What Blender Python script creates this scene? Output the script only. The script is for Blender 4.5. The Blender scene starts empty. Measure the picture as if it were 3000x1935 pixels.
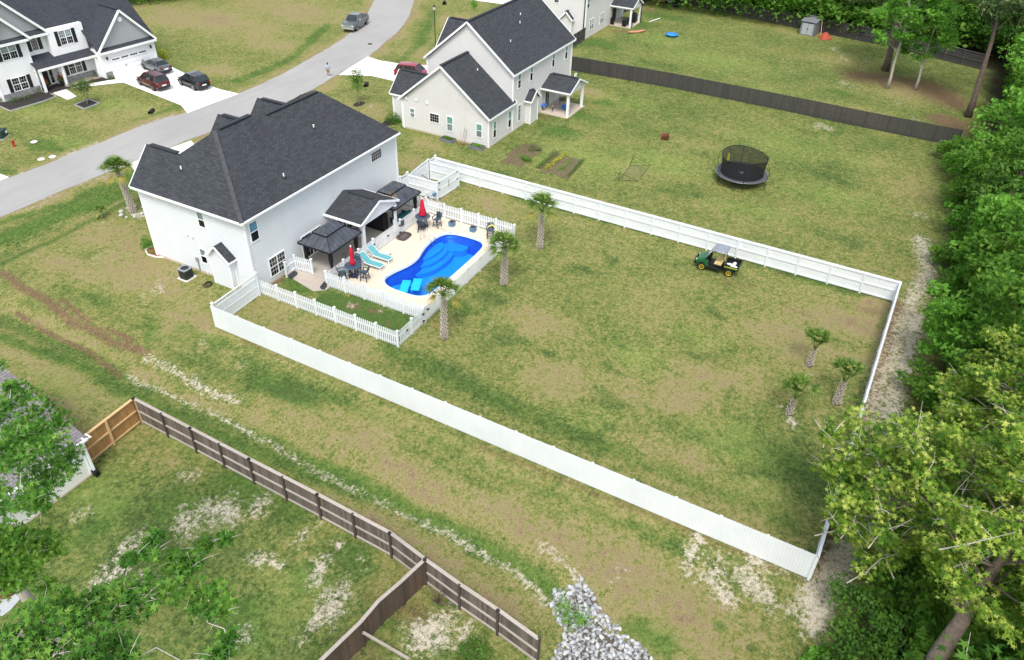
import bpy, math, random
import numpy as np
from mathutils import Vector, Matrix, Euler
random.seed(7); RNG = np.random.default_rng(7)
scene = bpy.context.scene
COL = scene.collection
R = math.radians; PI = math.pi

# ------------------------------------------------------------------ camera
# lot axes: x runs along the street, y towards the street, origin at the back corner of the pool house
TH = R(62.3)
def w2l(v):                       # survey axes -> lot axes
    x, y = v[0]+18.856, v[1]-47.364
    return Vector((x*math.cos(TH)+y*math.sin(TH), -x*math.sin(TH)+y*math.cos(TH), v[2]))
def rotl(v): return Vector((v[0]*math.cos(TH)+v[1]*math.sin(TH), -v[0]*math.sin(TH)+v[1]*math.cos(TH), v[2]))
FPX, PITCH, ROLL, HC = 2275.0, R(36.69), R(1.568), 32.52
fw = Vector((0, math.cos(PITCH), -math.sin(PITCH))); rt = Vector((1, 0, 0)); up = rt.cross(fw)
rt2 = rt*math.cos(ROLL)+up*math.sin(ROLL); up2 = -rt*math.sin(ROLL)+up*math.cos(ROLL)
fw, rt2, up2 = rotl(fw), rotl(rt2), rotl(up2)
CAMP = w2l((0, 0, HC))
cd = bpy.data.cameras.new('camera'); cam = bpy.data.objects.new('camera', cd); COL.objects.link(cam)
cam.matrix_world = Matrix(((rt2.x, up2.x, -fw.x, CAMP.x), (rt2.y, up2.y, -fw.y, CAMP.y), (rt2.z, up2.z, -fw.z, CAMP.z), (0, 0, 0, 1)))
cd.sensor_width = 36; cd.lens = 36*FPX/3000; cd.clip_end = 3000; cd.clip_start = 0.5
scene.camera = cam
def G(px, py, z=0.0):             # survey: ground point seen at a photo pixel
    d = fw*FPX+rt2*(px-1500)+up2*(967.5-py); s = (z-HC)/d.z
    return CAMP+d*s

# ------------------------------------------------------------------ light
world = bpy.data.worlds.new('World'); scene.world = world; world.use_nodes = True
nt = world.node_tree; bg = nt.nodes['Background']
sky = nt.nodes.new('ShaderNodeTexSky'); sky.sky_type = 'NISHITA'; sky.sun_disc = False
SUN_EL, SUN_AZ = R(58), R(205)    # direction towards the sun, lot axes, measured from +x
sky.sun_elevation = SUN_EL; sky.sun_rotation = PI/2-SUN_AZ; sky.altitude = 100; sky.air_density = 1.0; sky.dust_density = 3.0; sky.ozone_density = 1.0
hsky = nt.nodes.new('ShaderNodeHueSaturation'); hsky.inputs['Saturation'].default_value = 0.5   # high thin cloud greys the sky
nt.links.new(sky.outputs[0], hsky.inputs['Color']); nt.links.new(hsky.outputs[0], bg.inputs[0]); bg.inputs[1].default_value = 0.15
sl = bpy.data.lights.new('sun', 'SUN'); sun = bpy.data.objects.new('sun', sl); COL.objects.link(sun)
sl.energy = 1.15; sl.angle = R(16); sl.color = (1.0, 0.95, 0.88)
sd = Vector((math.cos(SUN_EL)*math.cos(SUN_AZ), math.cos(SUN_EL)*math.sin(SUN_AZ), math.sin(SUN_EL)))
sun.rotation_euler = sd.to_track_quat('Z', 'Y').to_euler()
vs = scene.view_settings; vs.view_transform = 'Standard'; vs.look = 'None'; vs.gamma = 1.0; vs.exposure = 0.92
scene.cycles.max_bounces = 6; scene.cycles.transparent_max_bounces = 16; scene.cycles.diffuse_bounces = 3
scene.cycles.glossy_bounces = 3; scene.cycles.transmission_bounces = 4

# ------------------------------------------------------------------ materials
def lin(c):
    if isinstance(c, str):
        c = tuple(int(c[i:i+2], 16)/255 for i in (0, 2, 4))
    return tuple(((v/12.92) if v <= .04045 else ((v+.055)/1.055)**2.4) for v in c)
class NT:
    def __init__(s, name):
        s.m = bpy.data.materials.new(name); s.m.use_nodes = True; s.t = s.m.node_tree
        s.b = s.t.nodes['Principled BSDF']; s.out = s.t.nodes['Material Output']
    def n(s, typ, **kw):
        x = s.t.nodes.new('ShaderNode'+typ)
        for k, v in kw.items():
            if k.startswith('i_'): x.inputs[k[2:].replace('_', ' ')].default_value = v
            else: setattr(x, k, v)
        return x
    def l(s, a, b): s.t.links.new(a, b)
    def noise(s, scale, detail=4, vec=None, rough=.55, dist=0):
        x = s.n('TexNoise'); x.inputs['Scale'].default_value = scale; x.inputs['Detail'].default_value = detail
        x.inputs['Roughness'].default_value = rough; x.inputs['Distortion'].default_value = dist
        if vec is not None: s.l(vec, x.inputs['Vector'])
        return x.outputs['Fac']
    def ramp(s, fac, a, b, lo=0., hi=1.):
        x = s.n('MapRange'); x.clamp = True
        x.inputs['From Min'].default_value = a; x.inputs['From Max'].default_value = b
        x.inputs['To Min'].default_value = lo; x.inputs['To Max'].default_value = hi
        s.l(fac, x.inputs['Value']); return x.outputs['Result']
    def math(s, op, a, b=None, clamp=False):
        x = s.n('Math', operation=op); x.use_clamp = clamp
        for i, v in enumerate((a, b)):
            if v is None: continue
            if isinstance(v, (int, float)): x.inputs[i].default_value = v
            else: s.l(v, x.inputs[i])
        return x.outputs[0]
    def mix(s, fac, a, b, mode='MIX'):
        x = s.n('MixRGB', blend_type=mode)
        for i, v in enumerate((fac, a, b)):
            if isinstance(v, (int, float)): x.inputs[i].default_value = v
            elif isinstance(v, tuple): x.inputs[i].default_value = (*v[:3], 1)
            else: s.l(v, x.inputs[i])
        return x.outputs[0]
    def bump(s, h, strength=.3, dist=.02, normal=None):
        x = s.n('Bump'); x.inputs['Strength'].default_value = strength; x.inputs['Distance'].default_value = dist
        s.l(h, x.inputs['Height'])
        if normal is not None: s.l(normal, x.inputs['Normal'])
        s.l(x.outputs[0], s.b.inputs['Normal']); return x.outputs[0]
    def pos(s): return s.n('NewGeometry').outputs['Position']
    def uv(s): return s.n('UVMap').outputs[0]
    def mapv(s, vec, scale=(1, 1, 1), loc=(0, 0, 0), rot=(0, 0, 0)):
        x = s.n('Mapping'); x.inputs['Scale'].default_value = scale; x.inputs['Location'].default_value = loc; x.inputs['Rotation'].default_value = rot
        s.l(vec, x.inputs['Vector']); return x.outputs[0]
def plain(name, c, rough=.6, metal=0., var=.12, scale=3., coat=0., spec=.5, bump=0.):
    t = NT(name); c = lin(c)
    f = t.noise(scale, 5, t.pos())
    v = t.ramp(f, .3, .7, 1-var, 1+var)
    hs = t.n('HueSaturation'); hs.inputs['Color'].default_value = (*c, 1); t.l(v, hs.inputs['Value'])
    t.l(hs.outputs[0], t.b.inputs['Base Color'])
    t.b.inputs['Roughness'].default_value = rough; t.b.inputs['Metallic'].default_value = metal
    t.b.inputs['Coat Weight'].default_value = coat; t.b.inputs['Specular IOR Level'].default_value = spec
    if bump: t.bump(t.noise(scale*8, 4, t.pos()), bump, .01)
    return t.m
def siding(name, c, exposure=.2, vertical=False, grime=.06):
    t = NT(name); c = lin(c); uv = t.uv(); sp = t.n('SeparateXYZ'); t.l(uv, sp.inputs[0])
    ax = sp.outputs[0] if vertical else sp.outputs[1]
    fr = t.math('FRACT', t.math('DIVIDE', ax, exposure if not vertical else .3))
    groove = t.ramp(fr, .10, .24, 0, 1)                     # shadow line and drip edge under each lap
    h = t.math('MULTIPLY', t.math('SUBTRACT', 1.0, fr) if not vertical else groove, 1.0)
    n1 = t.noise(.7, 5, t.pos()); n2 = t.noise(.9, 5, t.mapv(t.pos(), (1, 1, .15)))
    base = t.mix(t.ramp(n1, .35, .8, 0, 1), tuple(c), tuple(v*(1-grime) for v in c)); base = t.mix(t.ramp(n2, .5, .8, 0, .5), base, tuple(v*k for v, k in zip(c, (.88, .89, .86))))
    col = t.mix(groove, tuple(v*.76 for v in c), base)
    t.l(col, t.b.inputs['Base Color']); t.b.inputs['Roughness'].default_value = .55
    t.bump(h, .6, .014)
    return t.m
def shingle(name, c1, c2, rough=.95):
    t = NT(name); uv = t.uv(); br = t.n('TexBrick')
    t.l(uv, br.inputs['Vector']); br.inputs['Scale'].default_value = 1.0
    br.inputs['Brick Width'].default_value = .36; br.inputs['Row Height'].default_value = .16; br.inputs['Mortar Size'].default_value = .016
    br.inputs['Mortar Smooth'].default_value = .3; br.inputs['Bias'].default_value = 0
    br.inputs['Color1'].default_value = (*lin(c1), 1); br.inputs['Color2'].default_value = (*lin(c2), 1)
    br.inputs['Mortar'].default_value = (*[v*.42 for v in lin(c1)], 1)
    f = t.noise(40, 3, uv); f2 = t.noise(.5, 4, t.pos())
    c = t.mix(t.ramp(f, .3, .7, 0, .35), br.outputs[0], lin(c2))
    c = t.mix(t.ramp(f2, .3, .75, 0, .12), c, tuple(v*1.35 for v in lin(c2)))
    t.l(c, t.b.inputs['Base Color']); t.b.inputs['Roughness'].default_value = rough; t.b.inputs['Specular IOR Level'].default_value = .25
    t.bump(br.outputs['Fac'], -.4, .015)
    return t.m
def boards(name, c, width=.14, rough=.85, var=.32, grain=.8):
    t = NT(name); uv = t.uv(); sp = t.n('SeparateXYZ'); t.l(uv, sp.inputs[0])
    g = t.n('NewGeometry').outputs['Random Per Island']
    gr = t.noise(3, 6, t.mapv(uv, (14, .8, 1)), .6, 1.5)
    bl = t.noise(1.2, 4, t.pos())
    v = t.math('ADD', t.ramp(g, 0, 1, 1-var, 1+var), t.ramp(gr, .3, .7, -grain*.35, grain*.35))
    hs = t.n('HueSaturation'); t.l(t.mix(t.ramp(bl, .4, .8, 0, .5), lin(c), tuple(x*.75 for x in lin(c))), hs.inputs['Color']); t.l(v, hs.inputs['Value'])
    t.l(hs.outputs[0], t.b.inputs['Base Color']); t.b.inputs['Roughness'].default_value = rough
    t.bump(gr, .3, .004)
    return t.m
def glass(name, c, rough=.08):
    t = NT(name); f = t.noise(.9, 3, t.pos())
    t.l(t.mix(t.ramp(f, .35, .65), tuple(lin(c)), tuple(v*.5 for v in lin(c))), t.b.inputs['Base Color'])
    t.b.inputs['Roughness'].default_value = rough; t.b.inputs['Specular IOR Level'].default_value = .6
    return t.m
def leafmat(name, cols, trans=.35, scale=.5):
    t = NT(name); g = t.n('NewGeometry'); rnd = g.outputs['Random Per Island']
    cr = t.n('ValToRGB'); e = cr.color_ramp.elements
    cs = [lin(c) for c in cols]
    e[0].position = 0; e[0].color = (*cs[0], 1); e[1].position = 1; e[1].color = (*cs[-1], 1)
    for i in range(1, len(cs)-1):
        x = e.new(i/(len(cs)-1)); x.color = (*cs[i], 1)
    f = t.ramp(t.noise(scale, 3, g.outputs['Position']), .38, .64)
    t.l(t.math('ADD', t.math('MULTIPLY', f, .5), t.math('MULTIPLY', rnd, .5)), cr.inputs[0])
    t.l(cr.outputs[0], t.b.inputs['Base Color']); t.b.inputs['Roughness'].default_value = .6; t.b.inputs['Specular IOR Level'].default_value = .25
    tr = t.n('BsdfTranslucent'); t.l(cr.outputs[0], tr.inputs[0]); mx = t.n('MixShader'); mx.inputs[0].default_value = trans
    t.l(t.b.outputs[0], mx.inputs[1]); t.l(tr.outputs[0], mx.inputs[2]); t.l(mx.outputs[0], t.out.inputs[0])
    return t.m
def concrete(name, c, slab=0., stain=.12, joint=.7):
    t = NT(name); c = lin(c); uv = t.uv(); f = t.noise(.35, 6, t.pos()); f2 = t.noise(18, 4, t.pos())
    col = t.mix(t.ramp(f, .3, .7), tuple(v*(1-stain) for v in c), c)
    col = t.mix(t.ramp(f2, .3, .7, 0, .25), col, tuple(v*.82 for v in c))
    if slab:
        br = t.n('TexBrick'); br.offset = 0; t.l(uv, br.inputs['Vector']); br.inputs['Scale'].default_value = 1
        br.inputs['Brick Width'].default_value = slab; br.inputs['Row Height'].default_value = slab; br.inputs['Mortar Size'].default_value = .012
        col = t.mix(br.outputs['Fac'], col, tuple(v*joint for v in c)); t.bump(br.outputs['Fac'], -.3, .01)
    t.l(col, t.b.inputs['Base Color']); t.b.inputs['Roughness'].default_value = .85
    return t.m

M = {}
M['side_white'] = siding('side_white', 'dfe4e7'); M['side_cream'] = siding('side_cream', 'd9d8d5'); M['side_bright'] = siding('side_bright', 'f3f5f6')
M['side_ivory'] = siding('side_ivory', 'e6e6de', .17); M['side_grey'] = siding('side_grey', 'a4a7aa', vertical=True)
M['trim'] = plain('trim', 'ecefef', .5, var=.03, scale=1); M['vinyl'] = plain('vinyl', 'e1e6e8', .4, var=.05, scale=.5)
M['shingle'] = shingle('shingle', '323539', '45494d'); M['shingle_c'] = shingle('shingle_c', '35383e', '43474d'); M['shingle_e'] = shingle('shingle_e', '6a666a', '8a8587')
M['ridge'] = plain('ridge', '2f3339', .95, var=.2, scale=8); M['ridgehip'] = plain('ridgehip', '45464a', .95, var=.25, scale=4)
M['glass_dark'] = glass('glass_dark', '14171a'); M['glass_teal'] = glass('glass_teal', '7fb5aa', .25); M['glass_blue'] = glass('glass_blue', '5f93ab', .2)
M['glass_grey'] = glass('glass_grey', '8d9ba0', .2); M['black'] = plain('black', '17181b', .5); M['shutter'] = plain('shutter', '16161f', .5)
M['stone'] = None
M['metal_black'] = plain('metal_black', '191b1f', .4, .3); M['rubber'] = plain('rubber', '1b1b1c', .85, bump=.3); M['chrome'] = plain('chrome', 'd9dcdf', .25, .9, var=.05)
M['wood_grey'] = boards('wood_grey', '665d55'); M['wood_top'] = boards('wood_top', 'aaa197', var=.1); M['wood_post'] = boards('wood_post', '4a423c', var=.1)
M['wood_new'] = boards('wood_new', 'a9814f', var=.14); M['wood_newlight'] = boards('wood_newlight', 'cfae7e', var=.08)
M['wood_dark'] = boards('wood_dark', '403e3d', var=.14); M['wood_darkrail'] = boards('wood_darkrail', '504e4c', var=.1); M['wood_brown'] = boards('wood_brown', '59493d', var=.2)
M['gaz_roof'] = None
M['curtain'] = plain('curtain', '131418', .9); M['navy'] = plain('navy', '2a3a4c', .55, var=.15); M['navy_top'] = plain('navy_top', '3d5063', .5)
M['red_fabric'] = plain('red_fabric', 'c0132f', .8, var=.1, scale=6); M['teal_fabric'] = plain('teal_fabric', '5fa3a8', .8); M['teal_dark'] = plain('teal_dark', '0f5e62', .8)
M['white_frame'] = plain('white_frame', 'f0f1f1', .4, var=.02); M['float'] = plain('float', '0cb6f0', .5, var=.06); M['planter_blue'] = plain('planter_blue', '4d7896', .5)
M['planter_navy'] = plain('planter_navy', '35475a', .5); M['soil'] = plain('soil', '3a2d26', .95, var=.3, scale=12, bump=.5); M['bed_fabric'] = plain('bed_fabric', '4a4444', .9); M['bed_in'] = plain('bed_in', '5f5856', .9)
M['noodle'] = plain('noodle', 'efe07a', .7); M['hose'] = plain('hose', '8d8d86', .6); M['orange_hose'] = plain('orange_hose', 'b0794a', .7)
M['palm_leaf'] = leafmat('palm_leaf', ['34521f', '5c7d32', '9db058'], .3, 5.); M['palm_dry'] = leafmat('palm_dry', ['8c8a3a', 'b0a452'], .25, 2.)
M['palm_trunk'] = None
M['bark'] = plain('bark', '85776a', .95, var=.3, scale=5, bump=.8); M['bark_light'] = plain('bark_light', 'a39c90', .9, var=.2, scale=6, bump=.5); M['bark_dark'] = plain('bark_dark', '5f524a', .95, var=.3, scale=4, bump=.8); M['twig'] = plain('twig', 'b7b1a5', .9)
M['leaf_yg'] = leafmat('leaf_yg', ['385c1c', '557f28', '86a83a', 'b9c85c', 'd8da84'], .45, 1.1); M['leaf_mid'] = leafmat('leaf_mid', ['3f6b22', '5f8f2f', '8bb048'], .5, .5)
M['leaf_dark'] = leafmat('leaf_dark', ['345a22', '4b7a2b', '6c9a3c'], .45, .45); M['leaf_fresh'] = leafmat('leaf_fresh', ['4a7c26', '6fa83a', '9fce5c'], .5, .6)
M['leaf_pine'] = leafmat('leaf_pine', ['40592f', '5d7543', '7e8c55'], .35, .6); M['leaf_gum'] = leafmat('leaf_gum', ['35601f', '568a30', '8db34c'], .42, 1.2); M['leaf_shrub'] = leafmat('leaf_shrub', ['3c6022', '4f7a2a', '6d9138'], .3, .7)
M['leaf_yellow'] = leafmat('leaf_yellow', ['9da52e', 'c4c83f'], .3, 2); M['leaf_bed'] = leafmat('leaf_bed', ['3f5a2a', '5d7a3c'], .2, 2); M['flower_red'] = leafmat('flower_red', ['b8402a', 'd86a4a'], .2, 2); M['leaf_orange'] = leafmat('leaf_orange', ['c58a3c', 'd99a3a'], .3, 2)
M['concrete_drive'] = concrete('concrete_drive', 'f2efe8', 3.0, .05, .88); M['pool_deck'] = concrete('pool_deck', 'dccdb8', 3.3, .1, .86); M['patio'] = concrete('patio', 'b5afa4', 2.4, .12, .8); M['pavers'] = concrete('pavers', 'b9aea2', .6, .15, .72)
M['slab'] = concrete('slab', 'c9bcab', 3.0, .15, .8)
M['mulch'] = plain('mulch', '2c2826', .95, var=.4, scale=14, bump=.6); M['mulch_red'] = plain('mulch_red', '8a5136', .95, var=.3, scale=12, bump=.6); M['edging'] = plain('edging', '9fa0a0', .8); M['edging_white'] = plain('edging_white', 'd9d5cf', .8)
M['rock'] = plain('rock', 'aeb0b0', .85, var=.35, scale=6, bump=.5); M['rock_small'] = plain('rock_small', '8b8d8e', .9, var=.3, scale=9, bump=.5); M['rust'] = plain('rust', '6a3a26', .8, var=.4, scale=6); M['skin'] = plain('skin', 'a8745c', .6, var=.05); M['hair'] = plain('hair', '3a2c22', .8)
M['shirt'] = plain('shirt', 'a9c8e6', .9, var=.3, scale=9); M['shorts'] = plain('shorts', '8f8160', .9); M['shoe'] = plain('shoe', 'f2f2f2', .6)
M['blue_plastic'] = plain('blue_plastic', '1f72c8', .4); M['water_small'] = plain('water_small', '4a97c8', .1, var=.1); M['blue_bin'] = plain('blue_bin', '1c3f7c', .5); M['tarp_red'] = plain('tarp_red', 'a34a35', .8, var=.12, scale=3)
M['shed_grey'] = plain('shed_grey', '73767b', .7); M['shed_door'] = plain('shed_door', 'a2a7ab', .6); M['kayak'] = plain('kayak', 'c08a68', .5); M['hydrant'] = plain('hydrant', 'b0202c', .5); M['green_box'] = plain('green_box', '1f3a30', .6)
M['pink'] = plain('pink', 'c06a80', .5); M['bike_teal'] = plain('bike_teal', '86b3bb', .4); M['steel'] = plain('steel', 'b9bdc0', .35, .7); M['pad_grey'] = plain('pad_grey', '4b4f53', .8); M['lawn_green'] = plain('jd_green', '1b5a2d', .4, coat=.3); M['jd_yellow'] = plain('jd_yellow', 'e3c93a', .4)
M['seat_tan'] = plain('seat_tan', 'cdb77c', .7); M['grey_plastic'] = plain('grey_plastic', '868e95', .5); M['lamp_glass'] = plain('lamp_glass', 'c9ccc8', .2)
for nme, c in dict(paint_red=('5c121c'), paint_black=('0e1114'), paint_grey=('596064'), paint_silver=('59615f'), paint_cherry=('a5142a')).items():
    M[nme] = plain(nme, c, .28, .35, var=.04, coat=.8)
M['glass_car'] = glass('glass_car', '30393c', .05); M['tail'] = plain('tail', '701018', .2); M['plate'] = plain('plate', 'e2e2e2', .5)
def _stone():
    t = NT('stone'); uv = t.uv(); v = t.n('TexVoronoi'); t.l(t.mapv(uv, (2.2, 5, 1)), v.inputs['Vector'])
    c = t.n('ValToRGB'); c.color_ramp.elements[0].color = (*lin('55585e'), 1); c.color_ramp.elements[1].color = (*lin('b4b2b2'), 1)
    sp = t.n('SeparateColor'); t.l(v.outputs['Color'], sp.inputs[0]); t.l(sp.outputs[0], c.inputs[0]); t.l(c.outputs[0], t.b.inputs['Base Color'])
    t.b.inputs['Roughness'].default_value = .9; t.bump(v.outputs['Distance'], .8, .04); return t.m
M['stone'] = _stone()
def _gaz():                        # painted steel panels with standing seams and a few rust stains
    t = NT('gazebo_roof'); uv = t.uv(); sp = t.n('SeparateXYZ'); t.l(uv, sp.inputs[0])
    fr = t.math('FRACT', t.math('DIVIDE', sp.outputs[0], .42)); seam = t.ramp(fr, .05, .16, 1, 0)
    f = t.ramp(t.noise(.9, 3, t.pos(), .5), .60, .70, 0, .7); f2 = t.noise(1.5, 5, t.pos())
    c = t.mix(t.ramp(f2, .3, .7), lin('3a3f46'), lin('565c63')); c = t.mix(f, c, lin('8f7350')); c = t.mix(seam, c, lin('1d2024'))
    t.l(c, t.b.inputs['Base Color']); t.b.inputs['Roughness'].default_value = .45; t.b.inputs['Metallic'].default_value = .2; t.bump(seam, .6, .02); return t.m
M['gaz_roof'] = _gaz()
def _ptrunk():
    t = NT('palm_trunk'); f = t.noise(6, 4, t.pos()); r = t.n('NewGeometry').outputs['Random Per Island']
    c = t.mix(t.ramp(f, .3, .7), lin('4a4038'), lin('7f7468')); c = t.mix(t.ramp(r, .3, 1, 0, .5), c, lin('b8aea0'))
    t.l(c, t.b.inputs['Base Color']); t.b.inputs['Roughness'].default_value = .95; t.bump(f, .5, .02); return t.m
M['palm_trunk'] = _ptrunk()
M['palm_boot'] = plain('palm_boot', 'c4bbae', .95, var=.25, scale=5)
def _road():
    t = NT('asphalt'); p = t.pos(); f = t.noise(.12, 6, p); f2 = t.noise(30, 3, p); f3 = t.noise(.8, 5, t.mapv(p, (.25, 1.6, 1)))
    c = t.mix(t.ramp(f, .3, .7), lin('99989500'[:6]), lin('a6a5a1')); c = t.mix(t.ramp(f2, .3, .7, 0, .22), c, lin('82817e')); c = t.mix(t.ramp(f3, .45, .75, 0, .5), c, lin('8d8c89'))
    t.l(c, t.b.inputs['Base Color']); t.b.inputs['Roughness'].default_value = .9; t.bump(f2, .2, .01); return t.m
M['road'] = _road()

# ------------------------------------------------------------------ mesh builder
class MB:
    def __init__(s): s.v = []; s.f = []; s.smooth = False
    def add(s, vs, fs):
        k = len(s.v); s.v += [tuple(p) for p in vs]; s.f += [tuple(i+k for i in f) for f in fs]; return s
    def box(s, x0, x1, y0, y1, z0, z1, mat=None):
        vs = [(x, y, z) for z in (z0, z1) for y in (y0, y1) for x in (x0, x1)]
        if mat is not None: vs = [tuple(mat@Vector(v)) for v in vs]
        return s.add(vs, [(0, 2, 3, 1), (4, 5, 7, 6), (0, 1, 5, 4), (1, 3, 7, 5), (3, 2, 6, 7), (2, 0, 4, 6)])
    def bar(s, p, q, w, h, upv=(0, 0, 1)):      # oriented box from p to q, w sideways, h along up, centred
        p, q = Vector(p), Vector(q); d = (q-p); L = d.length; d.normalize(); u = Vector(upv)
        sd = d.cross(u); sd = sd.normalized() if sd.length > 1e-6 else Vector((1, 0, 0)); u = sd.cross(d).normalized()
        m = Matrix(((d.x, sd.x, u.x, p.x), (d.y, sd.y, u.y, p.y), (d.z, sd.z, u.z, p.z), (0, 0, 0, 1)))
        return s.box(0, L, -w/2, w/2, -h/2, h/2, m)
    def poly(s, pts): return s.add(pts, [tuple(range(len(pts)))])
    def slab(s, pts, t):                         # polygon with thickness t hanging below
        n = len(pts); lo = [(p[0], p[1], p[2]-t) for p in pts]
        return s.add(list(pts)+lo, [tuple(range(n)), tuple(range(2*n-1, n-1, -1))]+[(i, i+n, (i+1) % n+n, (i+1) % n) for i in range(n)])
    def prism(s, pts2, z0, z1):
        n = len(pts2); return s.add([(p[0], p[1], z0) for p in pts2]+[(p[0], p[1], z1) for p in pts2], [tuple(range(n, 2*n)), tuple(range(n-1, -1, -1))]+[(i, (i+1) % n, (i+1) % n+n, i+n) for i in range(n)])
    def tube(s, pts, r, n=8, cap=True):
        pts = [Vector(p) for p in pts]; rs = r if isinstance(r, (list, tuple)) else [r]*len(pts); k = len(s.v); prev = None
        for i, p in enumerate(pts):
            d = (pts[min(i+1, len(pts)-1)]-pts[max(i-1, 0)]).normalized()
            if prev is None: a = d.orthogonal().normalized()
            else:
                a = prev-d*prev.dot(d); a = a.normalized() if a.length > 1e-5 else d.orthogonal().normalized()
            prev = a; b = d.cross(a)
            for j in range(n):
                t = 2*PI*j/n; s.v.append(tuple(p+(a*math.cos(t)+b*math.sin(t))*rs[i]))
        for i in range(len(pts)-1):
            for j in range(n):
                s.f.append((k+i*n+j, k+i*n+(j+1) % n, k+(i+1)*n+(j+1) % n, k+(i+1)*n+j))
        if cap: s.f.append(tuple(k+j for j in range(n-1, -1, -1))); s.f.append(tuple(k+(len(pts)-1)*n+j for j in range(n)))
        return s
    def lathe(s, prof, c=(0, 0, 0), n=20, sx=1, sy=1):   # prof [(r,z)]
        k = len(s.v)
        for r, z in prof:
            for j in range(n): t = 2*PI*j/n; s.v.append((c[0]+r*math.cos(t)*sx, c[1]+r*math.sin(t)*sy, c[2]+z))
        for i in range(len(prof)-1):
            for j in range(n): s.f.append((k+i*n+j, k+i*n+(j+1) % n, k+(i+1)*n+(j+1) % n, k+(i+1)*n+j))
        s.f.append(tuple(k+j for j in range(n-1, -1, -1))); s.f.append(tuple(k+(len(prof)-1)*n+j for j in range(n)))
        return s
    def cyl(s, p, q, r, n=14): return s.tube([p, q], r, n)
    def loft(s, rings, cap=True):                # rings: list of equal-length point lists
        k = len(s.v); n = len(rings[0])
        for r in rings: s.v += [tuple(p) for p in r]
        for i in range(len(rings)-1):
            for j in range(n): s.f.append((k+i*n+j, k+i*n+(j+1) % n, k+(i+1)*n+(j+1) % n, k+(i+1)*n+j))
        if cap: s.f.append(tuple(k+j for j in range(n-1, -1, -1))); s.f.append(tuple(k+(len(rings)-1)*n+j for j in range(n)))
        return s
    def sphere(s, c, r, n=10, m=7, sx=1, sy=1, sz=1):
        return s.lathe([(max(.002, r*math.sin(PI*i/m)), -r*sz*math.cos(PI*i/m)) for i in range(m+1)], c, n, sx, sy)
    def build(s, name, m, parent=None, smooth=None, uv=True, bevel=0):
        me = bpy.data.meshes.new(name); me.from_pydata(s.v, [], s.f); me.update()
        if uv and len(s.f):
            lay = me.uv_layers.new(name='UVMap'); co = np.array(s.v, float); out = np.zeros((len(me.loops), 2)); i = 0
            for p in me.polygons:
                nn = p.normal
                u = Vector((-nn.y, nn.x, 0)); u = u.normalized() if u.length > .05 else Vector((1, 0, 0)); w = nn.cross(u)
                U = np.array(u); W = np.array(w)
                for li in p.loop_indices:
                    q = co[me.loops[li].vertex_index]; out[li] = (q@U, q@W)
            lay.data.foreach_set('uv', out.ravel())
        if s.smooth if smooth is None else smooth:
            me.polygons.foreach_set('use_smooth', [True]*len(me.polygons))
        if isinstance(m, str): m = M[m]
        me.materials.append(m)
        o = bpy.data.objects.new(name, me); COL.objects.link(o)
        if parent is not None: o.parent = parent
        if bevel:
            b = o.modifiers.new('bevel', 'BEVEL'); b.width = bevel; b.segments = 2; b.limit_method = 'ANGLE'
        return o
def _islands(b):
    par = list(range(len(b.v)))
    def find(i):
        while par[i] != i: par[i] = par[par[i]]; i = par[i]
        return i
    for f in b.f:
        r = find(f[0])
        for i in f[1:]: par[find(i)] = r
    g = {}
    for f in b.f: g.setdefault(find(f[0]), []).append(f)
    out = []
    for fs in g.values():
        ids = sorted({i for f in fs for i in f}); m = {i: k for k, i in enumerate(ids)}; n = MB(); n.v = [b.v[i] for i in ids]; n.f = [tuple(m[i] for i in f) for f in fs]; out.append(n)
    return out
def _each(s, name, m, parent=None, **k):          # one object per separate piece
    o = None
    for n in _islands(s): o = n.build(name, m, parent, **k)
    return o
MB.each = _each
def npmesh(name, V, F, m, parent=None, smooth=False):   # V (n,3), F (k,c) same vertex count per face
    me = bpy.data.meshes.new(name); k, c = F.shape
    me.vertices.add(len(V)); me.vertices.foreach_set('co', V.astype(np.float32).ravel())
    me.loops.add(k*c); me.loops.foreach_set('vertex_index', F.astype(np.int32).ravel())
    me.polygons.add(k); me.polygons.foreach_set('loop_start', np.arange(k, dtype=np.int32)*c)
    if smooth: me.polygons.foreach_set('use_smooth', [True]*k)
    me.update(calc_edges=True); me.materials.append(M[m] if isinstance(m, str) else m)
    o = bpy.data.objects.new(name, me); COL.objects.link(o)
    if parent is not None: o.parent = parent
    return o
def tag(o, label, cat, group=None, kind=None):
    o['label'] = label
    if cat: o['category'] = cat
    if group: o['group'] = group
    if kind: o['kind'] = kind
    return o
def thing(name, label, cat, loc=(0, 0, 0), rz=0, group=None):
    o = bpy.data.objects.new(name, None); COL.objects.link(o); o.location = loc; o.rotation_euler = (0, 0, rz); o.empty_display_size = .2
    return tag(o, label, cat, group)
def struct(o): o['kind'] = 'structure'; return o
def copy_tree(o, parent=None):
    c = o.copy(); COL.objects.link(c); c.parent = parent
    for ch in list(o.children): copy_tree(ch, c)
    return c
def rep(o, loc, rz=None, label=None, sc=None):
    c = copy_tree(o); c.location = loc
    if rz is not None: c.rotation_euler = (0, 0, rz)
    if label: c['label'] = label
    if sc: c.scale = (sc, sc, sc)
    return c
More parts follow.
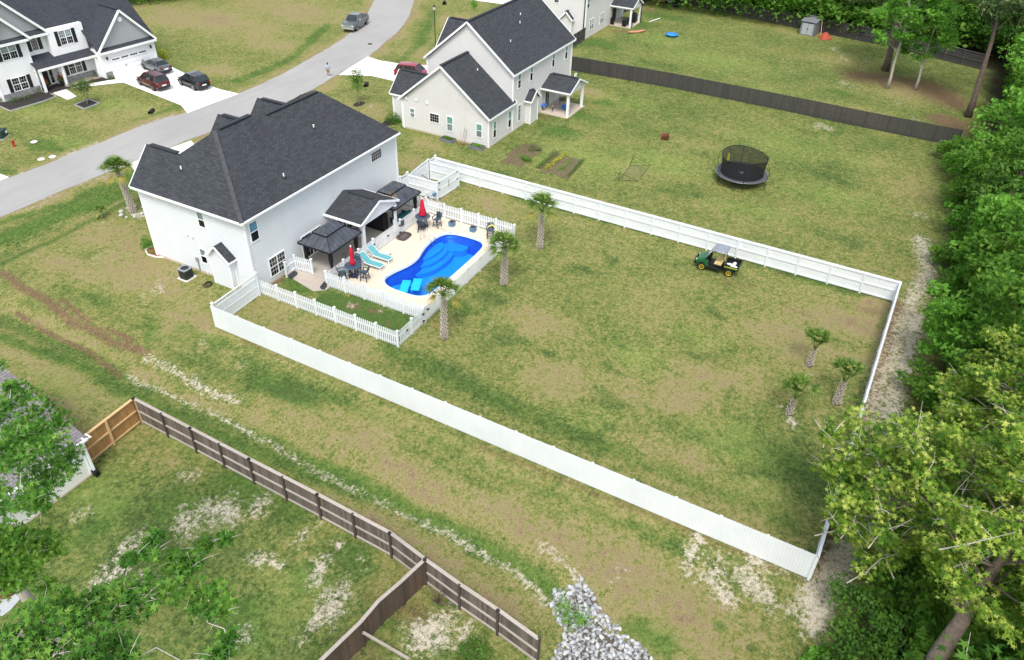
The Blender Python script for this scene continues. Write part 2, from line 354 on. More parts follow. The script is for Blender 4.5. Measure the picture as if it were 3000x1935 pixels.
# ------------------------------------------------------------------ ground: one sheet, swales pressed into it
def P2(px, py, z=0): g = G(px, py, z); return (g.x, g.y)
def seg_d(X, Y, pts):             # distance to a polyline
    D = np.full(X.shape, 1e9)
    for (x0, y0), (x1, y1) in zip(pts[:-1], pts[1:]):
        dx, dy = x1-x0, y1-y0; L2 = dx*dx+dy*dy+1e-9
        t = np.clip(((X-x0)*dx+(Y-y0)*dy)/L2, 0, 1); D = np.minimum(D, np.hypot(X-x0-t*dx, Y-y0-t*dy))
    return D
def smooth(D, w): t = np.clip(1-D/w, 0, 1); return t*t*(3-2*t)
swale = [P2(*q) for q in [(0, 905), (230, 1010), (380, 1100), (620, 1210), (1000, 1400), (1300, 1530), (1500, 1680), (1640, 1800), (1700, 1935)]]
ditch_front = [P2(*q) for q in [(0, 735), (120, 690), (250, 620), (352, 560), (385, 520)]]
ditch_far = [P2(*q) for q in [(0, 470), (150, 420), (300, 372), (440, 326)]]
ditch_mid = [P2(*q) for q in [(880, 290), (960, 268), (1020, 250), (1075, 243)]]
ditch_b = [P2(*q) for q in [(1170, 160), (1220, 120), (1260, 60), (1300, 6)]]
ditch_c = [P2(*q) for q in [(690, 240), (800, 190), (900, 130), (960, 60), (985, 0)]]
def ground_z(X, Y):
    z = -.42*smooth(seg_d(X, Y, swale), 2.6)
    for d, w, h in ((ditch_front, 2.4, .45), (ditch_far, 1.8, .25), (ditch_mid, 2.0, .4), (ditch_b, 3, .4), (ditch_c, 2.2, .25)): z = z-h*smooth(seg_d(X, Y, d), w)
    return z
def gz(x, y): return float(ground_z(np.array([x]), np.array([y]))[0])
ax_x = np.concatenate([[-700, -350, -180, -110, -75], np.arange(-55, 40, .35), np.arange(40, 135, .7), [145, 170, 230, 400, 800]])
ax_y = np.concatenate([[-700, -350, -190, -130, -95], np.arange(-75, -62, 1), np.arange(-62, 30, .35), np.arange(30, 100, .7), [108, 130, 180, 300, 700]])
GX, GY = np.meshgrid(ax_x, ax_y); nx, ny = len(ax_x), len(ax_y)
GZ = ground_z(GX, GY)
n1 = RNG.random((80, 80))
def vnoise(X, Y, s, seed=0):      # cheap value noise
    u = X/s+seed*17.3+500; v = Y/s+seed*9.1+500; i = np.floor(u).astype(int); j = np.floor(v).astype(int); a = u-i; b = v-j; a = a*a*(3-2*a); b = b*b*(3-2*b)
    g = lambda i, j: n1[i % 80, j % 80]
    return (g(i, j)*(1-a)+g(i+1, j)*a)*(1-b)+(g(i, j+1)*(1-a)+g(i+1, j+1)*a)*b
WX = GX+1.6*(vnoise(GX, GY, 2.2, 1)-.5)+.8*(vnoise(GX, GY, .8, 2)-.5); WY = GY+1.6*(vnoise(GX, GY, 2.2, 3)-.5)+.8*(vnoise(GX, GY, .8, 4)-.5)
Z = {k: np.zeros(GX.shape) for k in ('dry', 'lush', 'sand', 'mud', 'dark', 'gray', 'fresh')}
def blob(k, px, py, rx, ry=None, w=1., rot=0.):
    c = G(px, py); ry = ry or rx; dx, dy = WX-c.x, WY-c.y; a = R(rot)
    u = dx*math.cos(a)+dy*math.sin(a); v = -dx*math.sin(a)+dy*math.cos(a)
    D = np.hypot(u/rx, v/ry); Z[k] = np.maximum(Z[k], w*np.clip(1.25-D, 0, 1)**1.2) if w > 0 else Z[k]+w*np.clip(1.2-D, 0, 1)
def strip(k, pts, width, w=1.):
    Z[k] = np.maximum(Z[k], w*smooth(seg_d(GX+.25*(WX-GX), GY+.25*(WY-GY), [P2(*q) for q in pts]), width))
def lotstrip(k, pts, width, w=1.): Z[k] = np.maximum(Z[k], w*smooth(seg_d(GX+.25*(WX-GX), GY+.25*(WY-GY), pts), width))
# dry, straw-coloured turf
for q in [(450, 800, 5, 3, .9), (300, 700, 4, 3, .7), (560, 950, 4, 3, .8), (200, 780, 4, 2, .8), (750, 880, 3, 2, .5), (150, 1180, 4, 3, .55), (330, 1250, 3, 2, .5),
          (1000, 1050, 3, 2, .6), (850, 960, 3, 2, .5), (1250, 1430, 6, 2.2, .9), (1050, 1300, 4, 2, .8), (900, 1200, 4, 1.6, .7), (1600, 1560, 5, 3, .9), (1800, 1650, 6, 3, .95), (1780, 1800, 5, 3, 1), (2000, 1800, 5, 3, .9), (1500, 1480, 4, 2, .8), (1480, 1650, 2.4, 1.5, .7), (1440, 1780, 2.4, 1.4, .9), (1330, 1560, 2.5, 1.3, .6),
          (1560, 950, 4, 3, .6), (1640, 1100, 3.5, 2.5, .65), (1950, 1180, 5, 3, .6), (1990, 1360, 5, 3, .6), (2150, 1480, 4, 3, .55), (2100, 1100, 4, 3, .5), (1900, 900, 4, 3, .4), (2500, 950, 4, 2, .9), (2580, 900, 3, 2, .9), (2480, 1050, 3.5, 2, .6), (2300, 1000, 4, 3, .5), (1450, 600, 3, 2, .6), (1400, 680, 2.5, 1.5, .5),
          (600, 60, 18, 7, .75), (850, 30, 14, 6, .85), (800, 130, 6, 3, .7), (650, 210, 6, 2.2, .8), (400, 330, 5, 2, .55), (250, 360, 4, 2, .5), (150, 330, 4, 2, .4), (1100, 330, 4, 3, .6), (1230, 150, 4, 3, .6), (1340, 60, 6, 4, .7), (1180, 470, 3, 2, .6), (1250, 420, 2, 1.5, .6),
          (1720, 270, 4, 2, .7), (2020, 420, 4, 3, .55), (2100, 380, 4, 3, .5), (2650, 560, 4, 5, .6), (2500, 330, 7, 3, .7), (2700, 280, 7, 4, .85), (2600, 380, 5, 2, .6), (1850, 500, 3, 2, .4), (2600, 480, 5, 3, .45), (2350, 90, 8, 4, .5), (2450, 180, 8, 3, .5), (1930, 170, 6, 2, .3), (470, 1350, 1.2, 1, .5), (1150, 1700, .9, .5, .4)]:
    blob('dry', q[0], q[1], q[2], q[3], q[4], rot=90)
# lush green
for q in [(700, 1420, 3, 2, .8), (560, 1480, 2.4, 1.6, .8), (330, 1480, 2, 2, .9), (260, 1560, 2, 2, .8), (830, 1480, 2, 1.6, .7), (1050, 1640, 2, 1.4, .7), (900, 1700, 2, 1.5, .8), (720, 1850, 3, 2, .8), (480, 1700, 2, 1.6, .6),
          (1700, 340, 3.5, 2, 1), (1640, 390, 3.5, 2, .9), (1770, 300, 2.4, 1.6, .8), (1750, 130, 6, 2.5, .9), (1850, 70, 6, 3, .8), (1650, 130, 4, 1.5, .7), (1950, 50, 6, 3, .6), (900, 830, 2.6, 1.3, 1), (1030, 910, 2, 1, 1), (1150, 940, 1.5, .8, .9), (1650, 620, 3, 1, .6),
          (1450, 520, 4, 3, .5), (1520, 560, 4, 2, .6), (2000, 560, 4, 2, .4), (2400, 570, 3, 2, .4), (1120, 900, 2, 1, .7), (1350, 900, 2, .8, .7), (140, 430, 4, 1.2, .8), (2450, 270, 3, 1.3, .8), (1560, 440, 3, 2, .5), (470, 980, 3, 1, .7), (300, 890, 2.5, .8, .6), (860, 1170, 2, 1, .5), (1930, 1860, 2, 1.3, .9), (1960, 1250, 4, 2, .4), (2330, 1370, 4, 3, .6), (2200, 1300, 4, 3, .4), (1160, 990, 1.2, .8, .5),
          (240, 290, 5, 2, .4), (100, 300, 5, 2, .5)]:
    blob('lush', *q[:4], q[4], rot=90)
for pts, w, k in [([(0, 770), (150, 700), (370, 590)], .9, .6), ([(0, 700), (180, 625), (380, 540)], 1.6, .9), ([(900, 1335), (1080, 1420), (1300, 1530), (1500, 1640), (1660, 1750)], 1.1, .95), ([(640, 1210), (900, 1320)], .9, .6),
                  ([(0, 930), (200, 1010), (350, 1075)], 1.1, .6), ([(330, 1080), (560, 1180), (760, 1270)], .7, .6), ([(700, 1050), (1000, 1180), (1500, 1400), (2000, 1610)], .9, .5), ([(1130, 1020), (1500, 1190), (1900, 1360), (2300, 1530)], 1.4, .55), ([(1180, 960), (1320, 830), (1430, 720)], 1.0, .8),
                  ([(400, 345), (520, 315)], 1.0, .7), ([(690, 235), (850, 170), (960, 70)], 1.2, .8), ([(0, 545), (80, 520), (0, 500)], .8, .6), ([(1550, 590), (1800, 650), (2100, 730), (2500, 860)], 1.0, .75), ([(1170, 180), (1230, 120), (1270, 30)], 1.6, .6)]:
    strip('lush', pts, w, k)
for pts, w, k in [([(0, 985), (250, 1075), (480, 1190), (800, 1330), (1100, 1450)], .9, .8), ([(420, 1005), (700, 1110), (1000, 1250), (1300, 1370), (1650, 1520)], .7, .35), ([(520, 960), (640, 1010)], 1.2, .6), ([(0, 650), (200, 600), (390, 505)], 1.2, .7), ([(760, 1110), (900, 1180)], 1.5, .8)]: strip('lush', pts, w, k)
for pts, w, k in [([(0, 880), (250, 1000), (480, 1130), (760, 1240), (1050, 1370), (1300, 1480), (1500, 1590)], .8, .6), ([(1050, 1200), (1400, 1350), (1800, 1530)], 1.4, .7), ([(950, 1450), (1200, 1580), (1400, 1720)], 1.5, .7), ([(0, 1010), (200, 1100), (330, 1180)], 1.2, .6), ([(400, 700), (300, 780), (500, 850)], 2.5, .8)]: strip('dry', pts, w, k)
strip('dark', [(1500, 570), (1800, 645), (2100, 725), (2500, 850), (2600, 880)], .8, .9)
for q in [(860, 1150, 3, 1.3, .7), (1000, 900, 1, .6, .4), (1500, 990, 1.5, 1, .6), (1700, 790, 1, .8, .8), (1790, 760, .9, .8, .8), (1590, 1030, .8, .5, .9), (1780, 1080, .7, .5, .8), (1820, 1090, .6, .4, .8), (1780, 1180, 1.4, .8, .6), (2080, 1050, 1.8, 1.2, .5), (1430, 880, 1.8, 1, .7), (1500, 830, 1, .7, .5), (1710, 1275, .9, .7, .7), (1780, 1270, .8, .5, .8), (2160, 1395, .9, .6, .8), (2220, 1380, 1.2, .7, .6), (2130, 1150, .8, .5, .7), (1950, 780, 1.6, .8, .4), (2110, 920, .8, .6, .7), (1800, 1000, .8, .6, .6), (450, 1580, 2, 1.6, .8), (350, 1650, 1.5, 1.2, .6), (460, 1540, 2, 1.4, .7), (2060, 450, 3, 1.2, .4), (2420, 520, 3, 1.5, .5), (2470, 700, 3, 1.4, .5), (1700, 560, 2, 1.2, .3),
          (760, 1100, 2, 1, .4), (1050, 1180, 2, 1, .4), (2270, 720, 3, 1.5, .4), (2350, 420, 3, 2, .4), (1320, 1080, 2, 1.2, .5), (1380, 1120, 1.6, 1, .5), (1450, 1000, 1.5, 1, .5)]:
    blob('dark', *q[:4], q[4], rot=90)
# bright yellow-green turf
for q in [(1700, 470, 8, 5, .7), (1950, 480, 7, 4, .7), (2300, 420, 7, 5, .6), (2450, 580, 6, 3, .6), (2200, 620, 6, 2, .5), (1850, 300, 5, 2.5, .6), (1600, 480, 4, 2, .6), (2100, 180, 10, 5, .7), (1950, 120, 8, 4, .6), (2250, 270, 6, 2.5, .55), (2500, 470, 6, 3, .4),
          (560, 1260, 4, 1.5, .7), (700, 1330, 3, 1.2, .7), (420, 1180, 3, 1.2, .5), (900, 1430, 3, 1.2, .5), (200, 1120, 4, 1.4, .5), (1850, 1030, 3, 2, .6), (2050, 980, 3, 2, .5), (2150, 1300, 4, 2.4, .6), (2250, 1450, 4, 2, .55), (1750, 1230, 3, 2, .4), (350, 310, 6, 2, .6), (120, 330, 6, 2.5, .6), (200, 420, 5, 1.4, .7), (620, 1560, 4, 2.5, .35), (300, 1450, 3, 2, .7), (850, 1750, 3, 2, .5), (1340, 800, 2, 1, .4), (1400, 620, 2, 1, .2), (950, 860, 1, 1, 0)]: blob('fresh', *q[:4], q[4], rot=90)
# bare pale sand
for q in [(640, 1500, 1.6, 1.1, .75), (720, 1480, 1.6, 1, .7), (560, 1540, 1.5, 1, .7), (430, 1560, 1.1, .8, .7), (380, 1620, 1.6, .8, .75), (300, 1700, 1.6, .7, .7), (400, 1710, 1.2, .8, .6), (230, 1500, .8, .5, .6), (920, 1545, .9, .7, .8), (1010, 1615, .7, .5, .9), (930, 1690, 1.3, .9, .85), (780, 1660, .9, .7, .75), (1000, 1800, 1.5, 1, .85), (930, 1820, 1.6, .9, .8), (1050, 1730, 1.1, .7, .7), (720, 1870, 1.2, .7, .6), (1250, 1850, 1.6, 1, .95), (1330, 1880, 1.1, .6, .9), (1180, 1870, 1, .5, .6), (1080, 1650, .6, .5, .4), (520, 1400, 1, .5, .6), (540, 1385, .7, .4, .7),
          (2060, 1620, 1.2, .7, .9), (2040, 1660, 1.1, .6, .85), (2130, 1700, 1.6, 1, .85), (2160, 1770, 1.4, .8, .95), (2230, 1700, 1.5, .9, .85), (2270, 1740, 1, .7, .8), (2290, 1660, 1, .7, .55), (1650, 1640, .9, .5, .5), (1820, 1690, .9, .5, .4), (2340, 1790, 1, .6, .6),
          (2450, 145, 2.2, 1, .6), (2480, 170, 2, .8, .55), (2540, 180, 2, .8, .5), (2330, 210, 2, .8, .45), (2480, 245, 2.2, .8, .55), (2400, 370, 1.5, .7, .7), (2430, 375, 1.2, .6, .7), (2630, 300, 2, .8, .4), (2680, 350, 1.5, .6, .5), (1560, 165, 3, .9, .4), (800, 1000, .9, .6, .5), (700, 1080, 1, .5, .35), (470, 850, 3, .7, .42), (550, 1010, 2.4, .6, .45), (300, 760, 2.4, .5, .35), (410, 625, 1.1, .7, .95), (300, 660, .6, .4, .7), (1090, 315, 1.4, .5, .6),
          (1010, 905, .7, .5, .7), (1120, 915, .45, .4, .6), (1780, 685, .8, .4, .6), (2350, 1080, .5, .3, .6), (2310, 1210, .9, .4, .8), (2330, 1230, .7, .3, .9), (2700, 640, 1, 1, .5)]:
    blob('sand', *q[:4], q[4], rot=20)
strip('sand', [(2700, 700), (2720, 780), (2690, 860), (2640, 960), (2600, 1080), (2560, 1200), (2520, 1330)], 1.5, .78)
lotstrip('sand', [(22, -43.2), (12, -43.0), (2, -42.8), (-5, -42.4), (-8, -41.8)], 1.3, .95)
lotstrip('sand', [(-3, -42.2), (-7, -41.5)], 1.8, 1)
strip('sand', [(2010, 0), (2350, 60)], .4, .2)
for pts, w, k in [([(370, 1090), (450, 1125), (620, 1190), (760, 1270), (1000, 1400), (1150, 1480), (1300, 1545)], .45, .62), ([(430, 1050), (520, 1090), (620, 1140), (700, 1175)], .6, .75), ([(1300, 1545), (1500, 1660), (1580, 1740), (1640, 1800)], .5, .75), ([(1570, 1590), (1650, 1640), (1690, 1700)], .45, .7)]:
    strip('sand', pts, w, k)
for pts, w, k in [([(0, 800), (100, 860), (210, 935), (320, 1000), (430, 1035)], .7, .8), ([(40, 910), (140, 960), (240, 1020), (350, 1085)], .35, 1), ([(170, 880), (310, 960), (420, 1020)], .3, .9), ([(2520, 225), (2590, 235), (2700, 250), (2790, 300)], 5.5, .75), ([(2760, 350), (2850, 380)], 3.5, .95), ([(830, 815), (760, 850), (812, 800)], .7, .7)]:
    strip('mud', pts, w, k)
for q in [(1090, 915, .9, .5, .8), (1590, 1080, .8, .5, .3), (1500, 1245, .9, .5, .5), (2550, 910, 2, 1, .5), (2350, 920, 2, 1, .4), (2160, 830, 1.6, .9, .4), (1840, 200, 3, 1.4, .0), (1910, 33, 3.4, 1, .75), (1820, 95, 1.5, 1, .7), (1580, 345, 1.2, .6, .8), (1690, 325, .9, .4, .6), (2590, 230, 2, 1.2, .9), (1100, 900, .7, .4, .6), (1050, 1930, 2, 1, .4), (2900, 320, 2, 2, .8), (840, 470, 1, 1, 0), (1200, 1780, 2, 1.2, .5), (1350, 1790, 1.4, 1, .4)]:
    blob('mud', *q[:4], q[4], rot=90)
# garden plots, forest floor
def inpoly(X, Y, poly):
    ins = np.zeros(X.shape, bool); n = len(poly)
    for i in range(n):
        x0, y0 = poly[i]; x1, y1 = poly[(i+1) % n]; c = ((y0 > Y) != (y1 > Y)) & (X < (x1-x0)*(Y-y0)/(y1-y0+1e-12)+x0); ins ^= c
    return ins
g1 = [(34.6, -4.3), (34.9, -6.7), (31.8, -6.7), (29.3, -6.7), (29.0, -4.2), (32.9, -4.0)]; g2 = [(34.7, -7.6), (34.1, -11.4), (29.1, -11.7), (29.4, -8.1)]
Z['mud'][inpoly(WX*.6+GX*.4, WY*.6+GY*.4, g1)] = .62; Z['mud'][inpoly(WX*.6+GX*.4, WY*.6+GY*.4, g2)] = .56; Z['gray'][inpoly(WX*.6+GX*.4, WY*.6+GY*.4, g2)] = .42; Z['gray'][inpoly(WX*.6+GX*.4, WY*.6+GY*.4, g1)] = .40; Z['dry'][inpoly(GX, GY, g1)] = 0
rip = [(-10.69, -31.1), (-10.9, -31.54), (-11.29, -32.06), (-11.65, -32.38), (-12.01, -33.15), (-12.26, -33.84), (-12.52, -34.48), (-12.66, -35.32), (-13.18, -35.77), (-14.2, -37.5), (-17.2, -34.5), (-15.82, -31.99), (-15.11, -31.72), (-14.36, -31.65), (-13.83, -31.72), (-13.43, -31.42), (-12.96, -30.66), (-12.55, -30.2), (-11.78, -30.22), (-11.4, -30.8)]
Z['gray'][inpoly(WX, WY, rip)] = 1
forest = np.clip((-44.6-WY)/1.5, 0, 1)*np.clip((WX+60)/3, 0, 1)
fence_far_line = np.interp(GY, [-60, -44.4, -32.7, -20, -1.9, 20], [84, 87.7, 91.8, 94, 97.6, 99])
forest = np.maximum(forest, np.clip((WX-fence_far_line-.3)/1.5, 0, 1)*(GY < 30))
Z['gray'] = np.clip(Z['gray'], 0, 1); up_ = np.clip((GX-30)/12, 0, 1)*(GY < 3); Z['lush'] = np.maximum(Z['lush'], .22*up_); lower = np.clip((-15.5-GX)/2, 0, 1)*(GY < -4); Z['lush'] = np.maximum(Z['lush'], .35*lower)
yard = inpoly(WX, WY, [(.2, -4.2), (3.2, -4.2), (3.2, -12.6), (.1, -12.6), (.1, -3)]); Z['lush'][yard] = .95; Z['dry'][yard] = 0; Z['dark'][yard] = np.maximum(Z['dark'][yard], .5)
for q in [(1010, 905, .95, .55, .9), (1120, 915, .6, .4, .8), (1150, 945, .4, .3, .7), (940, 880, .4, .3, .6)]: blob('mud', *q[:4], q[4], rot=90)
for a_, k_, w_, v_ in (([(-4.85, -1), (-5.42, -41)], 'mud', .4, .4), ([(-5.3, -22), (-5.5, -41)], 'mud', .6, .5), ([(22.9, -3.6), (22.6, -40)], 'mud', .35, .4), ([(23, -41.9), (-5, -41.5)], 'mud', .6, .9), ([(-4.4, -1.5), (-4.3, -4.5)], 'mud', .9, .8)): lotstrip(k_, a_, w_, v_)
# roadside verge: sandy and dry
road_near = [P2(*q) for q in [(-700, 900), (-300, 740), (0, 638), (94, 599), (189, 556), (308, 509), (430, 462), (560, 408), (700, 355), (835, 303), (926, 258), (983, 223), (1035, 190), (1078, 168), (1105, 147), (1127, 126), (1160, 100), (1184, 72), (1198, 48), (1206, 25), (1214, 0), (1219, -25)]]
road_far = [P2(*q) for q in [(-700, 710), (-300, 600), (0, 532), (126, 486), (220, 446), (308, 414), (393, 377), (470, 350), (548, 332), (625, 304), (699, 275), (750, 254), (829, 217), (917, 167), (965, 140), (1014, 108), (1045, 82), (1072, 50), (1086, 22), (1097, 0), (1104, -25)]]
d = np.minimum(seg_d(WX, WY, road_near), seg_d(WX, WY, road_far)); Z['dry'] = np.maximum(Z['dry'], .85*smooth(d, 2.0))
Z['sand'] = np.maximum(Z['sand'], .62*smooth(seg_d(WX, WY, road_far[2:9]), .9)); Z['sand'] = np.maximum(Z['sand'], .5*smooth(seg_d(WX, WY, road_near[2:7]), .7))
# mesh
V = np.stack([GX.ravel(), GY.ravel(), GZ.ravel()], 1); I = np.arange(nx*ny).reshape(ny, nx)
F = np.stack([I[:-1, :-1].ravel(), I[:-1, 1:].ravel(), I[1:, 1:].ravel(), I[1:, :-1].ravel()], 1)
def ground_mat():
    t = NT('turf'); p = t.pos()
    a = t.n('VertexColor'); a.layer_name = 'za'; b = t.n('VertexColor'); b.layer_name = 'zb'
    sa = t.n('SeparateColor'); t.l(a.outputs[0], sa.inputs[0]); sb = t.n('SeparateColor'); t.l(b.outputs[0], sb.inputs[0])
    dry, lush, sand = sa.outputs; mud, dark, gray = sb.outputs
    wood = t.n('VertexColor'); wood.layer_name = 'zc'; sc_ = t.n('SeparateColor'); t.l(wood.outputs[0], sc_.inputs[0]); fo = sc_.outputs[0]; wsep = sc_
    big = t.noise(.09, 5, p, .6); mid = t.noise(.55, 6, p, .65, .6); fine = t.noise(3.2, 6, p, .7); tiny = t.noise(14, 4, p, .7); patch = t.noise(.33, 4, t.mapv(p, loc=(31, 7, 0)), .6, .8)
    tuft = t.noise(26, 3, t.mapv(p, (1, 1.7, 1), rot=(0, 0, .7)), .7)
    na = t.noise(1.7, 7, p, .68, .4); nb = t.noise(.3, 5, t.mapv(p, loc=(31, 7, 0)), .6, .8); nc = t.noise(5.5, 6, t.mapv(p, loc=(3, 17, 5)), .72); far_ = t.noise(.07, 3, p)
    A = lambda x, y: t.math('ADD', x, y)
    S = lambda x, k: t.math('MULTIPLY', t.math('SUBTRACT', x, .5), k)
    h = A(A(S(na, 1.0), S(nb, .55)), A(S(nc, 1.6), A(S(far_, .35), S(t.noise(13, 5, t.mapv(p, loc=(5, 1, 9)), .75), .75))))
    h = A(A(h, t.math('MULTIPLY', dry, .38)), t.math('MULTIPLY', lush, -.42)); h = A(A(h, t.math('MULTIPLY', dark, -.34)), .43)
    cr = t.n('ValToRGB'); e = cr.color_ramp.elements; stops = [(.0, '4a602b'), (.22, '637a36'), (.40, '7f8a44'), (.55, '96964e'), (.70, 'a49a66'), (.84, 'a39068'), (1., '8a7256')]
    e[0].position = 0; e[0].color = (*lin(stops[0][1]), 1); e[1].position = 1; e[1].color = (*lin(stops[-1][1]), 1)
    for q, c in stops[1:-1]: x = e.new(q); x.color = (*lin(c), 1)
    t.l(h, cr.inputs[0]); g = cr.outputs[0]
    lm = A(lush, S(nc, .9)); g = t.mix(t.ramp(lm, .3, .9, 0, .6), g, t.mix(t.ramp(fine, .35, .65), lin('4c742a'), lin('6f9435')))
    fr = t.ramp(A(wsep.outputs[1], S(nc, .8)), .1, 1.0, 0, .75); g = t.mix(fr, g, t.mix(t.ramp(na, .35, .65), lin('7d9a3c'), lin('9fae55')))
    km = A(dark, S(fine, 1.2)); g = t.mix(t.ramp(km, .25, .8, 0, .55), g, lin('566a38'))
    mm = A(mud, S(fine, 1.1)); g = t.mix(t.ramp(mm, .2, .7, 0, .85), g, t.mix(t.ramp(tiny, .35, .65), lin('6c4e37'), lin('967a5e')))
    sp = t.ramp(t.noise(2.6, 8, t.mapv(p, loc=(9, 3, 2)), .8), .68, .76, 0, .4); g = t.mix(sp, g, lin('a19272'))
    sg = t.noise(3.6, 7, t.mapv(p, loc=(1, 2, 3)), .74, .6); sm = A(sand, A(S(sg, 3.4), S(nc, 1.4))); g = t.mix(t.math('MULTIPLY', t.ramp(sm, .38, 1.0), t.ramp(sand, .04, .2)), g, t.mix(t.ramp(tiny, .3, .7), lin('cdc0a6'), lin('e6dcc8')))
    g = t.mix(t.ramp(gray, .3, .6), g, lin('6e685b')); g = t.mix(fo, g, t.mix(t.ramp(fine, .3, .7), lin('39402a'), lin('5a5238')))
    v = A(A(S(tuft, 1.3), S(tiny, 1.1)), A(S(nc, .8), .735))
    hs = t.n('HueSaturation'); t.l(g, hs.inputs['Color']); t.l(v, hs.inputs['Value']); hs.inputs['Saturation'].default_value = .92
    t.l(hs.outputs[0], t.b.inputs['Base Color']); t.b.inputs['Roughness'].default_value = 1; t.b.inputs['Specular IOR Level'].default_value = .1
    t.bump(t.math('ADD', tuft, t.math('MULTIPLY', fine, 1.2)), .6, .06); return t.m
M['turf'] = ground_mat()
go = npmesh('ground', V, F, 'turf', smooth=True); struct(go)
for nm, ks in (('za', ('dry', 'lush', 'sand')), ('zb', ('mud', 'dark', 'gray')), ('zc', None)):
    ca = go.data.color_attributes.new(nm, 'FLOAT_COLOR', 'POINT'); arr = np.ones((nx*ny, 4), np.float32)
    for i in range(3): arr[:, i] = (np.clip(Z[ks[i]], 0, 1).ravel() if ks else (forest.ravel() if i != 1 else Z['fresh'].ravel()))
    ca.data.foreach_set('color', arr.ravel())

def sheet(name, pts, m, z=.012, t=.0):
    b = MB()
    if t: b.slab([(p[0], p[1], z) for p in pts], t)
    else: b.poly([(p[0], p[1], z) for p in pts])
    return struct(b.build(name, m))
# road as a strip of quads
b = MB(); N = len(road_near)
def resamp(pts, n):
    P = np.array(pts); s = np.concatenate([[0], np.cumsum(np.hypot(*np.diff(P, axis=0).T))]); u = np.linspace(0, s[-1], n)
    return np.stack([np.interp(u, s, P[:, 0]), np.interp(u, s, P[:, 1])], 1)
ra, rb_ = resamp(road_near, 90), resamp(road_far, 90)
nn = RNG.normal(0, .05, (90, 2)); ra = ra+nn; rb_ = rb_+RNG.normal(0, .05, (90, 2))
for i in range(89): b.poly([(*ra[i], .02), (*rb_[i], .02), (*rb_[i+1], .02), (*ra[i+1], .02)][::-1])
struct(b.build('road', 'road'))
# ------------------------------------------------------------------ paving
sheet('driveway', [P2(*q) for q in [(336, 222), (338, 234), (531, 310), (549, 333), (620, 306), (700, 276), (645, 263), (617, 253), (470, 181)]], 'concrete_drive', .035)
sheet('driveway', [P2(*q) for q in [(992, 221), (1030, 195), (1078, 167), (1111, 178), (1165, 187), (1290, 195), (1300, 262), (1159, 240), (1090, 224)]], 'concrete_drive', .035)
sheet('driveway', [P2(*q) for q in [(377, 482), (470, 446), (560, 413)]]+[(11.0, 13.5), (11.0, 10.6), (5.2, 10.6), (5.2, 13.5)], 'concrete_drive', .035)
sheet('driveway', [P2(*q) for q in [(1340, -12), (1372, 0), (1470, 13), (1540, 18), (1600, -30), (1400, -40)]], 'concrete_drive', .035)
sheet('driveway', [P2(*q) for q in [(-60, 530), (0, 511), (27, 521), (0, 532), (-60, 560)]], 'concrete_drive', .05)
sheet('front_walk', [P2(*q) for q in [(148, 271), (198, 294), (225, 284), (193, 262), (362, 243), (340, 232)]], 'concrete_drive', .04)
# pool deck, patio and paver path
ringpool = [(5.99, -7.07), (5.65, -7.51), (5.45, -8.2), (5.42, -9.1), (5.45, -9.9), (5.6, -10.5), (6.0, -10.9), (6.61, -11.05), (7.7, -11.12), (8.81, -11.13), (10, -11.13), (11.16, -11.12), (12.4, -11.1), (13.5, -11.05), (14.3, -10.9), (14.8, -10.5), (14.98, -9.9), (15.0, -9.2), (14.95, -8.4), (14.82, -7.75), (14.5, -7.2), (13.83, -6.9), (13.1, -6.82), (12.28, -6.86), (11.5, -6.98), (10.89, -7.14), (10.2, -7.35), (9.54, -7.42), (8.9, -7.38), (8.2, -7.2), (7.44, -6.98), (6.8, -6.86), (6.35, -6.88)]
def smooth_loop(pts, n=96):
    P = np.array(pts); k = len(P); out = []
    for i in range(k):
        p0, p1, p2, p3 = P[i-1], P[i], P[(i+1) % k], P[(i+2) % k]
        for t in np.linspace(0, 1, max(2, n//k+1), endpoint=False):
            out.append(.5*((2*p1)+(-p0+p2)*t+(2*p0-5*p1+4*p2-p3)*t*t+(-p0+3*p1-3*p2+p3)*t**3))
    return [tuple(q) for q in out]
pl = smooth_loop(ringpool)
def offs(pts, d):                 # offset loop outwards by d
    P = np.array(pts); T = np.roll(P, -1, 0)-np.roll(P, 1, 0); N = np.stack([T[:, 1], -T[:, 0]], 1); N /= np.linalg.norm(N, axis=1)[:, None]
    A = 0.5*np.sum(P[:, 0]*np.roll(P[:, 1], -1)-np.roll(P[:, 0], -1)*P[:, 1])
    return [tuple(q) for q in P+N*d*(1 if A > 0 else -1)]
def ring_sheet(b, outer_poly, hole, z):       # rectangle with a hole: connect by angle
    hc = np.mean(hole, 0); x0, x1, y0, y1 = outer_poly; out = []
    for (x, y) in hole:
        dx, dy = x-hc[0], y-hc[1]; s = 1e9
        if dx > 0: s = min(s, (x1-hc[0])/dx)
        if dx < 0: s = min(s, (x0-hc[0])/dx)
        if dy > 0: s = min(s, (y1-hc[1])/dy)
        if dy < 0: s = min(s, (y0-hc[1])/dy)
        out.append((hc[0]+dx*s, hc[1]+dy*s))
    n = len(hole)
    for i in range(n):
        j = (i+1) % n; q = [(*hole[i], z), (*hole[j], z), (*out[j], z), (*out[i], z)]
        a, c = out[i], out[j]
        if abs(a[0]-c[0]) > 1e-6 and abs(a[1]-c[1]) > 1e-6:      # corner
            cx = x1 if max(a[0], c[0]) > x1-1e-6 else x0; cy = y1 if max(a[1], c[1]) > y1-1e-6 else y0
            q = [(*hole[i], z), (*hole[j], z), (*c, z), (cx, cy, z), (*a, z)]
        b.poly(q)
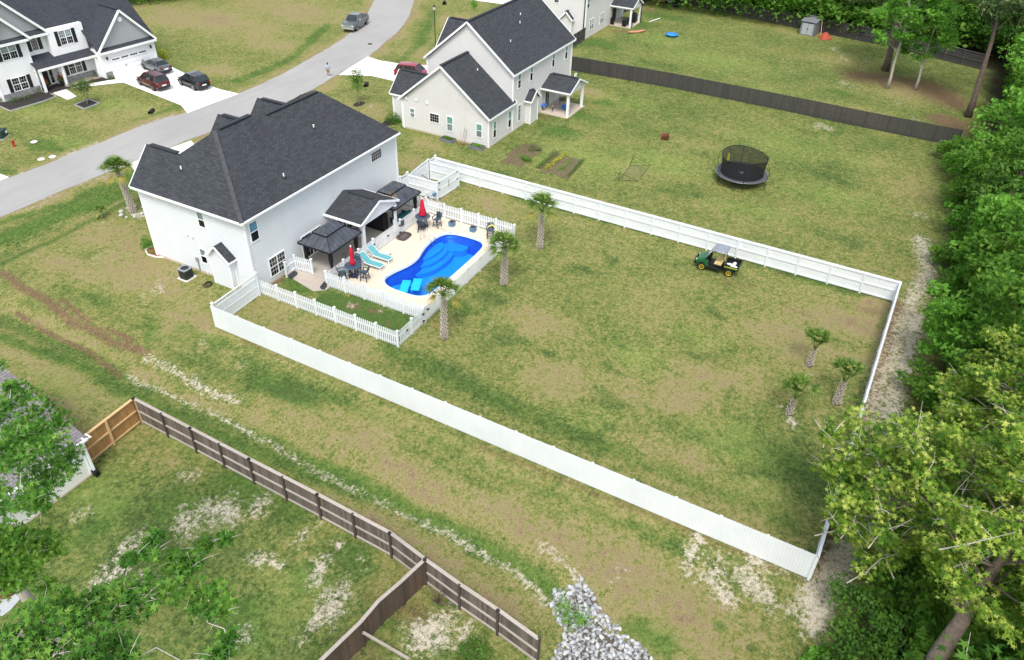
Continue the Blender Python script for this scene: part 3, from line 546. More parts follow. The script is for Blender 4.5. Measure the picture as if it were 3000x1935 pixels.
# the ground sheet runs under the deck, so cut the pool out of it: the hull sits in a pit
b = MB(); ring_sheet(b, (3.45, 16.75, -12.5, -4.02), offs(pl, .12), .05)
dk = b.build('pool_deck', 'pool_deck'); struct(dk)
me = go.data                                      # open the ground below the pool
import bmesh
bm = bmesh.new(); bm.from_mesh(me); pi = np.array(offs(pl, .05))
dele = []
for f in bm.faces:
    c = f.calc_center_median()
    if 4.3 < c.x < 15.9 and -12.1 < c.y < -6.0:
        xs = [v.co.x for v in f.verts]; ys = [v.co.y for v in f.verts]
        if min(xs) < 15.1 and max(xs) > 5.3 and min(ys) < -6.75 and max(ys) > -11.2: dele.append(f)
bmesh.ops.delete(bm, geom=dele, context='FACES'); bm.to_mesh(me); bm.free()
struct(MB().slab([(3.9, -4.01, .055), (16.9, -4.01, .055), (16.9, -.02, .055), (3.9, -.02, .055)], .05).build('patio', 'patio'))
sheet('paver_path', [(2.85, -.45), (3.89, -.3), (3.89, -4.05), (2.8, -4.1), (2.2, -3.4), (2.5, -2.0)], 'pavers', .03)
sheet('paver_path', [(17.2, -2.0), (19.05, -2.0), (19.08, -4.0), (17.6, -4.0)], 'pavers', .03)

# ------------------------------------------------------------------ pool
pool = thing('swimming_pool', 'blue fibreglass swimming pool curving in at one side, sunk in the beige deck', 'pool', (10, -9, 0))
def loc(pts, o=(10, -9)): return [(x-o[0], y-o[1]) for x, y in pts]
def poolmat(name, c1, c2):
    t = NT(name); f = t.noise(1.1, 4, t.pos()); f2 = t.noise(9, 3, t.pos(), dist=1.2)
    c = t.mix(t.ramp(f, .3, .7), lin(c1), lin(c2)); c = t.mix(t.ramp(f2, .45, .6, 0, .3), c, tuple(min(1, v*1.25) for v in lin(c2)))
    t.l(c, t.b.inputs['Base Color']); t.b.inputs['Roughness'].default_value = .4; return t.m
M['gel_deep'] = poolmat('gel_deep', '2a94e4', '35a4ef'); M['gel_wall'] = poolmat('gel_wall', '1646b0', '1d5ac8'); M['gel_step'] = poolmat('gel_step', '278cde', '329eec'); M['coping'] = plain('coping', 'c9d3dc', .4, var=.04)
L0 = loc(pl); b = MB()
lev = [(0.0, .06), (-.10, .03), (-.10, -.02), (-.35, -.06), (-.36, -.16), (-1.25, -.55)]
b.loft([[(x, y, z) for x, y in (offs(L0, o) if abs(o) > 1e-6 else L0)] for z, o in lev], cap=False); b.build('wall', 'gel_wall', pool, smooth=True)
MB().poly([(x, y, -1.24) for x, y in offs(L0, -.5)]).build('floor', 'gel_deep', pool)
b = MB(); o1, o2 = offs(L0, .13), offs(L0, -.02); n = len(L0)
b.loft([[(x, y, .045) for x, y in o1], [(x, y, .085) for x, y in o1], [(x, y, .085) for x, y in o2], [(x, y, -.06) for x, y in o2]], cap=False); b.build('coping', 'coping', pool)
def lobe(cx, cy, rx, ry, rot, z0, z1, name, m, a0=0, a1=360):
    b = MB(); pts = []
    for k in range(40):
        t = R(a0+(a1-a0)*k/39); u, v = rx*math.cos(t), ry*math.sin(t); w = .12*math.sin(3*t)
        pts.append((cx-10+(u*(1+w))*math.cos(R(rot))-v*math.sin(R(rot)), cy+9+u*(1+w)*math.sin(R(rot))+v*math.cos(R(rot))))
    return b.prism(pts, z0, z1).build(name, m, pool)
# entry steps and bench along the house side, each a little deeper
lobe(11.6, -7.9, 2.6, .95, -3, -1.2, -.85, 'step', 'gel_step'); lobe(11.8, -7.6, 2.1, .75, -3, -1.2, -.62, 'step', 'gel_step'); lobe(12.1, -7.35, 1.6, .5, -3, -1.2, -.42, 'step', 'gel_step')
lobe(6.5, -8.6, 1.0, 1.5, 10, -1.2, -.8, 'bench', 'gel_step'); lobe(14.1, -8.2, .8, 1.2, 15, -1.2, -.7, 'bench', 'gel_step')
def water():
    t = NT('pool_water'); f = t.noise(2.2, 3, t.pos(), dist=.6)
    t.t.nodes.remove(t.b); tr = t.n('BsdfTransparent'); tr.inputs[0].default_value = (.42, .84, .98, 1); gl = t.n('BsdfGlossy'); gl.inputs['Roughness'].default_value = .03
    fr = t.n('Fresnel'); fr.inputs[0].default_value = 1.2; mx = t.n('MixShader'); bp = t.n('Bump'); bp.inputs['Strength'].default_value = .3; bp.inputs['Distance'].default_value = .05
    t.l(f, bp.inputs['Height']); t.l(bp.outputs[0], gl.inputs['Normal']); t.l(bp.outputs[0], fr.inputs['Normal'])
    t.l(fr.outputs[0], mx.inputs[0]); t.l(tr.outputs[0], mx.inputs[1]); t.l(gl.outputs[0], mx.inputs[2]); t.l(mx.outputs[0], t.out.inputs[0]); return t.m
M['pool_water'] = water()
MB().poly([(x, y, -.13) for x, y in offs(L0, .0)]).build('water', 'pool_water', pool)
MB().tube([(x, y, -.03) for x, y in offs(L0, -.045)], .03, 6, False).build('lip', 'coping', pool, smooth=True)

# ------------------------------------------------------------------ houses
def window(par, ax, wall, sgn, u0, u1, z0, z1, style='dh', top='glass_grey', bot='glass_dark', name='window'):
    """ax 'y': wall plane y=wall, u along x. ax 'x': plane x=wall, u along y. sgn: outward direction."""
    def bx(b, a0, a1, d0, d1, c0, c1):
        lo, hi = sorted((wall+sgn*d0, wall+sgn*d1))
        return b.box(a0, a1, lo, hi, c0, c1) if ax == 'y' else b.box(lo, hi, a0, a1, c0, c1)
    t = .07; b = MB()
    bx(b, u0-t, u1+t, .0, .05, z1, z1+t); bx(b, u0-t, u1+t, .0, .06, z0-t, z0); bx(b, u0-t, u0, .0, .05, z0, z1); bx(b, u1, u1+t, .0, .05, z0, z1)
    zm = (z0+z1)/2; um = (u0+u1)/2
    if style in ('dh', 'twin'): bx(b, u0, u1, .0, .042, zm-.03, zm+.03)
    if style == 'twin': bx(b, um-.05, um+.05, .0, .045, z0, z1)
    w = b.build(name, 'trim', par)
    if style in ('dh', 'twin'):
        bx(MB(), u0, u1, .0, .02, zm, z1).build('upper_pane', top, w); bx(MB(), u0, u1, .0, .018, z0, zm).build('lower_pane', bot, w)
    else: bx(MB(), u0, u1, .0, .02, z0, z1).build('pane', bot, w)
    if style in ('grid', 'twin', 'dhgrid'):
        g = MB()
        if style == 'grid': nu, nz = max(3, int((u1-u0)/.26)), max(3, int((z1-z0)/.26))
        else: nu, nz = (6 if style == 'twin' else 3), 4
        for i in range(1, nu): u = u0+(u1-u0)*i/nu; bx(g, u-.006, u+.006, .021, .032, z0, z1)
        for i in range(1, nz):
            z = z0+(z1-z0)*i/nz; bx(g, u0, u1, .0225, .0335, z-.006, z+.006)
        g.build('muntins', 'trim', w)
    return w
def fascia(par, segs, h=.2, w=.06, name='fascia', mat='trim'):
    b = MB()
    for p, q in segs: b.bar((p[0], p[1], p[2]-h/2), (q[0], q[1], q[2]-h/2), w, h)
    return b.build(name, mat, par)
def cornerboard(b, x, y, z1, w=.14): b.box(x-w/2, x+w/2, y-w/2, y+w/2, .05, z1)
def vent_pipe(par, x, y, z):
    MB().tube([(x, y, z-.1), (x, y, z+.32)], .055, 8).build('vent_pipe', 'trim', par); MB().lathe([(.16, -.02), (.12, .05), (.07, .1)], (x, y, z), 10).build('vent_boot', 'black', par)

# pool house (main two storey house)
HA = thing('house', 'large white two-storey house with a dark hipped roof, beside the swimming pool', 'house')
W0, D0, H0 = 17.95, 10.45, 6.12
MB().box(0, W0, 0, D0, .0, H0).build('wall', 'side_white', HA)
MB().box(-.03, W0+.03, -.03, D0+.03, -.2, .18).build('foundation', 'slab', HA)
b = MB()
for x, y in ((0, 0), (W0, 0), (0, D0), (W0, D0)): cornerboard(b, x, y, H0)
b.each('corner_trim', 'trim', HA)
rz = .12; A1 = (3.5, 5.08, 10.22); A2 = (7.4, 5.08, 10.22); B1 = (7.75, 4.7, 9.93); B2 = (14.35, 4.7, 9.93)
b = MB()
b.slab([(-.45, -.33, 6.12), (18.2, -.33, 6.12), B2, B1, A2, A1], rz)
b.slab([(-.45, 10.75, 6.12), (-.45, -.33, 6.12), A1, (1.9, 7.32, 8.58), (1.9, 10.75, 8.58)], rz)
b.slab([(18.2, -.33, 6.12), (18.2, 10.7, 6.12), B2], rz)
b.slab([A1, A2, (7.75, 10.7, 6.0), (-.2, 10.6, 6.1)], rz); b.slab([B1, B2, (18.2, 10.7, 6.12), (7.75, 10.7, 6.0)], rz); b.slab([A2, B1, (7.75, 7.5, 8.2)], rz)
b.slab([(1.9, 10.75, 8.58), (1.9, 7.32, 8.58), (4.25, 10.75, 6.12)], rz)
for gx, zz, y0, ye in ((9.05, 8.5, 7.3, 10.85), (13.5, 8.45, 6.6, 10.85)):
    b.slab([(gx, y0, zz), (gx, ye, zz), (gx-2.3, ye, zz-2.4), (gx-2.3, y0+3.2, zz-2.4)], rz); b.slab([(gx, ye, zz), (gx, y0, zz), (gx+2.3, y0+3.2, zz-2.4), (gx+2.3, ye, zz-2.4)], rz)
b.build('roof', 'shingle', HA)
b = MB()
b.poly([(-.05, 10.46, 6.0), (4.0, 10.46, 6.0), (1.9, 10.46, 8.4)])
for gx in (9.05, 13.5): b.poly([(gx-2.1, 10.5, 6.0), (gx+2.1, 10.5, 6.0), (gx, 10.5, 8.25)]); b.box(gx-2.1, gx+2.1, 10.4, 10.5, 0, 6.05)
b.each('gable', 'side_white', HA)
fascia(HA, [((-.45, -.33, 6.12), (18.2, -.33, 6.12)), ((-.45, 10.75, 6.12), (-.45, -.33, 6.12)), ((18.2, -.33, 6.12), (18.2, 10.7, 6.12)), ((-.45, 10.78, 6.12), (1.9, 10.78, 8.58)), ((4.25, 10.78, 6.12), (1.9, 10.78, 8.58))])
MB().box(-.42, 18.17, -.3, .1, 5.93, 5.97).box(-.42, .1, .1, 10.7, 5.93, 5.97).build('soffit', 'trim', HA)
MB().bar((-.44, -.40, 6.06), (18.2, -.40, 6.06), .1, .12).build('gutter', 'trim', HA)
b = MB()                                        # ridge and hip caps, and the raised ridge vents
for p, q in ((A1, (-.45, -.33, 6.12)), ): b.bar(Vector(p)+Vector((0, 0, .02)), Vector(q)+Vector((0, 0, .03)), .3, .05)
b.build('hip_cap', 'ridgehip', HA)
b = MB()
for p, q in (((3.9, 5.08, 10.27), (7.0, 5.08, 10.27)), ((8.2, 4.7, 9.98), (14.1, 4.7, 9.98)), ((1.9, 7.5, 8.62), (1.9, 10.3, 8.62)), ((9.05, 7.8, 8.55), (9.05, 10.3, 8.55)), ((13.5, 7.1, 8.5), (13.5, 10.3, 8.5))): b.bar(p, q, .34, .09)
b.each('ridge_vent', 'ridge', HA)
vent_pipe(HA, 11.0, 2.6, 8.35); vent_pipe(HA, 5.2, .75, 6.98); vent_pipe(HA, 1.15, 6.6, 7.75)
window(HA, 'y', 0, -1, 1.6, 3.2, .55, 2.0, 'twin', 'glass_dark', name='window')
window(HA, 'y', 0, -1, .42, 1.12, 4.1, 5.55, 'dh', 'glass_blue'); window(HA, 'y', 0, -1, 14.5, 15.85, 4.72, 5.5, 'grid'); window(HA, 'y', 0, -1, 5.2, 7.4, .2, 2.1, 'twin', 'glass_dark', name='patio_door'); window(HA, 'y', 0, -1, 9.5, 11.5, .2, 2.1, 'twin', 'glass_dark', name='patio_door')
window(HA, 'x', 0, -1, 4.0, 4.58, 4.32, 5.5, 'dh', 'glass_grey', 'glass_dark'); window(HA, 'x', 0, -1, 4.72, 5.25, 1.05, 2.22, 'dh', 'glass_grey', 'glass_dark')
MB().box(-.12, -.01, 6.13, 6.33, 3.1, 3.3).build('wall_vent', 'trim', HA); MB().box(-.14, -.01, 5.6, 5.82, 3.05, 3.27).build('wall_vent', 'trim', HA)
MB().box(-.14, -.01, 5.65, 5.88, .95, 1.3).box(-.08, -.01, 5.72, 5.78, .1, .95).build('meter', 'grey_plastic', HA); MB().tube([(-.1, 4.9, .4), (-.1, 4.9, .05)], .04).each('downspout', 'trim', HA)
cb = MB().box(-.56, -.001, 1.78, 3.62, 0, 2.5); cb.poly([(-.56, 1.78, 2.5), (-.56, 3.62, 2.5), (-.56, 2.7, 3.35)]); ch = cb.build('bump_out', 'side_white', HA)
MB().slab([(-.78, 2.7, 3.55), (-.78, 1.5, 2.5), (0, 1.5, 2.5), (0, 2.7, 3.55)][::-1], .09).slab([(-.78, 2.7, 3.55), (-.78, 3.9, 2.5), (0, 3.9, 2.5), (0, 2.7, 3.55)], .09).build('roof', 'shingle', ch)
fascia(ch, [((-.79, 2.7, 3.53), (-.79, 1.5, 2.48)), ((-.79, 2.7, 3.53), (-.79, 3.9, 2.48)), ((-.78, 1.5, 2.48), (0, 1.5, 2.48))], .13)
b = MB()
for y in (1.78, 3.62): b.box(-.6, -.5, y-.05, y+.05, 0, 2.5)
b.box(-.1, -.02, 1.7, 1.78, 0, 2.4); b.each('corner_trim', 'trim', ch)
# covered porch
po = MB().slab([(8.1, -3.62, 2.86), (8.1, 0, 2.86), (10.6, 0, 3.86), (10.6, -3.62, 3.86)][::-1], .1).slab([(13.1, -3.62, 2.86), (13.1, 0, 2.86), (10.6, 0, 3.86), (10.6, -3.62, 3.86)], .1).build('porch_roof', 'shingle', HA)
MB().bar((10.6, -.6, 3.9), (10.6, -3.0, 3.9), .3, .08).each('ridge_vent', 'ridge', po)
fascia(po, [((8.08, -3.64, 2.86), (10.6, -3.64, 3.88)), ((13.12, -3.64, 2.86), (10.6, -3.64, 3.88)), ((8.07, -3.6, 2.86), (8.07, 0, 2.86)), ((13.13, -3.6, 2.86), (13.13, 0, 2.86))], .17)
MB().bar((8.0, -3.6, 2.78), (8.0, 0, 2.78), .1, .11).build('gutter', 'trim', po)
MB().poly([(8.3, -3.45, 2.72), (12.9, -3.45, 2.72), (10.6, -3.45, 3.66)]).box(8.3, 12.9, -3.46, -3.3, 2.5, 2.72).each('gable', 'side_white', po)
MB().box(8.3, 12.9, -3.3, -.01, 2.64, 2.68).build('ceiling', 'trim', po)
for x in (8.5, 12.7): MB().box(x-.13, x+.13, -3.5, -3.24, .05, 2.52).box(x-.17, x+.17, -3.54, -3.2, .05, .3).box(x-.17, x+.17, -3.54, -3.2, 2.38, 2.52).build('porch_column', 'trim', HA)

# neighbour house B, origin (31.5,-1.5)
HB = thing('house', 'cream-sided house with a low gabled wing and tall rear block, next to the garden plots', 'house', (31.5, -1.5, 0))
b = MB(); b.box(0, 5.0, 0, 10.5, 0, 3.1); b.poly([(0, 0, 3.1), (0, 10.5, 3.1), (0, 5.4, 7.35)]); b.box(5.0, 19.15, 0, 10.5, 0, 6.1); b.poly([(5.0, 0, 6.1), (5.0, 10.5, 6.1), (5.0, 5.3, 10.35)]); b.poly([(19.15, 10.5, 6.1), (19.15, 0, 6.1), (19.15, 5.3, 10.35)])
b.box(1.3, 5.0, 10.4, 12.6, 0, 2.9); b.poly([(1.3, 12.6, 2.9), (5.0, 12.6, 2.9), (3.15, 12.6, 4.8)][::-1]); b.build('wall', 'side_cream', HB)
MB().box(-.03, 19.18, -.03, 10.5, -.2, .16).build('foundation', 'slab', HB)
def gable_roof_x(par, x0, x1, y0, y1, yr, ze, zr, mat='shingle', t=.12, name='roof'):   # ridge along x
    b = MB(); b.slab([(x0, y0, ze), (x1, y0, ze), (x1, yr, zr), (x0, yr, zr)], t); b.slab([(x1, y1, ze), (x0, y1, ze), (x0, yr, zr), (x1, yr, zr)], t); r = b.build(name, mat, par)
    segs = []
    for x in (x0-.02, x1+.02): segs += [((x, y0-.02, ze), (x, yr, zr+.01)), ((x, y1+.02, ze), (x, yr, zr+.01))]
    fascia(par, segs+[((x0, y0-.02, ze), (x1, y0-.02, ze)), ((x0, y1+.02, ze), (x1, y1+.02, ze))], .19); MB().bar((x0+.1, yr, zr+.03), (x1-.1, yr, zr+.03), .32, .08).each('ridge_vent', 'ridge', r); return r
def gable_roof_y(par, x0, x1, y0, y1, xr, ze, zr, mat='shingle', t=.1, name='roof', fas=True):
    b = MB(); b.slab([(x0, y1, ze), (x0, y0, ze), (xr, y0, zr), (xr, y1, zr)], t); b.slab([(x1, y0, ze), (x1, y1, ze), (xr, y1, zr), (xr, y0, zr)], t); r = b.build(name, mat, par)
    segs = []
    for y in (y0-.02, y1+.02): segs += [((x0-.02, y, ze), (xr, y, zr+.01)), ((x1+.02, y, ze), (xr, y, zr+.01))]
    if fas: fascia(par, segs+[((x0-.02, y0, ze), (x0-.02, y1, ze)), ((x1+.02, y0, ze), (x1+.02, y1, ze))], .17)
    MB().bar((xr, y0+.3, zr+.03), (xr, y1-.3, zr+.03), .3, .07).each('ridge_vent', 'ridge', r); return r
gable_roof_x(HB, -.3, 5.4, -.25, 10.85, 5.4, 3.15, 7.5); gable_roof_x(HB, 4.7, 19.55, -.25, 10.75, 5.3, 6.15, 10.6)
gable_roof_y(HB, 1.1, 5.2, 7.0, 12.9, 3.15, 2.95, 4.95); gable_roof_y(HB, 7.6, 12.8, 7.2, 11.0, 10.2, 6.6, 9.0); gable_roof_y(HB, 8.1, 12.5, 8.2, 11.6, 10.3, 5.9, 7.95)
b = MB()
for x, y, z in ((0, 0, 3.0), (0, 10.5, 3.0), (5.0, 0, 6.0), (19.15, 0, 6.0), (19.15, 10.5, 6), (5.0, 10.5, 6), (1.3, 12.6, 2.9)): cornerboard(b, x, y, z)
b.box(-.1, -.02, 10.3, 10.4, 0, 3); b.each('corner_trim', 'trim', HB)
for x in (6.05, 8.75, 14.05, 17.4): window(HB, 'y', 0, -1, x-.02, x+.56, 4.35, 6.0, 'dh', 'glass_teal')
window(HB, 'y', 0, -1, .9, 1.45, .75, 2.45, 'dh', 'glass_teal'); window(HB, 'y', 0, -1, 4.05, 4.62, .75, 2.45, 'dh', 'glass_teal'); window(HB, 'y', 0, -1, 6.2, 6.75, .75, 2.45, 'dhgrid', bot='glass_dark')
window(HB, 'x', 0, -1, 9.0, 9.5, 1.4, 2.3, 'dh', 'glass_grey', 'glass_grey'); window(HB, 'x', 0, -1, 5.95, 7.02, 1.42, 2.28, 'grid'); window(HB, 'x', 0, -1, 4.3, 4.92, .88, 2.35, 'dh', 'glass_teal', 'glass_grey'); window(HB, 'x', 0, -1, .82, 1.42, .98, 2.3, 'dh', 'glass_teal', 'glass_grey')
for y, z in ((9.86, 3.29), (8.67, 3.38), (7.34, 3.32)): MB().box(-.1, -.005, y-.1, y+.1, z-.12, z+.1).build('wall_vent', 'trim', HB)
cb = MB().box(7.85, 9.55, -.65, -.001, 0, 2.6); cb.poly([(7.85, -.65, 2.6), (9.55, -.65, 2.6), (8.7, -.65, 3.4)]); ch = cb.build('bump_out', 'side_cream', HB)
gable_roof_y(ch, 7.6, 9.8, -.9, .0, 8.7, 2.6, 3.55)
MB().box(7.8, 7.9, -.7, -.6, 0, 2.6).box(9.5, 9.6, -.7, -.6, 0, 2.6).each('corner_trim', 'trim', ch)
MB().box(12.7, 13.6, -.04, -.001, .15, 2.25).build('patio_door', 'glass_dark', HB); MB().box(12.6, 12.7, -.05, -.001, .15, 2.3).box(13.6, 13.68, -.05, -.001, .15, 2.3).box(13.12, 13.17, -.06, -.03, .15, 2.25).box(12.6, 13.68, -.05, -.001, 2.25, 2.35).build('door_frame', 'trim', HB)
window(HB, 'y', 0, -1, 10.15, 10.6, .75, 2.3, 'dhgrid', bot='glass_dark')
pr = gable_roof_y(HB, 11.4, 16.0, -3.65, 0, 13.7, 2.85, 3.85, name='porch_roof')
MB().poly([(11.6, -3.4, 2.7), (15.8, -3.4, 2.7), (13.7, -3.4, 3.62)]).box(11.6, 15.8, -3.42, -3.25, 2.5, 2.7).box(11.6, 11.75, -3.25, 0, 2.5, 2.7).each('gable', 'side_cream', pr)
for x in (11.75, 15.5): MB().box(x-.13, x+.13, -3.42, -3.16, .08, 2.52).build('porch_column', 'trim', HB)
MB().slab([(11.4, -3.5, .1), (15.95, -3.5, .1), (15.95, 0, .1), (11.4, 0, .1)], .1).build('porch_floor', 'slab', HB)
MB().box(13.9, 14.35, -2.95, -2.85, 3.75, 4.15).build('vent_hood', 'trim', pr)
vent_pipe(HB, 12.2, 3.2, 8.95); vent_pipe(HB, 8.3, 2.2, 8.1); vent_pipe(HB, 3.9, 3.6, 6.1); vent_pipe(HB, 13.6, 3.9, 9.4)

# neighbour house D, origin (70.8,5.65)
HD = thing('house', 'cream-sided house at the top edge with a rear porch and black downspouts', 'house', (70.8, 5.65, 0))
MB().box(0, 14.5, 0, 10.5, 0, 6.1).build('wall', 'side_cream', HD); MB().box(-.03, 14.5, -.03, 10.5, -.2, .15).build('foundation', 'slab', HD)
gable_roof_x(HD, -.3, 14.9, -.3, 10.8, 5.25, 6.15, 10.4)
b = MB(); cornerboard(b, 0, 0, 6); cornerboard(b, 0, 10.5, 6); b.each('corner_trim', 'trim', HD)
MB().box(-.22, -.1, .12, .22, 0, 6).box(9.2, 9.3, -3.6, -3.5, 0, 2.8).box(12.75, 12.85, -3.6, -3.5, 0, 2.8).each('downspout', 'metal_black', HD)
for x in (1.6, 5.3): window(HD, 'y', 0, -1, x, x+1.3, .95, 2.35, 'twin', 'glass_grey')
window(HD, 'y', 0, -1, .25, .95, 4.2, 5.5, 'dh', 'glass_grey'); window(HD, 'x', 0, -1, 4.25, 4.9, 4.45, 5.4, 'grid')
cb = MB().box(-.55, -.001, 1.9, 3.5, 0, 2.6); cb.poly([(-.55, 1.9, 2.6), (-.55, 3.5, 2.6), (-.55, 2.7, 3.5)]); ch = cb.build('bump_out', 'side_cream', HD)
gable_roof_x(ch, -.8, 0, 1.65, 3.75, 2.7, 2.6, 3.65); MB().box(-.6, -.5, 1.85, 1.95, 0, 2.6).each('corner_trim', 'trim', ch)
MB().box(10.0, 11.4, -.04, -.001, .15, 2.3).build('patio_door', 'black', HD)
pr = gable_roof_y(HD, 9.0, 13.1, -3.6, 0, 11.05, 2.85, 3.9, name='porch_roof')
MB().poly([(9.2, -3.4, 2.7), (12.9, -3.4, 2.7), (11.05, -3.4, 3.65)]).box(9.2, 12.9, -3.42, -3.25, 2.5, 2.7).box(9.2, 9.35, -3.25, 0, 2.5, 2.7).each('gable', 'side_cream', pr)
for x in (9.05, 12.7): MB().box(x-.12, x+.12, -3.42, -3.18, .08, 2.52).build('porch_column', 'trim', HD)
MB().slab([(8.9, -3.5, .1), (13.0, -3.5, .1), (13.0, 0, .1), (8.9, 0, .1)], .1).build('porch_floor', 'slab', HD)

# farmhouse C across the street, turned to its own axis
oc = w2l((-48.711, 92.612, 0)); RC = R(56.5)-TH       # x along the facade, y away from the camera
HC_ = thing('house', 'bright white farmhouse with black shutters, stone skirt and a white garage door across the street', 'house', (oc.x, oc.y, 0), RC)
b = MB(); b.box(-1.1, 6.05, .0, 9, 0, 3.05); b.box(-5.35, -1.1, 2.0, 9, 0, 6.2); b.box(-20, -5.35, 2.9, 9, 0, 6.2); b.box(-12.2, -7.95, 1.95, 3, 0, 6.1)
b.build('wall', 'side_bright', HC_)
b = MB(); b.poly([(-1.0, -.02, 3.4), (5.9, -.02, 3.4), (2.45, -.02, 7.0)]); b.poly([(-13.5, 2.6, 6.35), (-5.4, 2.6, 6.35), (-9.5, 2.6, 10.2)]); b.poly([(-12.4, 1.75, 6.3), (-7.8, 1.75, 6.3), (-10.1, 1.75, 8.5)]); b.each('gable', 'side_grey', HC_)
b = MB(); t_ = .12
b.slab([(-1.4, -.3, 3.2), (6.35, -.3, 3.2), (6.35, 6.2, 9.3), (-1.4, 6.2, 9.3)], t_); b.slab([(6.35, 12, 4), (-1.4, 12, 4), (-1.4, 6.2, 9.3), (6.35, 6.2, 9.3)], t_)
b.slab([(-1.4, -.32, 3.25), (2.45, -.32, 7.28), (2.45, 4.0, 7.28), (-1.4, 1.0, 4.4)], t_); b.slab([(2.45, -.32, 7.28), (6.3, -.32, 3.25), (6.3, 1.0, 4.4), (2.45, 4.0, 7.28)], t_)
b.slab([(-1.3, -.42, 3.12), (6.2, -.42, 3.12), (6.2, .0, 3.42), (-1.3, .0, 3.42)], .06)
b.slab([(-20, 2.5, 6.1), (-1.2, 2.5, 6.1), (-1.2, 7.5, 10.6), (-20, 7.5, 10.6)], t_); b.slab([(-1.2, 12, 6.1), (-20, 12, 6.1), (-20, 7.5, 10.6), (-1.2, 7.5, 10.6)], t_)
b.slab([(-5.1, 2.2, 6.0), (-9.5, 2.2, 10.5), (-9.5, 8, 10.5), (-5.1, 3.2, 6.2)], t_); b.slab([(-9.5, 2.2, 10.5), (-14, 2.2, 6.0), (-14, 3.2, 6.2), (-9.5, 8, 10.5)], t_)
b.slab([(-7.6, 1.4, 6.05), (-10.1, 1.4, 8.75), (-10.1, 5, 8.75), (-7.6, 2.9, 6.2)], t_); b.slab([(-10.1, 1.4, 8.75), (-12.6, 1.4, 6.05), (-12.6, 2.9, 6.2), (-10.1, 5, 8.75)], t_)
b.slab([(-13, 2.0, 6.0), (-5.2, 2.0, 6.0), (-5.2, 2.62, 6.4), (-13, 2.62, 6.4)], .06); b.slab([(-12.4, 1.4, 6.0), (-7.8, 1.4, 6.0), (-7.8, 1.76, 6.32), (-12.4, 1.76, 6.32)], .06)
b.slab([(-8.2, .75, 2.75), (-1.15, .75, 2.75), (-1.15, 2.9, 3.7), (-8.2, 2.9, 3.7)], .1)
b.build('roof', 'shingle_c', HC_)
b = MB(); b.bar((2.45, -.1, 7.32), (2.45, 3.6, 7.32), .3, .08); b.each('ridge_vent', 'ridge', HC_)
fascia(HC_, [((-1.42, -.36, 3.25), (2.45, -.36, 7.3)), ((2.45, -.36, 7.3), (6.35, -.36, 3.22)), ((-1.3, -.45, 3.12), (6.25, -.45, 3.12)), ((-5.0, 2.15, 5.98), (-9.5, 2.15, 10.52)), ((-7.5, 1.35, 6.02), (-10.1, 1.35, 8.78)), ((-5.1, 2.45, 6.1), (-1.1, 2.45, 6.1)), ((-8.2, .72, 2.75), (-1.1, .72, 2.75)), ((-13, 1.95, 5.98), (-5.2, 1.95, 5.98)), ((-10.1, 1.35, 8.78), (-12.6, 1.35, 6.02)), ((-12.4, 1.35, 6.0), (-7.8, 1.35, 6.0))], .26, .08)
MB().slab([(-8.0, .85, .12), (-1.1, .85, .12), (-1.1, 3.0, .12), (-8.0, 3.0, .12)], .12).build('porch_floor', 'slab', HC_)
for x in (-7.95, -5.42, -1.28): MB().box(x-.12, x+.12, .85, 1.09, .1, 2.6).build('porch_column', 'trim', HC_)
MB().box(-8.1, -1.15, .88, 1.06, 2.45, 2.65).build('porch_beam', 'trim', HC_)
gd = MB().box(.0, 4.95, -.06, -.001, .02, 2.2).build('garage_door', 'trim', HC_)
b = MB()
for k in range(4):
    for j in range(4):
        x = .2+k*1.2+j*.24; b.box(x, x+.2, -.085, -.061, 1.88, 2.02)
b.build('window', 'glass_dark', gd); MB().box(1.65, 1.7, -.1, -.061, .85, 1.05).box(1.8, 1.85, -.1, -.061, .85, 1.05).box(3.9, 3.95, -.1, -.061, .85, 1.05).box(4.05, 4.1, -.1, -.061, .85, 1.05).each('handle', 'metal_black', gd)
b = MB()
for k in (1, 2, 3): b.box(0, 4.95, -.075, -.061, .02+.545*k-.01, .02+.545*k+.01)
b.build('panel_line', 'grey_plastic', gd)
for x in (-.4, 5.5): MB().box(x-.07, x+.07, -.2, -.03, 2.1, 2.45).build('wall_lamp', 'metal_black', HC_)
MB().tube([(2.45, -.05, 6.15), (2.45, -.12, 6.15)], .28, 20).build('gable_vent', 'trim', HC_)
MB().box(-1.06, -.15, -.05, .02, 0, .72).box(5.1, 6.02, -.05, .02, 0, .72).box(-5.3, -1.15, 1.94, 2.02, .12, .75).box(-12.15, -8.0, 1.89, 1.97, 0, .72).each('stone_skirt', 'stone', HC_)
MB().box(-1.13, -.98, -.05, .1, 0, 3).box(5.97, 6.1, -.05, .1, 0, 3).box(-12.25, -12.1, 1.9, 2, 0, 6).box(-8, -7.88, 1.9, 2, 0, 6).each('corner_trim', 'trim', HC_)
def shut(x0, x1, y, z0, z1): MB().box(x0, x1, y-.05, y-.001, z0, z1).build('shutter', 'shutter', HC_)
for x0, x1, y, z0, z1 in ((-10.75, -9.2, 1.95, .8, 2.15), (-10.75, -9.2, 1.95, 4.2, 5.65), (-4.1, -2.6, 2.0, .95, 2.4)):
    window(HC_, 'y', y, -1, x0, x1, z0, z1, 'twin', 'glass_grey' if z0 > 3 else 'glass_dark'); shut(x0-.52, x0-.12, y, z0-.05, z1+.05); shut(x1+.12, x1+.52, y, z0-.05, z1+.05)
window(HC_, 'y', 2.0, -1, -4.05, -2.65, 4.3, 5.8, 'twin', 'glass_grey'); shut(-4.55, -4.15, 2.0, 4.25, 5.85); shut(-2.55, -2.15, 2.0, 4.25, 5.85)
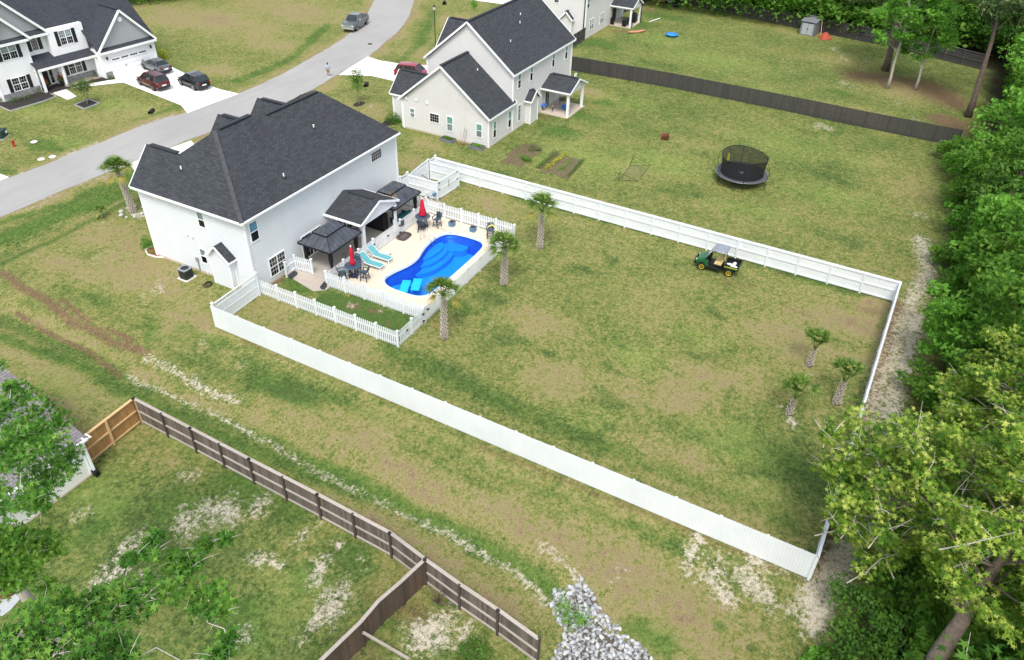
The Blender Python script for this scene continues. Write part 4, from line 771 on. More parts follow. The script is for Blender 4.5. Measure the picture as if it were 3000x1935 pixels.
window(HC_, 'y', 2.9, -1, -6.95, -6.3, 4.2, 5.6, 'dhgrid', 'glass_grey'); shut(-7.45, -7.05, 2.9, 4.15, 5.65); shut(-6.2, -5.8, 2.9, 4.15, 5.65)
MB().box(-7.2, -6.3, 2.82, 2.899, .15, 2.2).build('front_door', 'black', HC_); MB().box(-6.05, -5.75, 2.83, 2.899, .3, 2.2).build('sidelight', 'glass_dark', HC_)
MB().box(-8.0, -5.6, .4, 2.6, .121, .14).build('door_mat', 'mulch', HC_)

# house E, lower left
HE = thing('house', 'ivory-sided single-storey house with a grey shingle roof under the lower left tree', 'house', (-17.98, -4.8, 0))
MB().box(-16, 0, 0, 11, 0, 2.55).build('wall', 'side_ivory', HE); MB().box(-16, .03, -.03, 11, -.2, .12).build('foundation', 'slab', HE)
b = MB(); b.slab([(-16, -.35, 2.75), (.35, -.35, 2.75), (.35, 5.5, 5.6), (-16, 5.5, 5.6)], .12); b.slab([(.35, 11.4, 2.75), (-16, 11.4, 2.75), (-16, 5.5, 5.6), (.35, 5.5, 5.6)], .12); b.build('roof', 'shingle_e', HE)
MB().poly([(0, 0, 2.55), (0, 11, 2.55), (0, 5.5, 5.3)]).each('gable', 'side_ivory', HE)
MB().bar((-16, -.42, 2.68), (.35, -.42, 2.68), .11, .13).build('gutter', 'trim', HE)
fascia(HE, [((.33, -.35, 2.66), (.33, 5.5, 5.51)), ((.33, 11.4, 2.66), (.33, 5.5, 5.51))], .14)
MB().box(-.06, .06, -.06, .06, .1, 2.6).each('corner_trim', 'trim', HE)
MB().box(.08, .2, -.2, -.06, .35, 2.6).each('downspout', 'trim', HE); MB().box(.0, .24, -.42, -.06, .0, .35).build('downspout_boot', 'metal_black', HE)
MB().box(.05, .12, -.75, -.38, 2.9, 2.95).box(.3, .37, -.8, -.4, 3.0, 3.05).bar((.1, -.4, 2.8), (.35, -.9, 3.05), .03, .03).build('antenna', 'trim', HE)
MB().tube([(-3.3, -.06, 1.0), (-3.3, -.16, 1.0)], .06).build('hose_tap', 'metal_black', HE)
# ------------------------------------------------------------------ fences
def frame_fence(name, label, cat, pts, group=None):
    o = thing(name, label, cat, (pts[0][0], pts[0][1], 0), 0, group); return o, [(p[0]-pts[0][0], p[1]-pts[0][1]) for p in pts]
def walk(pts, step):
    out = []
    for (x0, y0), (x1, y1) in zip(pts[:-1], pts[1:]):
        L = math.hypot(x1-x0, y1-y0); n = max(1, round(L/step))
        for i in range(n): out.append((x0+(x1-x0)*i/n, y0+(y1-y0)*i/n, (x1-x0)/L, (y1-y0)/L, L/n))
    return out
def vinyl(label, pts, side=1, rw=.06, h=1.83, posts=2.44, trim_top=False, name='privacy_fence', caps=True, boardw=.152):
    """boards on one face, posts and three rails on the other (side = +1 left of travel, -1 right)"""
    o, P = frame_fence(name, label, 'fence', pts); bb = MB()
    for x, y, dx, dy, s in walk(P, boardw):
        hh = h+random.uniform(-.006, .006); nx_, ny_ = -dy, dx; j = random.uniform(-.004, .004); k = len(bb.v); e = s-.005
        q = [(x, y), (x+dx*e, y+dy*e)]; vs = []
        for off in (j, j+.022):
            for (a, c), t in ((q[0], 0), (q[1], 0)): vs.append((a-nx_*off*side, c-ny_*off*side, .04))
            vs.append((q[1][0]-nx_*off*side, q[1][1]-ny_*off*side, hh-.035)); vs.append((q[1][0]-dx*.03-nx_*off*side, q[1][1]-dy*.03-ny_*off*side, hh)); vs.append((q[0][0]+dx*.03-nx_*off*side, q[0][1]+dy*.03-ny_*off*side, hh)); vs.append((q[0][0]-nx_*off*side, q[0][1]-ny_*off*side, hh-.035))
        bb.add(vs, [(0, 1, 2, 3, 4, 5), (11, 10, 9, 8, 7, 6)]+[(i, i+6, (i+1) % 6+6, (i+1) % 6) for i in range(6)])
    bb.build('board_panel', 'vinyl', o); rr = MB()
    for (x0, y0), (x1, y1) in zip(P[:-1], P[1:]):
        L = math.hypot(x1-x0, y1-y0); ax, ay = -(y1-y0)/L*side*.03, (x1-x0)/L*side*.03
        for z in (.14, .95, 1.68): rr.bar((x0+ax, y0+ay, z), (x1+ax, y1+ay, z), rw, .11)
    rr.build('rail', 'vinyl', o)
    for x, y, dx, dy, s in walk(P, posts)+[(P[-1][0], P[-1][1], 0, 1, 0)]:
        ax, ay = -dy*side*.06, dx*side*.06; MB().box(x+ax-.06, x+ax+.06, y+ay-.06, y+ay+.06, 0, h-.05).build('post', 'vinyl', o)
    return o
vinyl('long white privacy fence facing the drainage swale, plain boards', [(-4.62, -.5), (-5.2, -40.97)], 1)
vinyl('white privacy fence behind the utility cart, posts and rails showing', [(23.55, -.4), (23.05, -41.44)], -1)
vinyl('white privacy fence along the woods, beside the sandy track', [(-5.2, -41.05), (23.05, -41.5)], 1, rw=.12)
def post_cap(par, x, y, h=1.95, w=.13):
    p = MB().box(x-w/2, x+w/2, y-w/2, y+w/2, 0, h).build('post', 'vinyl', par)
    b = MB(); c = w*.72
    b.add([(x-c, y-c, h), (x+c, y-c, h), (x+c, y+c, h), (x-c, y+c, h), (x-c, y-c, h+.05), (x+c, y-c, h+.05), (x+c, y+c, h+.05), (x-c, y+c, h+.05), (x, y, h+.14)], [(3, 2, 1, 0), (0, 1, 5, 4), (1, 2, 6, 5), (2, 3, 7, 6), (3, 0, 4, 7), (4, 5, 8), (5, 6, 8), (6, 7, 8), (7, 4, 8)]); b.build('cap', 'vinyl', p); return p
def topped(label, p0, p1, name='fence_panel', h=1.85, arch=False, braces=False):
    """solid panel with a picket topper between capped posts"""
    o, P = frame_fence(name, label, 'fence', [p0, p1]); (x0, y0), (x1, y1) = P; L = math.hypot(x1, y1); dx, dy = x1/L, y1/L
    post_cap(o, 0, 0); post_cap(o, x1, y1); b = MB(); n = int(L/.15)
    for i in range(n): a = .08+(L-.16)*i/n; e = .08+(L-.16)*(i+1)/n-.006; b.bar((dx*a, dy*a, .78), (dx*e, dy*e, .78), .03, 1.45)
    b.build('board_panel', 'vinyl', o); b = MB()
    for z in (.12, .85, 1.5): b.bar((dx*.06, dy*.06, z), (dx*(L-.06), dy*(L-.06), z), .06, .1)
    if not arch: b.bar((dx*.06, dy*.06, h), (dx*(L-.06), dy*(L-.06), h), .07, .07)
    b.build('rail', 'vinyl', o)
    if arch:
        b = MB(); pr = None
        for i in range(13): t = i/12; z = 1.55+.28*math.sin(PI*t*.5)+.1*t; q = (dx*(.06+(L-.12)*t), dy*(.06+(L-.12)*t), z); (b.bar(pr, q, .06, .12) if pr else None); b.box(q[0]-.07, q[0]+.07, q[1]-.02, q[1]+.02, 1.45, z); pr = q
        b.build('arched_top', 'vinyl', o)
    else:
        b = MB(); n = int(L/.13)
        for i in range(1, n): a = L*i/n; b.bar((dx*a, dy*a, 1.55), (dx*a, dy*a, h), .035, .035, (dx, dy, 0))
        b.build('topper', 'vinyl', o)
    return o
topped('white picket-topped panel and gate between the house corner and the long white fence', (-.15, -.35), (-4.5, -.55))
topped('short white picket-topped panel between the house and the arched gate', (18.15, -.1), (19.15, -.14))
g = topped('white arched gate beside the bicycle enclosure', (19.2, -.15), (22.4, -.25), 'arched_gate', arch=True)
topped('tiny white picket-topped panel at the corner of the storage pen', (22.45, -.25), (23.5, -.32))
def pen(label, p0, p1, hardware=()):
    o, P = frame_fence('pen_wall', label, 'fence', [p0, p1]); (x1, y1) = P[1]; L = math.hypot(x1, y1); dx, dy = x1/L, y1/L; b = MB(); n = int(L/.15)
    for i in range(n): a = L*i/n; e = L*(i+1)/n-.006; b.bar((dx*a, dy*a, .93), (dx*e, dy*e, .93), .03, 1.78)
    b.build('board_panel', 'vinyl', o); b = MB()
    for z in (.14, .95, 1.7): b.bar((0-dy*-.03, dx*-.0+.03*0, z), (x1, y1, z), .08, .1)
    b.build('rail', 'vinyl', o)
    for a in (0, L): MB().box(dx*a-.06, dx*a+.06, dy*a-.06, dy*a+.06, 0, 1.85).build('post', 'vinyl', o)
    for a, z, w in hardware: MB().bar((dx*(a-w)+dy*.06, dy*(a-w)-dx*.06, z), (dx*(a+w)+dy*.06, dy*(a+w)-dx*.06, z), .02, .07).build('hinge', 'metal_black', o)
    return o
pen('white pen wall behind the leaning bicycle', (19.18, -.3), (19.18, -3.25))
pg = pen('white double gates of the storage pen, black hinges and a centre latch', (19.24, -3.3), (22.46, -3.5), [(.2, 1.6, .13), (.2, 1.0, .13), (.2, .15, .13), (3.0, 1.65, .13), (3.0, .95, .13), (3.0, .15, .13)])
MB().tube([(1.57, -.2, .75), (1.57, -.22, 1.45)], .02, 6).build('latch', 'metal_black', pg)
pen('white pen wall running back from the double gates to the arched gate', (22.5, -.4), (22.5, -3.45))
MB().tube([(20.4, -1.0, .1), (21.2, -1.9, 1.4)], .04, 6)
def leftover(name, label, cat, pts, r, m): o = MB().tube([(p[0]-pts[0][0], p[1]-pts[0][1], p[2]) for p in pts], r, 6).build(name, m); o.location = (pts[0][0], pts[0][1], 0); return tag(o, label, cat)
leftover('pole', 'grey pole leaning inside the white storage pen', 'pole', [(21.6, -1.8, .03), (20.6, -.7, 1.3)], .035, 'pad_grey')
leftover('pole', 'short grey pipe lying low inside the storage pen', 'pole', [(21.4, -1.7, .4), (20.5, -1.2, .6)], .04, 'grey_plastic')

def picket(label, pts, h=1.3, name='picket_fence', pitch=.17, w=.105, posts=1.83, side=1, hard=(), lastpost=True, firstpost=True):
    o, P = frame_fence(name, label, 'fence', pts); b = MB()
    for x, y, dx, dy, s in walk(P, pitch):
        e = (s-w)/2; x0, y0 = x+dx*e, y+dy*e; x1, y1 = x0+dx*w, y0+dy*w; nx_, ny_ = -dy*side, dx*side; vs = []
        for off in (.02, .042):
            ox, oy = nx_*off, ny_*off; mx, my = (x0+x1)/2, (y0+y1)/2
            vs += [(x0+ox, y0+oy, .07), (x1+ox, y1+oy, .07), (x1+ox, y1+oy, h-.05), (mx+dx*.02+ox, my+dy*.02+oy, h), (mx-dx*.02+ox, my-dy*.02+oy, h), (x0+ox, y0+oy, h-.05)]
        b.add(vs, [(0, 1, 2, 3, 4, 5), (11, 10, 9, 8, 7, 6)]+[(i, i+6, (i+1) % 6+6, (i+1) % 6) for i in range(6)])
    b.build('pickets', 'vinyl', o); b = MB()
    for (x0, y0), (x1, y1) in zip(P[:-1], P[1:]):
        for z in (.25, .86): b.bar((x0, y0, z), (x1, y1, z), .04, .09)
    b.build('rail', 'vinyl', o); W_ = walk(P, posts)+[(P[-1][0], P[-1][1], 0, 1, 0)]
    for i, (x, y, dx, dy, s) in enumerate(W_):
        if (i == 0 and not firstpost) or (i == len(W_)-1 and not lastpost): continue
        post_cap(o, x, y, h+.02, .12)
    for x, y, z in hard: MB().bar((x-pts[0][0]-.1, y-pts[0][1], z), (x-pts[0][0]+.1, y-pts[0][1], z), .1, .07).build('hinge', 'metal_black', o)
    return o
picket('white picket fence from the house corner beside the small green plot', [(.05, -.2), (-.1, -12.7)], side=-1)
picket('white picket fence closing the small green plot, with a black gate latch', [(.05, -12.72), (3.1, -12.66)], side=-1, firstpost=False, hard=[(2.9, -12.75, .9), (2.9, -12.75, .3), (.9, -12.75, .8)])
picket('white picket fence on the lawn side of the pool', [(3.25, -12.66), (16.7, -12.5)], side=-1, hard=[(3.5, -12.75, .95)])
picket('white picket fence at the lower end of the pool deck', [(3.3, -3.8), (3.3, -12.5)], side=-1, lastpost=False)
picket('white picket fence at the upper end of the pool deck, behind the planters', [(16.75, -3.9), (16.8, -12.4)], side=1, lastpost=False)
picket('white picket divider between the patio and the lower pool deck', [(3.42, -3.92), (8.9, -3.95)], side=-1, firstpost=False, hard=[(8.95, -4.02, .85), (8.95, -4.02, .25)])
picket('white double picket gate between the porch and the pool', [(9.0, -3.97), (12.5, -3.97)], side=-1, name='picket_gate', posts=9, firstpost=False, lastpost=False, hard=[(10.75, -4.05, .75), (12.4, -4.05, .9), (12.4, -4.05, .25)])
picket('white picket divider beside the upper pool table', [(12.6, -3.95), (16.65, -3.95)], side=-1, lastpost=False)
picket('white picket fence behind the upper gazebo patio', [(16.95, -.2), (16.95, -3.6)], side=1)
pg = picket('white picket gate standing open with a diagonal brace, by the paver path', [(3.75, -.35), (2.7, -.4)], side=-1, name='picket_gate', posts=9, firstpost=False)
MB().bar((-.05, .05, .3), (-.95, .03, .8), .03, .09).build('brace', 'vinyl', pg)
picket('short white picket return between the house wall and the open gate', [(3.85, -.3), (4.05, -1.8)], side=-1)

# weathered timber fence of the lower left yard (framing faces the yard)
def timber(label, pts, mats=('wood_grey', 'wood_top', 'wood_post'), h=1.83, side=1, posts=2.35, name='timber_fence', bw=.14, caps='alt', toprail=True, framed=True, rails=(.16, .95), kick=True):
    o, P = frame_fence(name, label, 'fence', pts); b = MB()
    for x, y, dx, dy, s in walk(P, bw):
        hh = h-random.uniform(.0, .02); b.bar((x+dx*.004, y+dy*.004, hh/2+.03), (x+dx*(s-.006), y+dy*(s-.006), hh/2+.03), .02, hh-.05)
    b.build('board_panel', mats[0], o); b = MB()
    for (x0, y0), (x1, y1) in zip(P[:-1], P[1:]):
        L = math.hypot(x1-x0, y1-y0); ax, ay = -(y1-y0)/L*side*.045, (x1-x0)/L*side*.045
        if framed:
            for z in rails: b.bar((x0+ax, y0+ay, z), (x1+ax, y1+ay, z), .06, .1)
    if b.v: b.build('rail', mats[1] if kick else mats[2], o)
    if toprail:
        b = MB()
        for (x0, y0), (x1, y1) in zip(P[:-1], P[1:]): b.bar((x0, y0, h+.03), (x1, y1, h+.03), .17, .045)
        b.build('top_cap', mats[1], o)
    for i, (x, y, dx, dy, s) in enumerate(walk(P, posts)+[(P[-1][0], P[-1][1], 0, 1, 0)]):
        ax, ay = (-dy*side*.07, dx*side*.07) if framed else (0, 0); p = MB().box(x+ax-.06, x+ax+.06, y+ay-.06, y+ay+.06, 0, h+(.07 if caps else -.02)).build('post', mats[2], o)
        if caps == 'alt' and i % 2 == 0: MB().lathe([(.09, 0), (.1, .04), (.075, .09), (.02, .12)], (x+ax, y+ay, h+.06), 8).build('solar_cap', 'metal_black', p)
    return o
timber('weathered brown timber fence running down the swale, pale top rail and dark post caps', [(-13.7, -3.8), (-13.82, -8.5), (-13.96, -13.0), (-14.08, -17.75), (-14.25, -22.4), (-14.68, -24.7)], side=-1)
timber('lower stretch of the brown timber fence, beyond the dividing fence', [(-14.7, -24.75), (-15.05, -26.87), (-15.35, -29.08), (-15.72, -31.25)], side=-1)
timber('brown timber dividing fence kinked halfway, propped by a loose pole', [(-14.75, -24.7), (-16.22, -24.45), (-17.6, -24.15), (-18.84, -24.1), (-21.1, -23.75), (-23.5, -23.4)], mats=('wood_brown', 'wood_top', 'wood_post'), side=-1, framed=False, caps=None, posts=2.3, bw=.15)
ng = timber('new honey-coloured wooden double gate with braces, between the ivory house and the timber fence', [(-13.75, -3.75), (-17.85, -4.0)], mats=('wood_new', 'wood_newlight', 'wood_newlight'), side=1, posts=2.05, caps=None, name='wooden_gate', rails=(.15, 1.0), kick=True)
b = MB()
for x0 in (-.08, -2.13):
    for s0, z in ((1, 1.0), (-1, 1.0), (1, .15), (-1, .15)):
        xe = x0-1.9 if s0 < 0 else x0; dd = .42*s0
        b.bar((xe, .06, z+.42 if z < .5 else z+.45), (xe-dd, .06, z+.03), .04, .09)
b.build('brace', 'wood_newlight', ng)
pr = MB().bar((0, 0, 1.25), (.5, -2.0, .06), .1, .1).build('prop_pole', 'wood_top'); pr.location = (-18.9, -24.2, 0); tag(pr, 'pale wooden pole propping the dividing fence, leaning from its post', 'pole')
# dark stained fences of the yards beyond
timber('dark grey board fence between the two rear yards', [(57.9, 1.6), (58.6, -11), (58.4, -23.4), (57.95, -34), (57.8, -43.5)], mats=('wood_dark', 'wood_darkrail', 'wood_dark'), side=1, framed=False, caps=None, posts=2.4, toprail=False, h=1.83)
timber('far dark grey fence in front of the woods, rails and posts showing', [(98.2, 5.2), (97.6, -1.9), (94.3, -18), (91.8, -32.7), (87.7, -44.4)], mats=('wood_dark', 'wood_darkrail', 'wood_darkrail'), side=-1, caps=None, posts=2.4, toprail=True, h=1.9, kick=False)
timber('short dark fence and gate between the two cream houses', [(66.2, 5.5), (70.7, 5.6)], mats=('wood_dark', 'wood_darkrail', 'wood_darkrail'), side=-1, caps=None, posts=1.4, h=1.75, toprail=False, kick=False)
timber('dark fence panel behind the grill porch', [(85.4, 6.5), (97.9, 5.3)], mats=('wood_dark', 'wood_darkrail', 'wood_darkrail'), side=-1, caps=None, posts=2.4, h=1.8, toprail=False, kick=False)
# ------------------------------------------------------------------ pool furniture
def gazebo(label, cx, cy, hx=1.9, hy=1.58):
    o = thing('gazebo', label, 'gazebo', (cx, cy, .055), 0, 'hardtop gazebos beside the porch'); e = 2.22
    inner = [(-.95, -.55), (.95, -.55), (.95, .55), (-.95, .55)]; outer = [(-hx, -hy), (hx, -hy), (hx, hy), (-hx, hy)]; b = MB()
    for i in range(4):
        a, c = outer[i], outer[(i+1) % 4]; p, q = inner[i], inner[(i+1) % 4]; b.slab([(*a, e), (*c, e), (*q, 2.92), (*p, 2.92)], .03)
    b.build('roof', 'gaz_roof', o); b = MB(); cap = [(-1.1, -.66), (1.1, -.66), (1.1, .66), (-1.1, .66)]
    for i in range(4): b.slab([(*cap[i], 3.0), (*cap[(i+1) % 4], 3.0), (.48 if i in (0, 1) else -.48, 0, 3.42), (-.48 if i in (0, 3) else .48, 0, 3.42)], .03)
    b.build('roof_cap', 'gaz_roof', o); b = MB()
    for i in range(4): a, c = outer[i], outer[(i+1) % 4]; b.bar((*a, e-.07), (*c, e-.07), .06, .12)
    for i in range(4): b.bar((*outer[i], e+.02), (*inner[i], 2.95), .05, .04)
    for i in range(4): b.bar((*cap[i], 2.97), (*cap[(i+1) % 4], 2.97), .05, .06)
    b.build('frame', 'metal_black', o)
    for sx in (-1, 1):
        for sy in (-1, 1):
            x, y = sx*(hx-.35), sy*(hy-.35); p = MB().box(x-.06, x+.06, y-.06, y+.06, 0, e-.02).build('post', 'metal_black', o); c = MB()
            pr = []
            for k in range(9): z = .1+2.0*k/8; r = .17-.07*math.sin(PI*min(1, k/4.5)); pr.append((r, z))
            c.lathe(pr, (x-sx*.03, y-sy*.03, 0), 9, 1.2, .9); c.build('curtain', 'curtain', p, smooth=True)
    return o
gazebo('black hardtop gazebo at the paver-path end of the patio', 6.2, -2.02); gazebo('black hardtop gazebo nearer the bicycle and storage pen', 14.25, -2.1)
def round_table(label, x, y, ulabel, open_=.13, top_z=2.75, flare=False):
    o = thing('bar_table', label, 'table', (x, y, .05), random.random(), 'round bar tables'); b = MB()
    b.lathe([(.02, .98), (.62, .98), (.64, 1.0), (.64, 1.02), (.62, 1.04), (.02, 1.04)], n=28); b.build('tabletop', 'navy_top', o)
    for k in range(4):
        t = PI/4+k*PI/2; c, s = math.cos(t), math.sin(t); MB().bar((c*.42, s*.42, 0), (c*.3, s*.3, .98), .07, .07).build('leg', 'navy', o)
    MB().bar((-.36, -.36, .25), (.36, .36, .25), .06, .06).bar((-.36, .36, .3), (.36, -.36, .3), .06, .06).lathe([(.3, .06), (.3, .12)], n=14).build('stretcher', 'navy', o)
    u = thing('closed_parasol', ulabel, 'umbrella', (x, y, .05), 0, 'closed red parasols'); MB().tube([(0, 0, .1), (0, 0, top_z)], .022, 8).build('pole', 'white_frame', u)
    prof = [(.03, top_z-.1), (.10, top_z-.25), (.14, top_z-.7)] + ([(.2, top_z-1.1), (.3, top_z-1.55), (.27, top_z-1.62)] if flare else [(.10, top_z-1.05), (.17, top_z-1.35), (.2, top_z-1.55), (.1, top_z-1.68)])
    b = MB(); n = 24; rings = []
    for r, z in prof: rings.append([(r*(1+.22*math.cos(4*2*PI*j/n*2))*math.cos(2*PI*j/n), r*(1+.22*math.cos(4*2*PI*j/n*2))*math.sin(2*PI*j/n), z) for j in range(n)])
    b.loft(rings); b.build('canopy', 'red_fabric', u, smooth=True); MB().lathe([(.05, top_z-.12), (.06, top_z-.03), (.02, top_z+.03)], n=10).build('finial', 'white_frame', u)
    if not flare: MB().lathe([(.125, top_z-1.08), (.125, top_z-1.02)], n=14).build('tie', 'red_fabric', u)
    return o
t1 = round_table('round navy bar table at the lower end of the pool deck, white cup on top', 5.3, -4.75, 'closed red parasol tied at the waist, lower end of the deck')
t2 = round_table('round navy bar table in the upper corner of the pool deck', 14.45, -4.95, 'closed red parasol hanging flared, upper corner of the deck', flare=True)
cup = MB().lathe([(.05, 0), (.06, .02), (.055, .2), (.0, .2)], n=12).build('cup', 'white_frame'); cup.location = (5.72, -4.62, 1.09); tag(cup, 'white cup on the navy table beside the tied parasol', 'cup')
def bar_chair(x, y, rz, label, proto=[None]):
    if proto[0] is None:
        o = thing('bar_chair', label, 'chair', (x, y, .05), rz, 'navy adirondack bar chairs'); proto[0] = o
        b = MB()
        for k in range(6): b.box(-.24+k*.08, -.17+k*.08, -.24, .26, .70, .73)
        b.build('seat', 'navy_top', o); b = MB()
        for k in range(6):
            u = -.235+k*.094; h = 1.28-.5*abs(u)**1.4; b.bar((u*.9, .25, .72), (u*1.1, .42, h), .08, .02, (0, 1, 0))
        b.bar((-.25, .33, .98), (.25, .33, .98), .03, .06); b.build('backrest', 'navy', o)
        for s in (-1, 1):
            a = MB().bar((s*.3, -.22, .94), (s*.3, .32, .94), .1, .025).bar((s*.28, -.2, .72), (s*.3, -.2, .93), .05, .05).build('armrest', 'navy_top', o)
            for t in (-1, 1): MB().bar((s*.27, .02+t*.27, 0), (s*.2, .02+t*.2, .71), .055, .055).build('leg', 'navy', o)
        MB().bar((-.25, -.22, .26), (.25, -.22, .26), .05, .05).bar((-.25, .27, .3), (.25, .27, .3), .04, .04).bar((-.25, -.23, .33), (-.25, .27, .33), .04, .04).bar((.25, -.23, .33), (.25, .27, .33), .04, .04).build('foot_rail', 'navy', o)
        return o
    return rep(proto[0], (x, y, .05), rz, label)
bar_chair(4.5, -4.35, R(50), 'navy bar chair left of the lower table, seen from behind over the picket fence')
bar_chair(6.2, -4.4, R(-50), 'navy bar chair against the divider, behind the tied parasol'); bar_chair(5.35, -5.75, R(190), 'navy bar chair on the pool side of the lower table')
bar_chair(13.75, -5.25, R(115), 'navy bar chair on the near side of the upper table, facing it'); bar_chair(15.05, -5.95, R(200+65), 'navy bar chair pulled away from the upper table, by the picket fence')
ac = bar_chair(15.75, -10.75, R(-60), 'navy chair in the far corner of the deck with a yellow pool noodle'); 
fs = MB().box(-.22, .22, -.2, .2, .3, .36).box(-.2, -.14, -.18, .18, 0, .3).box(.14, .2, -.18, .18, 0, .3).build('footstool', 'navy_top'); fs.location = (14.95, -11.45, .05); fs.rotation_euler = (0, 0, .5); tag(fs, 'small navy footstool beside the corner chair, near the pool corner', 'stool')
nd = MB().tube([(.0, .45, .62), (.25, .3, .95), (.42, 0, 1.1), (.35, -.35, .95), (.15, -.55, .75)], .05, 8).build('pool_noodle', 'noodle', smooth=True); nd.location = (15.6, -10.8, .05); tag(nd, 'pale yellow foam pool noodle arched over the corner chair', 'pool noodle')
def lounger(x, y, rz, label, proto=[None]):
    if proto[0] is None:
        o = thing('sun_lounger', label, 'sun lounger', (x, y, .05), rz, 'teal sling sun loungers'); proto[0] = o; w = .31
        MB().slab([(-w, -1.95, .36), (w, -1.95, .36), (w, -.62, .34), (-w, -.62, .34)], .02).build('seat', 'teal_fabric', o)
        MB().slab([(-w, -.62, .34), (w, -.62, .34), (w, .06, .92), (-w, .06, .92)], .02).build('backrest', 'teal_fabric', o)
        b = MB()
        for s in (-1, 1): b.bar((s*(w+.02), -1.98, .35), (s*(w+.02), .0, .33), .045, .05).bar((s*(w+.015), -.62, .35), (s*(w+.015), .09, .93), .03, .035)
        b.bar((-w, -1.97, .35), (w, -1.97, .35), .045, .045).bar((-w, .08, .93), (w, .08, .93), .03, .03).bar((-w, -.1, .33), (w, -.1, .33), .04, .04).bar((-w, -1.97, .12), (w, -1.97, .12), .03, .03); b.build('frame', 'white_frame', o)
        for s in (-1, 1):
            MB().bar((s*(w+.02), -1.96, 0), (s*(w+.02), -1.96, .35), .045, .045).build('leg', 'white_frame', o); MB().bar((s*(w+.02), -.3, 0), (s*(w+.02), -.3, .33), .045, .045).build('leg', 'white_frame', o)
        return o
    return rep(proto[0], (x, y, .05), rz, label)
lounger(7.2, -4.1, R(0), 'teal sun lounger nearest the navy table and tied parasol'); lounger(8.4, -3.98+.25-.3, R(0), 'teal sun lounger beside the small white side table')
st = thing('side_table', 'small white round side table beside the second lounger', 'table', (9.0, -5.25, .05)); MB().lathe([(.01, .42), (.24, .42), (.25, .45), (.01, .46)], n=22).build('tabletop', 'white_frame', st)
for k in range(3): t = k*2*PI/3; MB().tube([(math.cos(t)*.15, math.sin(t)*.15, .42), (math.cos(t)*.2, math.sin(t)*.2, 0)], .015, 6).build('leg', 'white_frame', st)
db = thing('dog_bed', 'dark brown bolstered pet bed on the pool deck by the divider', 'pet bed', (12.2, -4.55, .05), R(2)); b = MB(); pts = []
for k in range(33):
    t = 2*PI*k/32; c, s = math.cos(t), math.sin(t); pts.append((.55*abs(c)**.35*(1 if c > 0 else -1), .36*abs(s)**.35*(1 if s > 0 else -1), .1))
b.tube(pts, .1, 8, False); b.build('bolster', 'bed_fabric', db, smooth=True); MB().box(-.5, .5, -.32, .32, .0, .07).build('cushion', 'bed_in', db)
hr = thing('pool_handrail', 'bright stainless pool handrail at the entry steps', 'handrail', (12.55, -6.4, .05))
for dx in (-.12, .42):
    MB().tube([(dx, .38, 0), (dx, .36, .55), (dx, .3, .82), (dx+.02, .1, .9), (dx+.04, -.25, .78), (dx+.06, -.6, .35), (dx+.06, -.8, -.1)], .024, 8).build('rail', 'chrome', hr, smooth=True)
hs_ = MB().tube([(0, 0, .02), (-.3, -.5, .02), (-.2, -1.0, .02), (-.5, -1.5, .03), (-.4, -2.0, .05)], .02, 6).build('vacuum_hose', 'hose', smooth=True); hs_.location = (15.15, -5.6, .05); tag(hs_, 'thin grey hose trailing from the corner over the pool edge', 'hose')
for i, (x, y, s, c, lab) in enumerate([(15.85, -6.95, .24, 'planter_blue', 'blue square planter by the upper fence, nearer the navy table'), (15.98, -8.95, .24, 'planter_blue', 'blue square planter by the upper fence, nearer the corner chair')]):
    o = thing('planter', lab, 'planter', (x, y, .05), R(3), 'blue square planters'); b = MB(); k = .9
    b.loft([[(-s*k, -s*k, 0), (s*k, -s*k, 0), (s*k, s*k, 0), (-s*k, s*k, 0)], [(-s, -s, .42), (s, -s, .42), (s, s, .42), (-s, s, .42)]]); b.build('pot', c, o); MB().box(-s+.04, s-.04, -s+.04, s-.04, .421, .43).build('soil', 'soil', o)
    if i == 1: MB().tube([(0, 0, .42), (.03, .02, .8)], .01, 5).tube([(.05, 0, .42), (.12, .02, .75)], .008, 5).build('stems', 'bark', o)
for x, y, rz, lab in ((3.0, -.75, .1, 'navy trough planter on the pavers against the open gate'), (3.05, -3.75, .25, 'navy trough planter at the foot of the deck corner post')):
    o = thing('planter', lab, 'planter', (x, y, .03), rz, 'navy trough planters'); MB().loft([[(-.33, -.13, 0), (.33, -.13, 0), (.33, .13, 0), (-.33, .13, 0)], [(-.38, -.17, .26), (.38, -.17, .26), (.38, .17, .26), (-.38, .17, .26)]]).build('pot', 'planter_navy', o); MB().box(-.34, .34, -.13, .13, .261, .27).build('soil', 'soil', o)
def pfloat(x, y, rz, label):
    o = MB(); o.box(-.33, .33, -.82, .82, 0, .05); f = o.build('pool_float', 'float', bevel=.02); f.location = (x, y, -.14); f.rotation_euler = (0, 0, rz); tag(f, label, 'pool float', 'blue foam pool floats')
    MB().box(-.2, .2, .55, .75, .045, .065).build('headrest', 'float', f); return f
pfloat(6.38, -8.7, R(-66), 'cyan foam float in the pool, the one nearer the picket fence'); pfloat(7.02, -9.3, R(-65), 'cyan foam float in the pool, the one nearer the middle of the water')
ht_ = thing('hand_truck', 'black hooped hand truck standing under the lower gazebo edge', 'hand truck', (6.2, -3.25, .055), R(10))
MB().tube([(-.2, 0, 0), (-.2, .05, .9), (-.12, .06, 1.08), (0, .06, 1.14), (.12, .06, 1.08), (.2, .05, .9), (.2, 0, 0)], .018, 6).bar((-.2, .02, .55), (.2, .02, .55), .02, .03).bar((-.2, .01, .25), (.2, .01, .25), .02, .03).build('frame', 'metal_black', ht_); MB().box(-.2, .2, -.2, 0, .02, .035).build('toe_plate', 'metal_black', ht_)
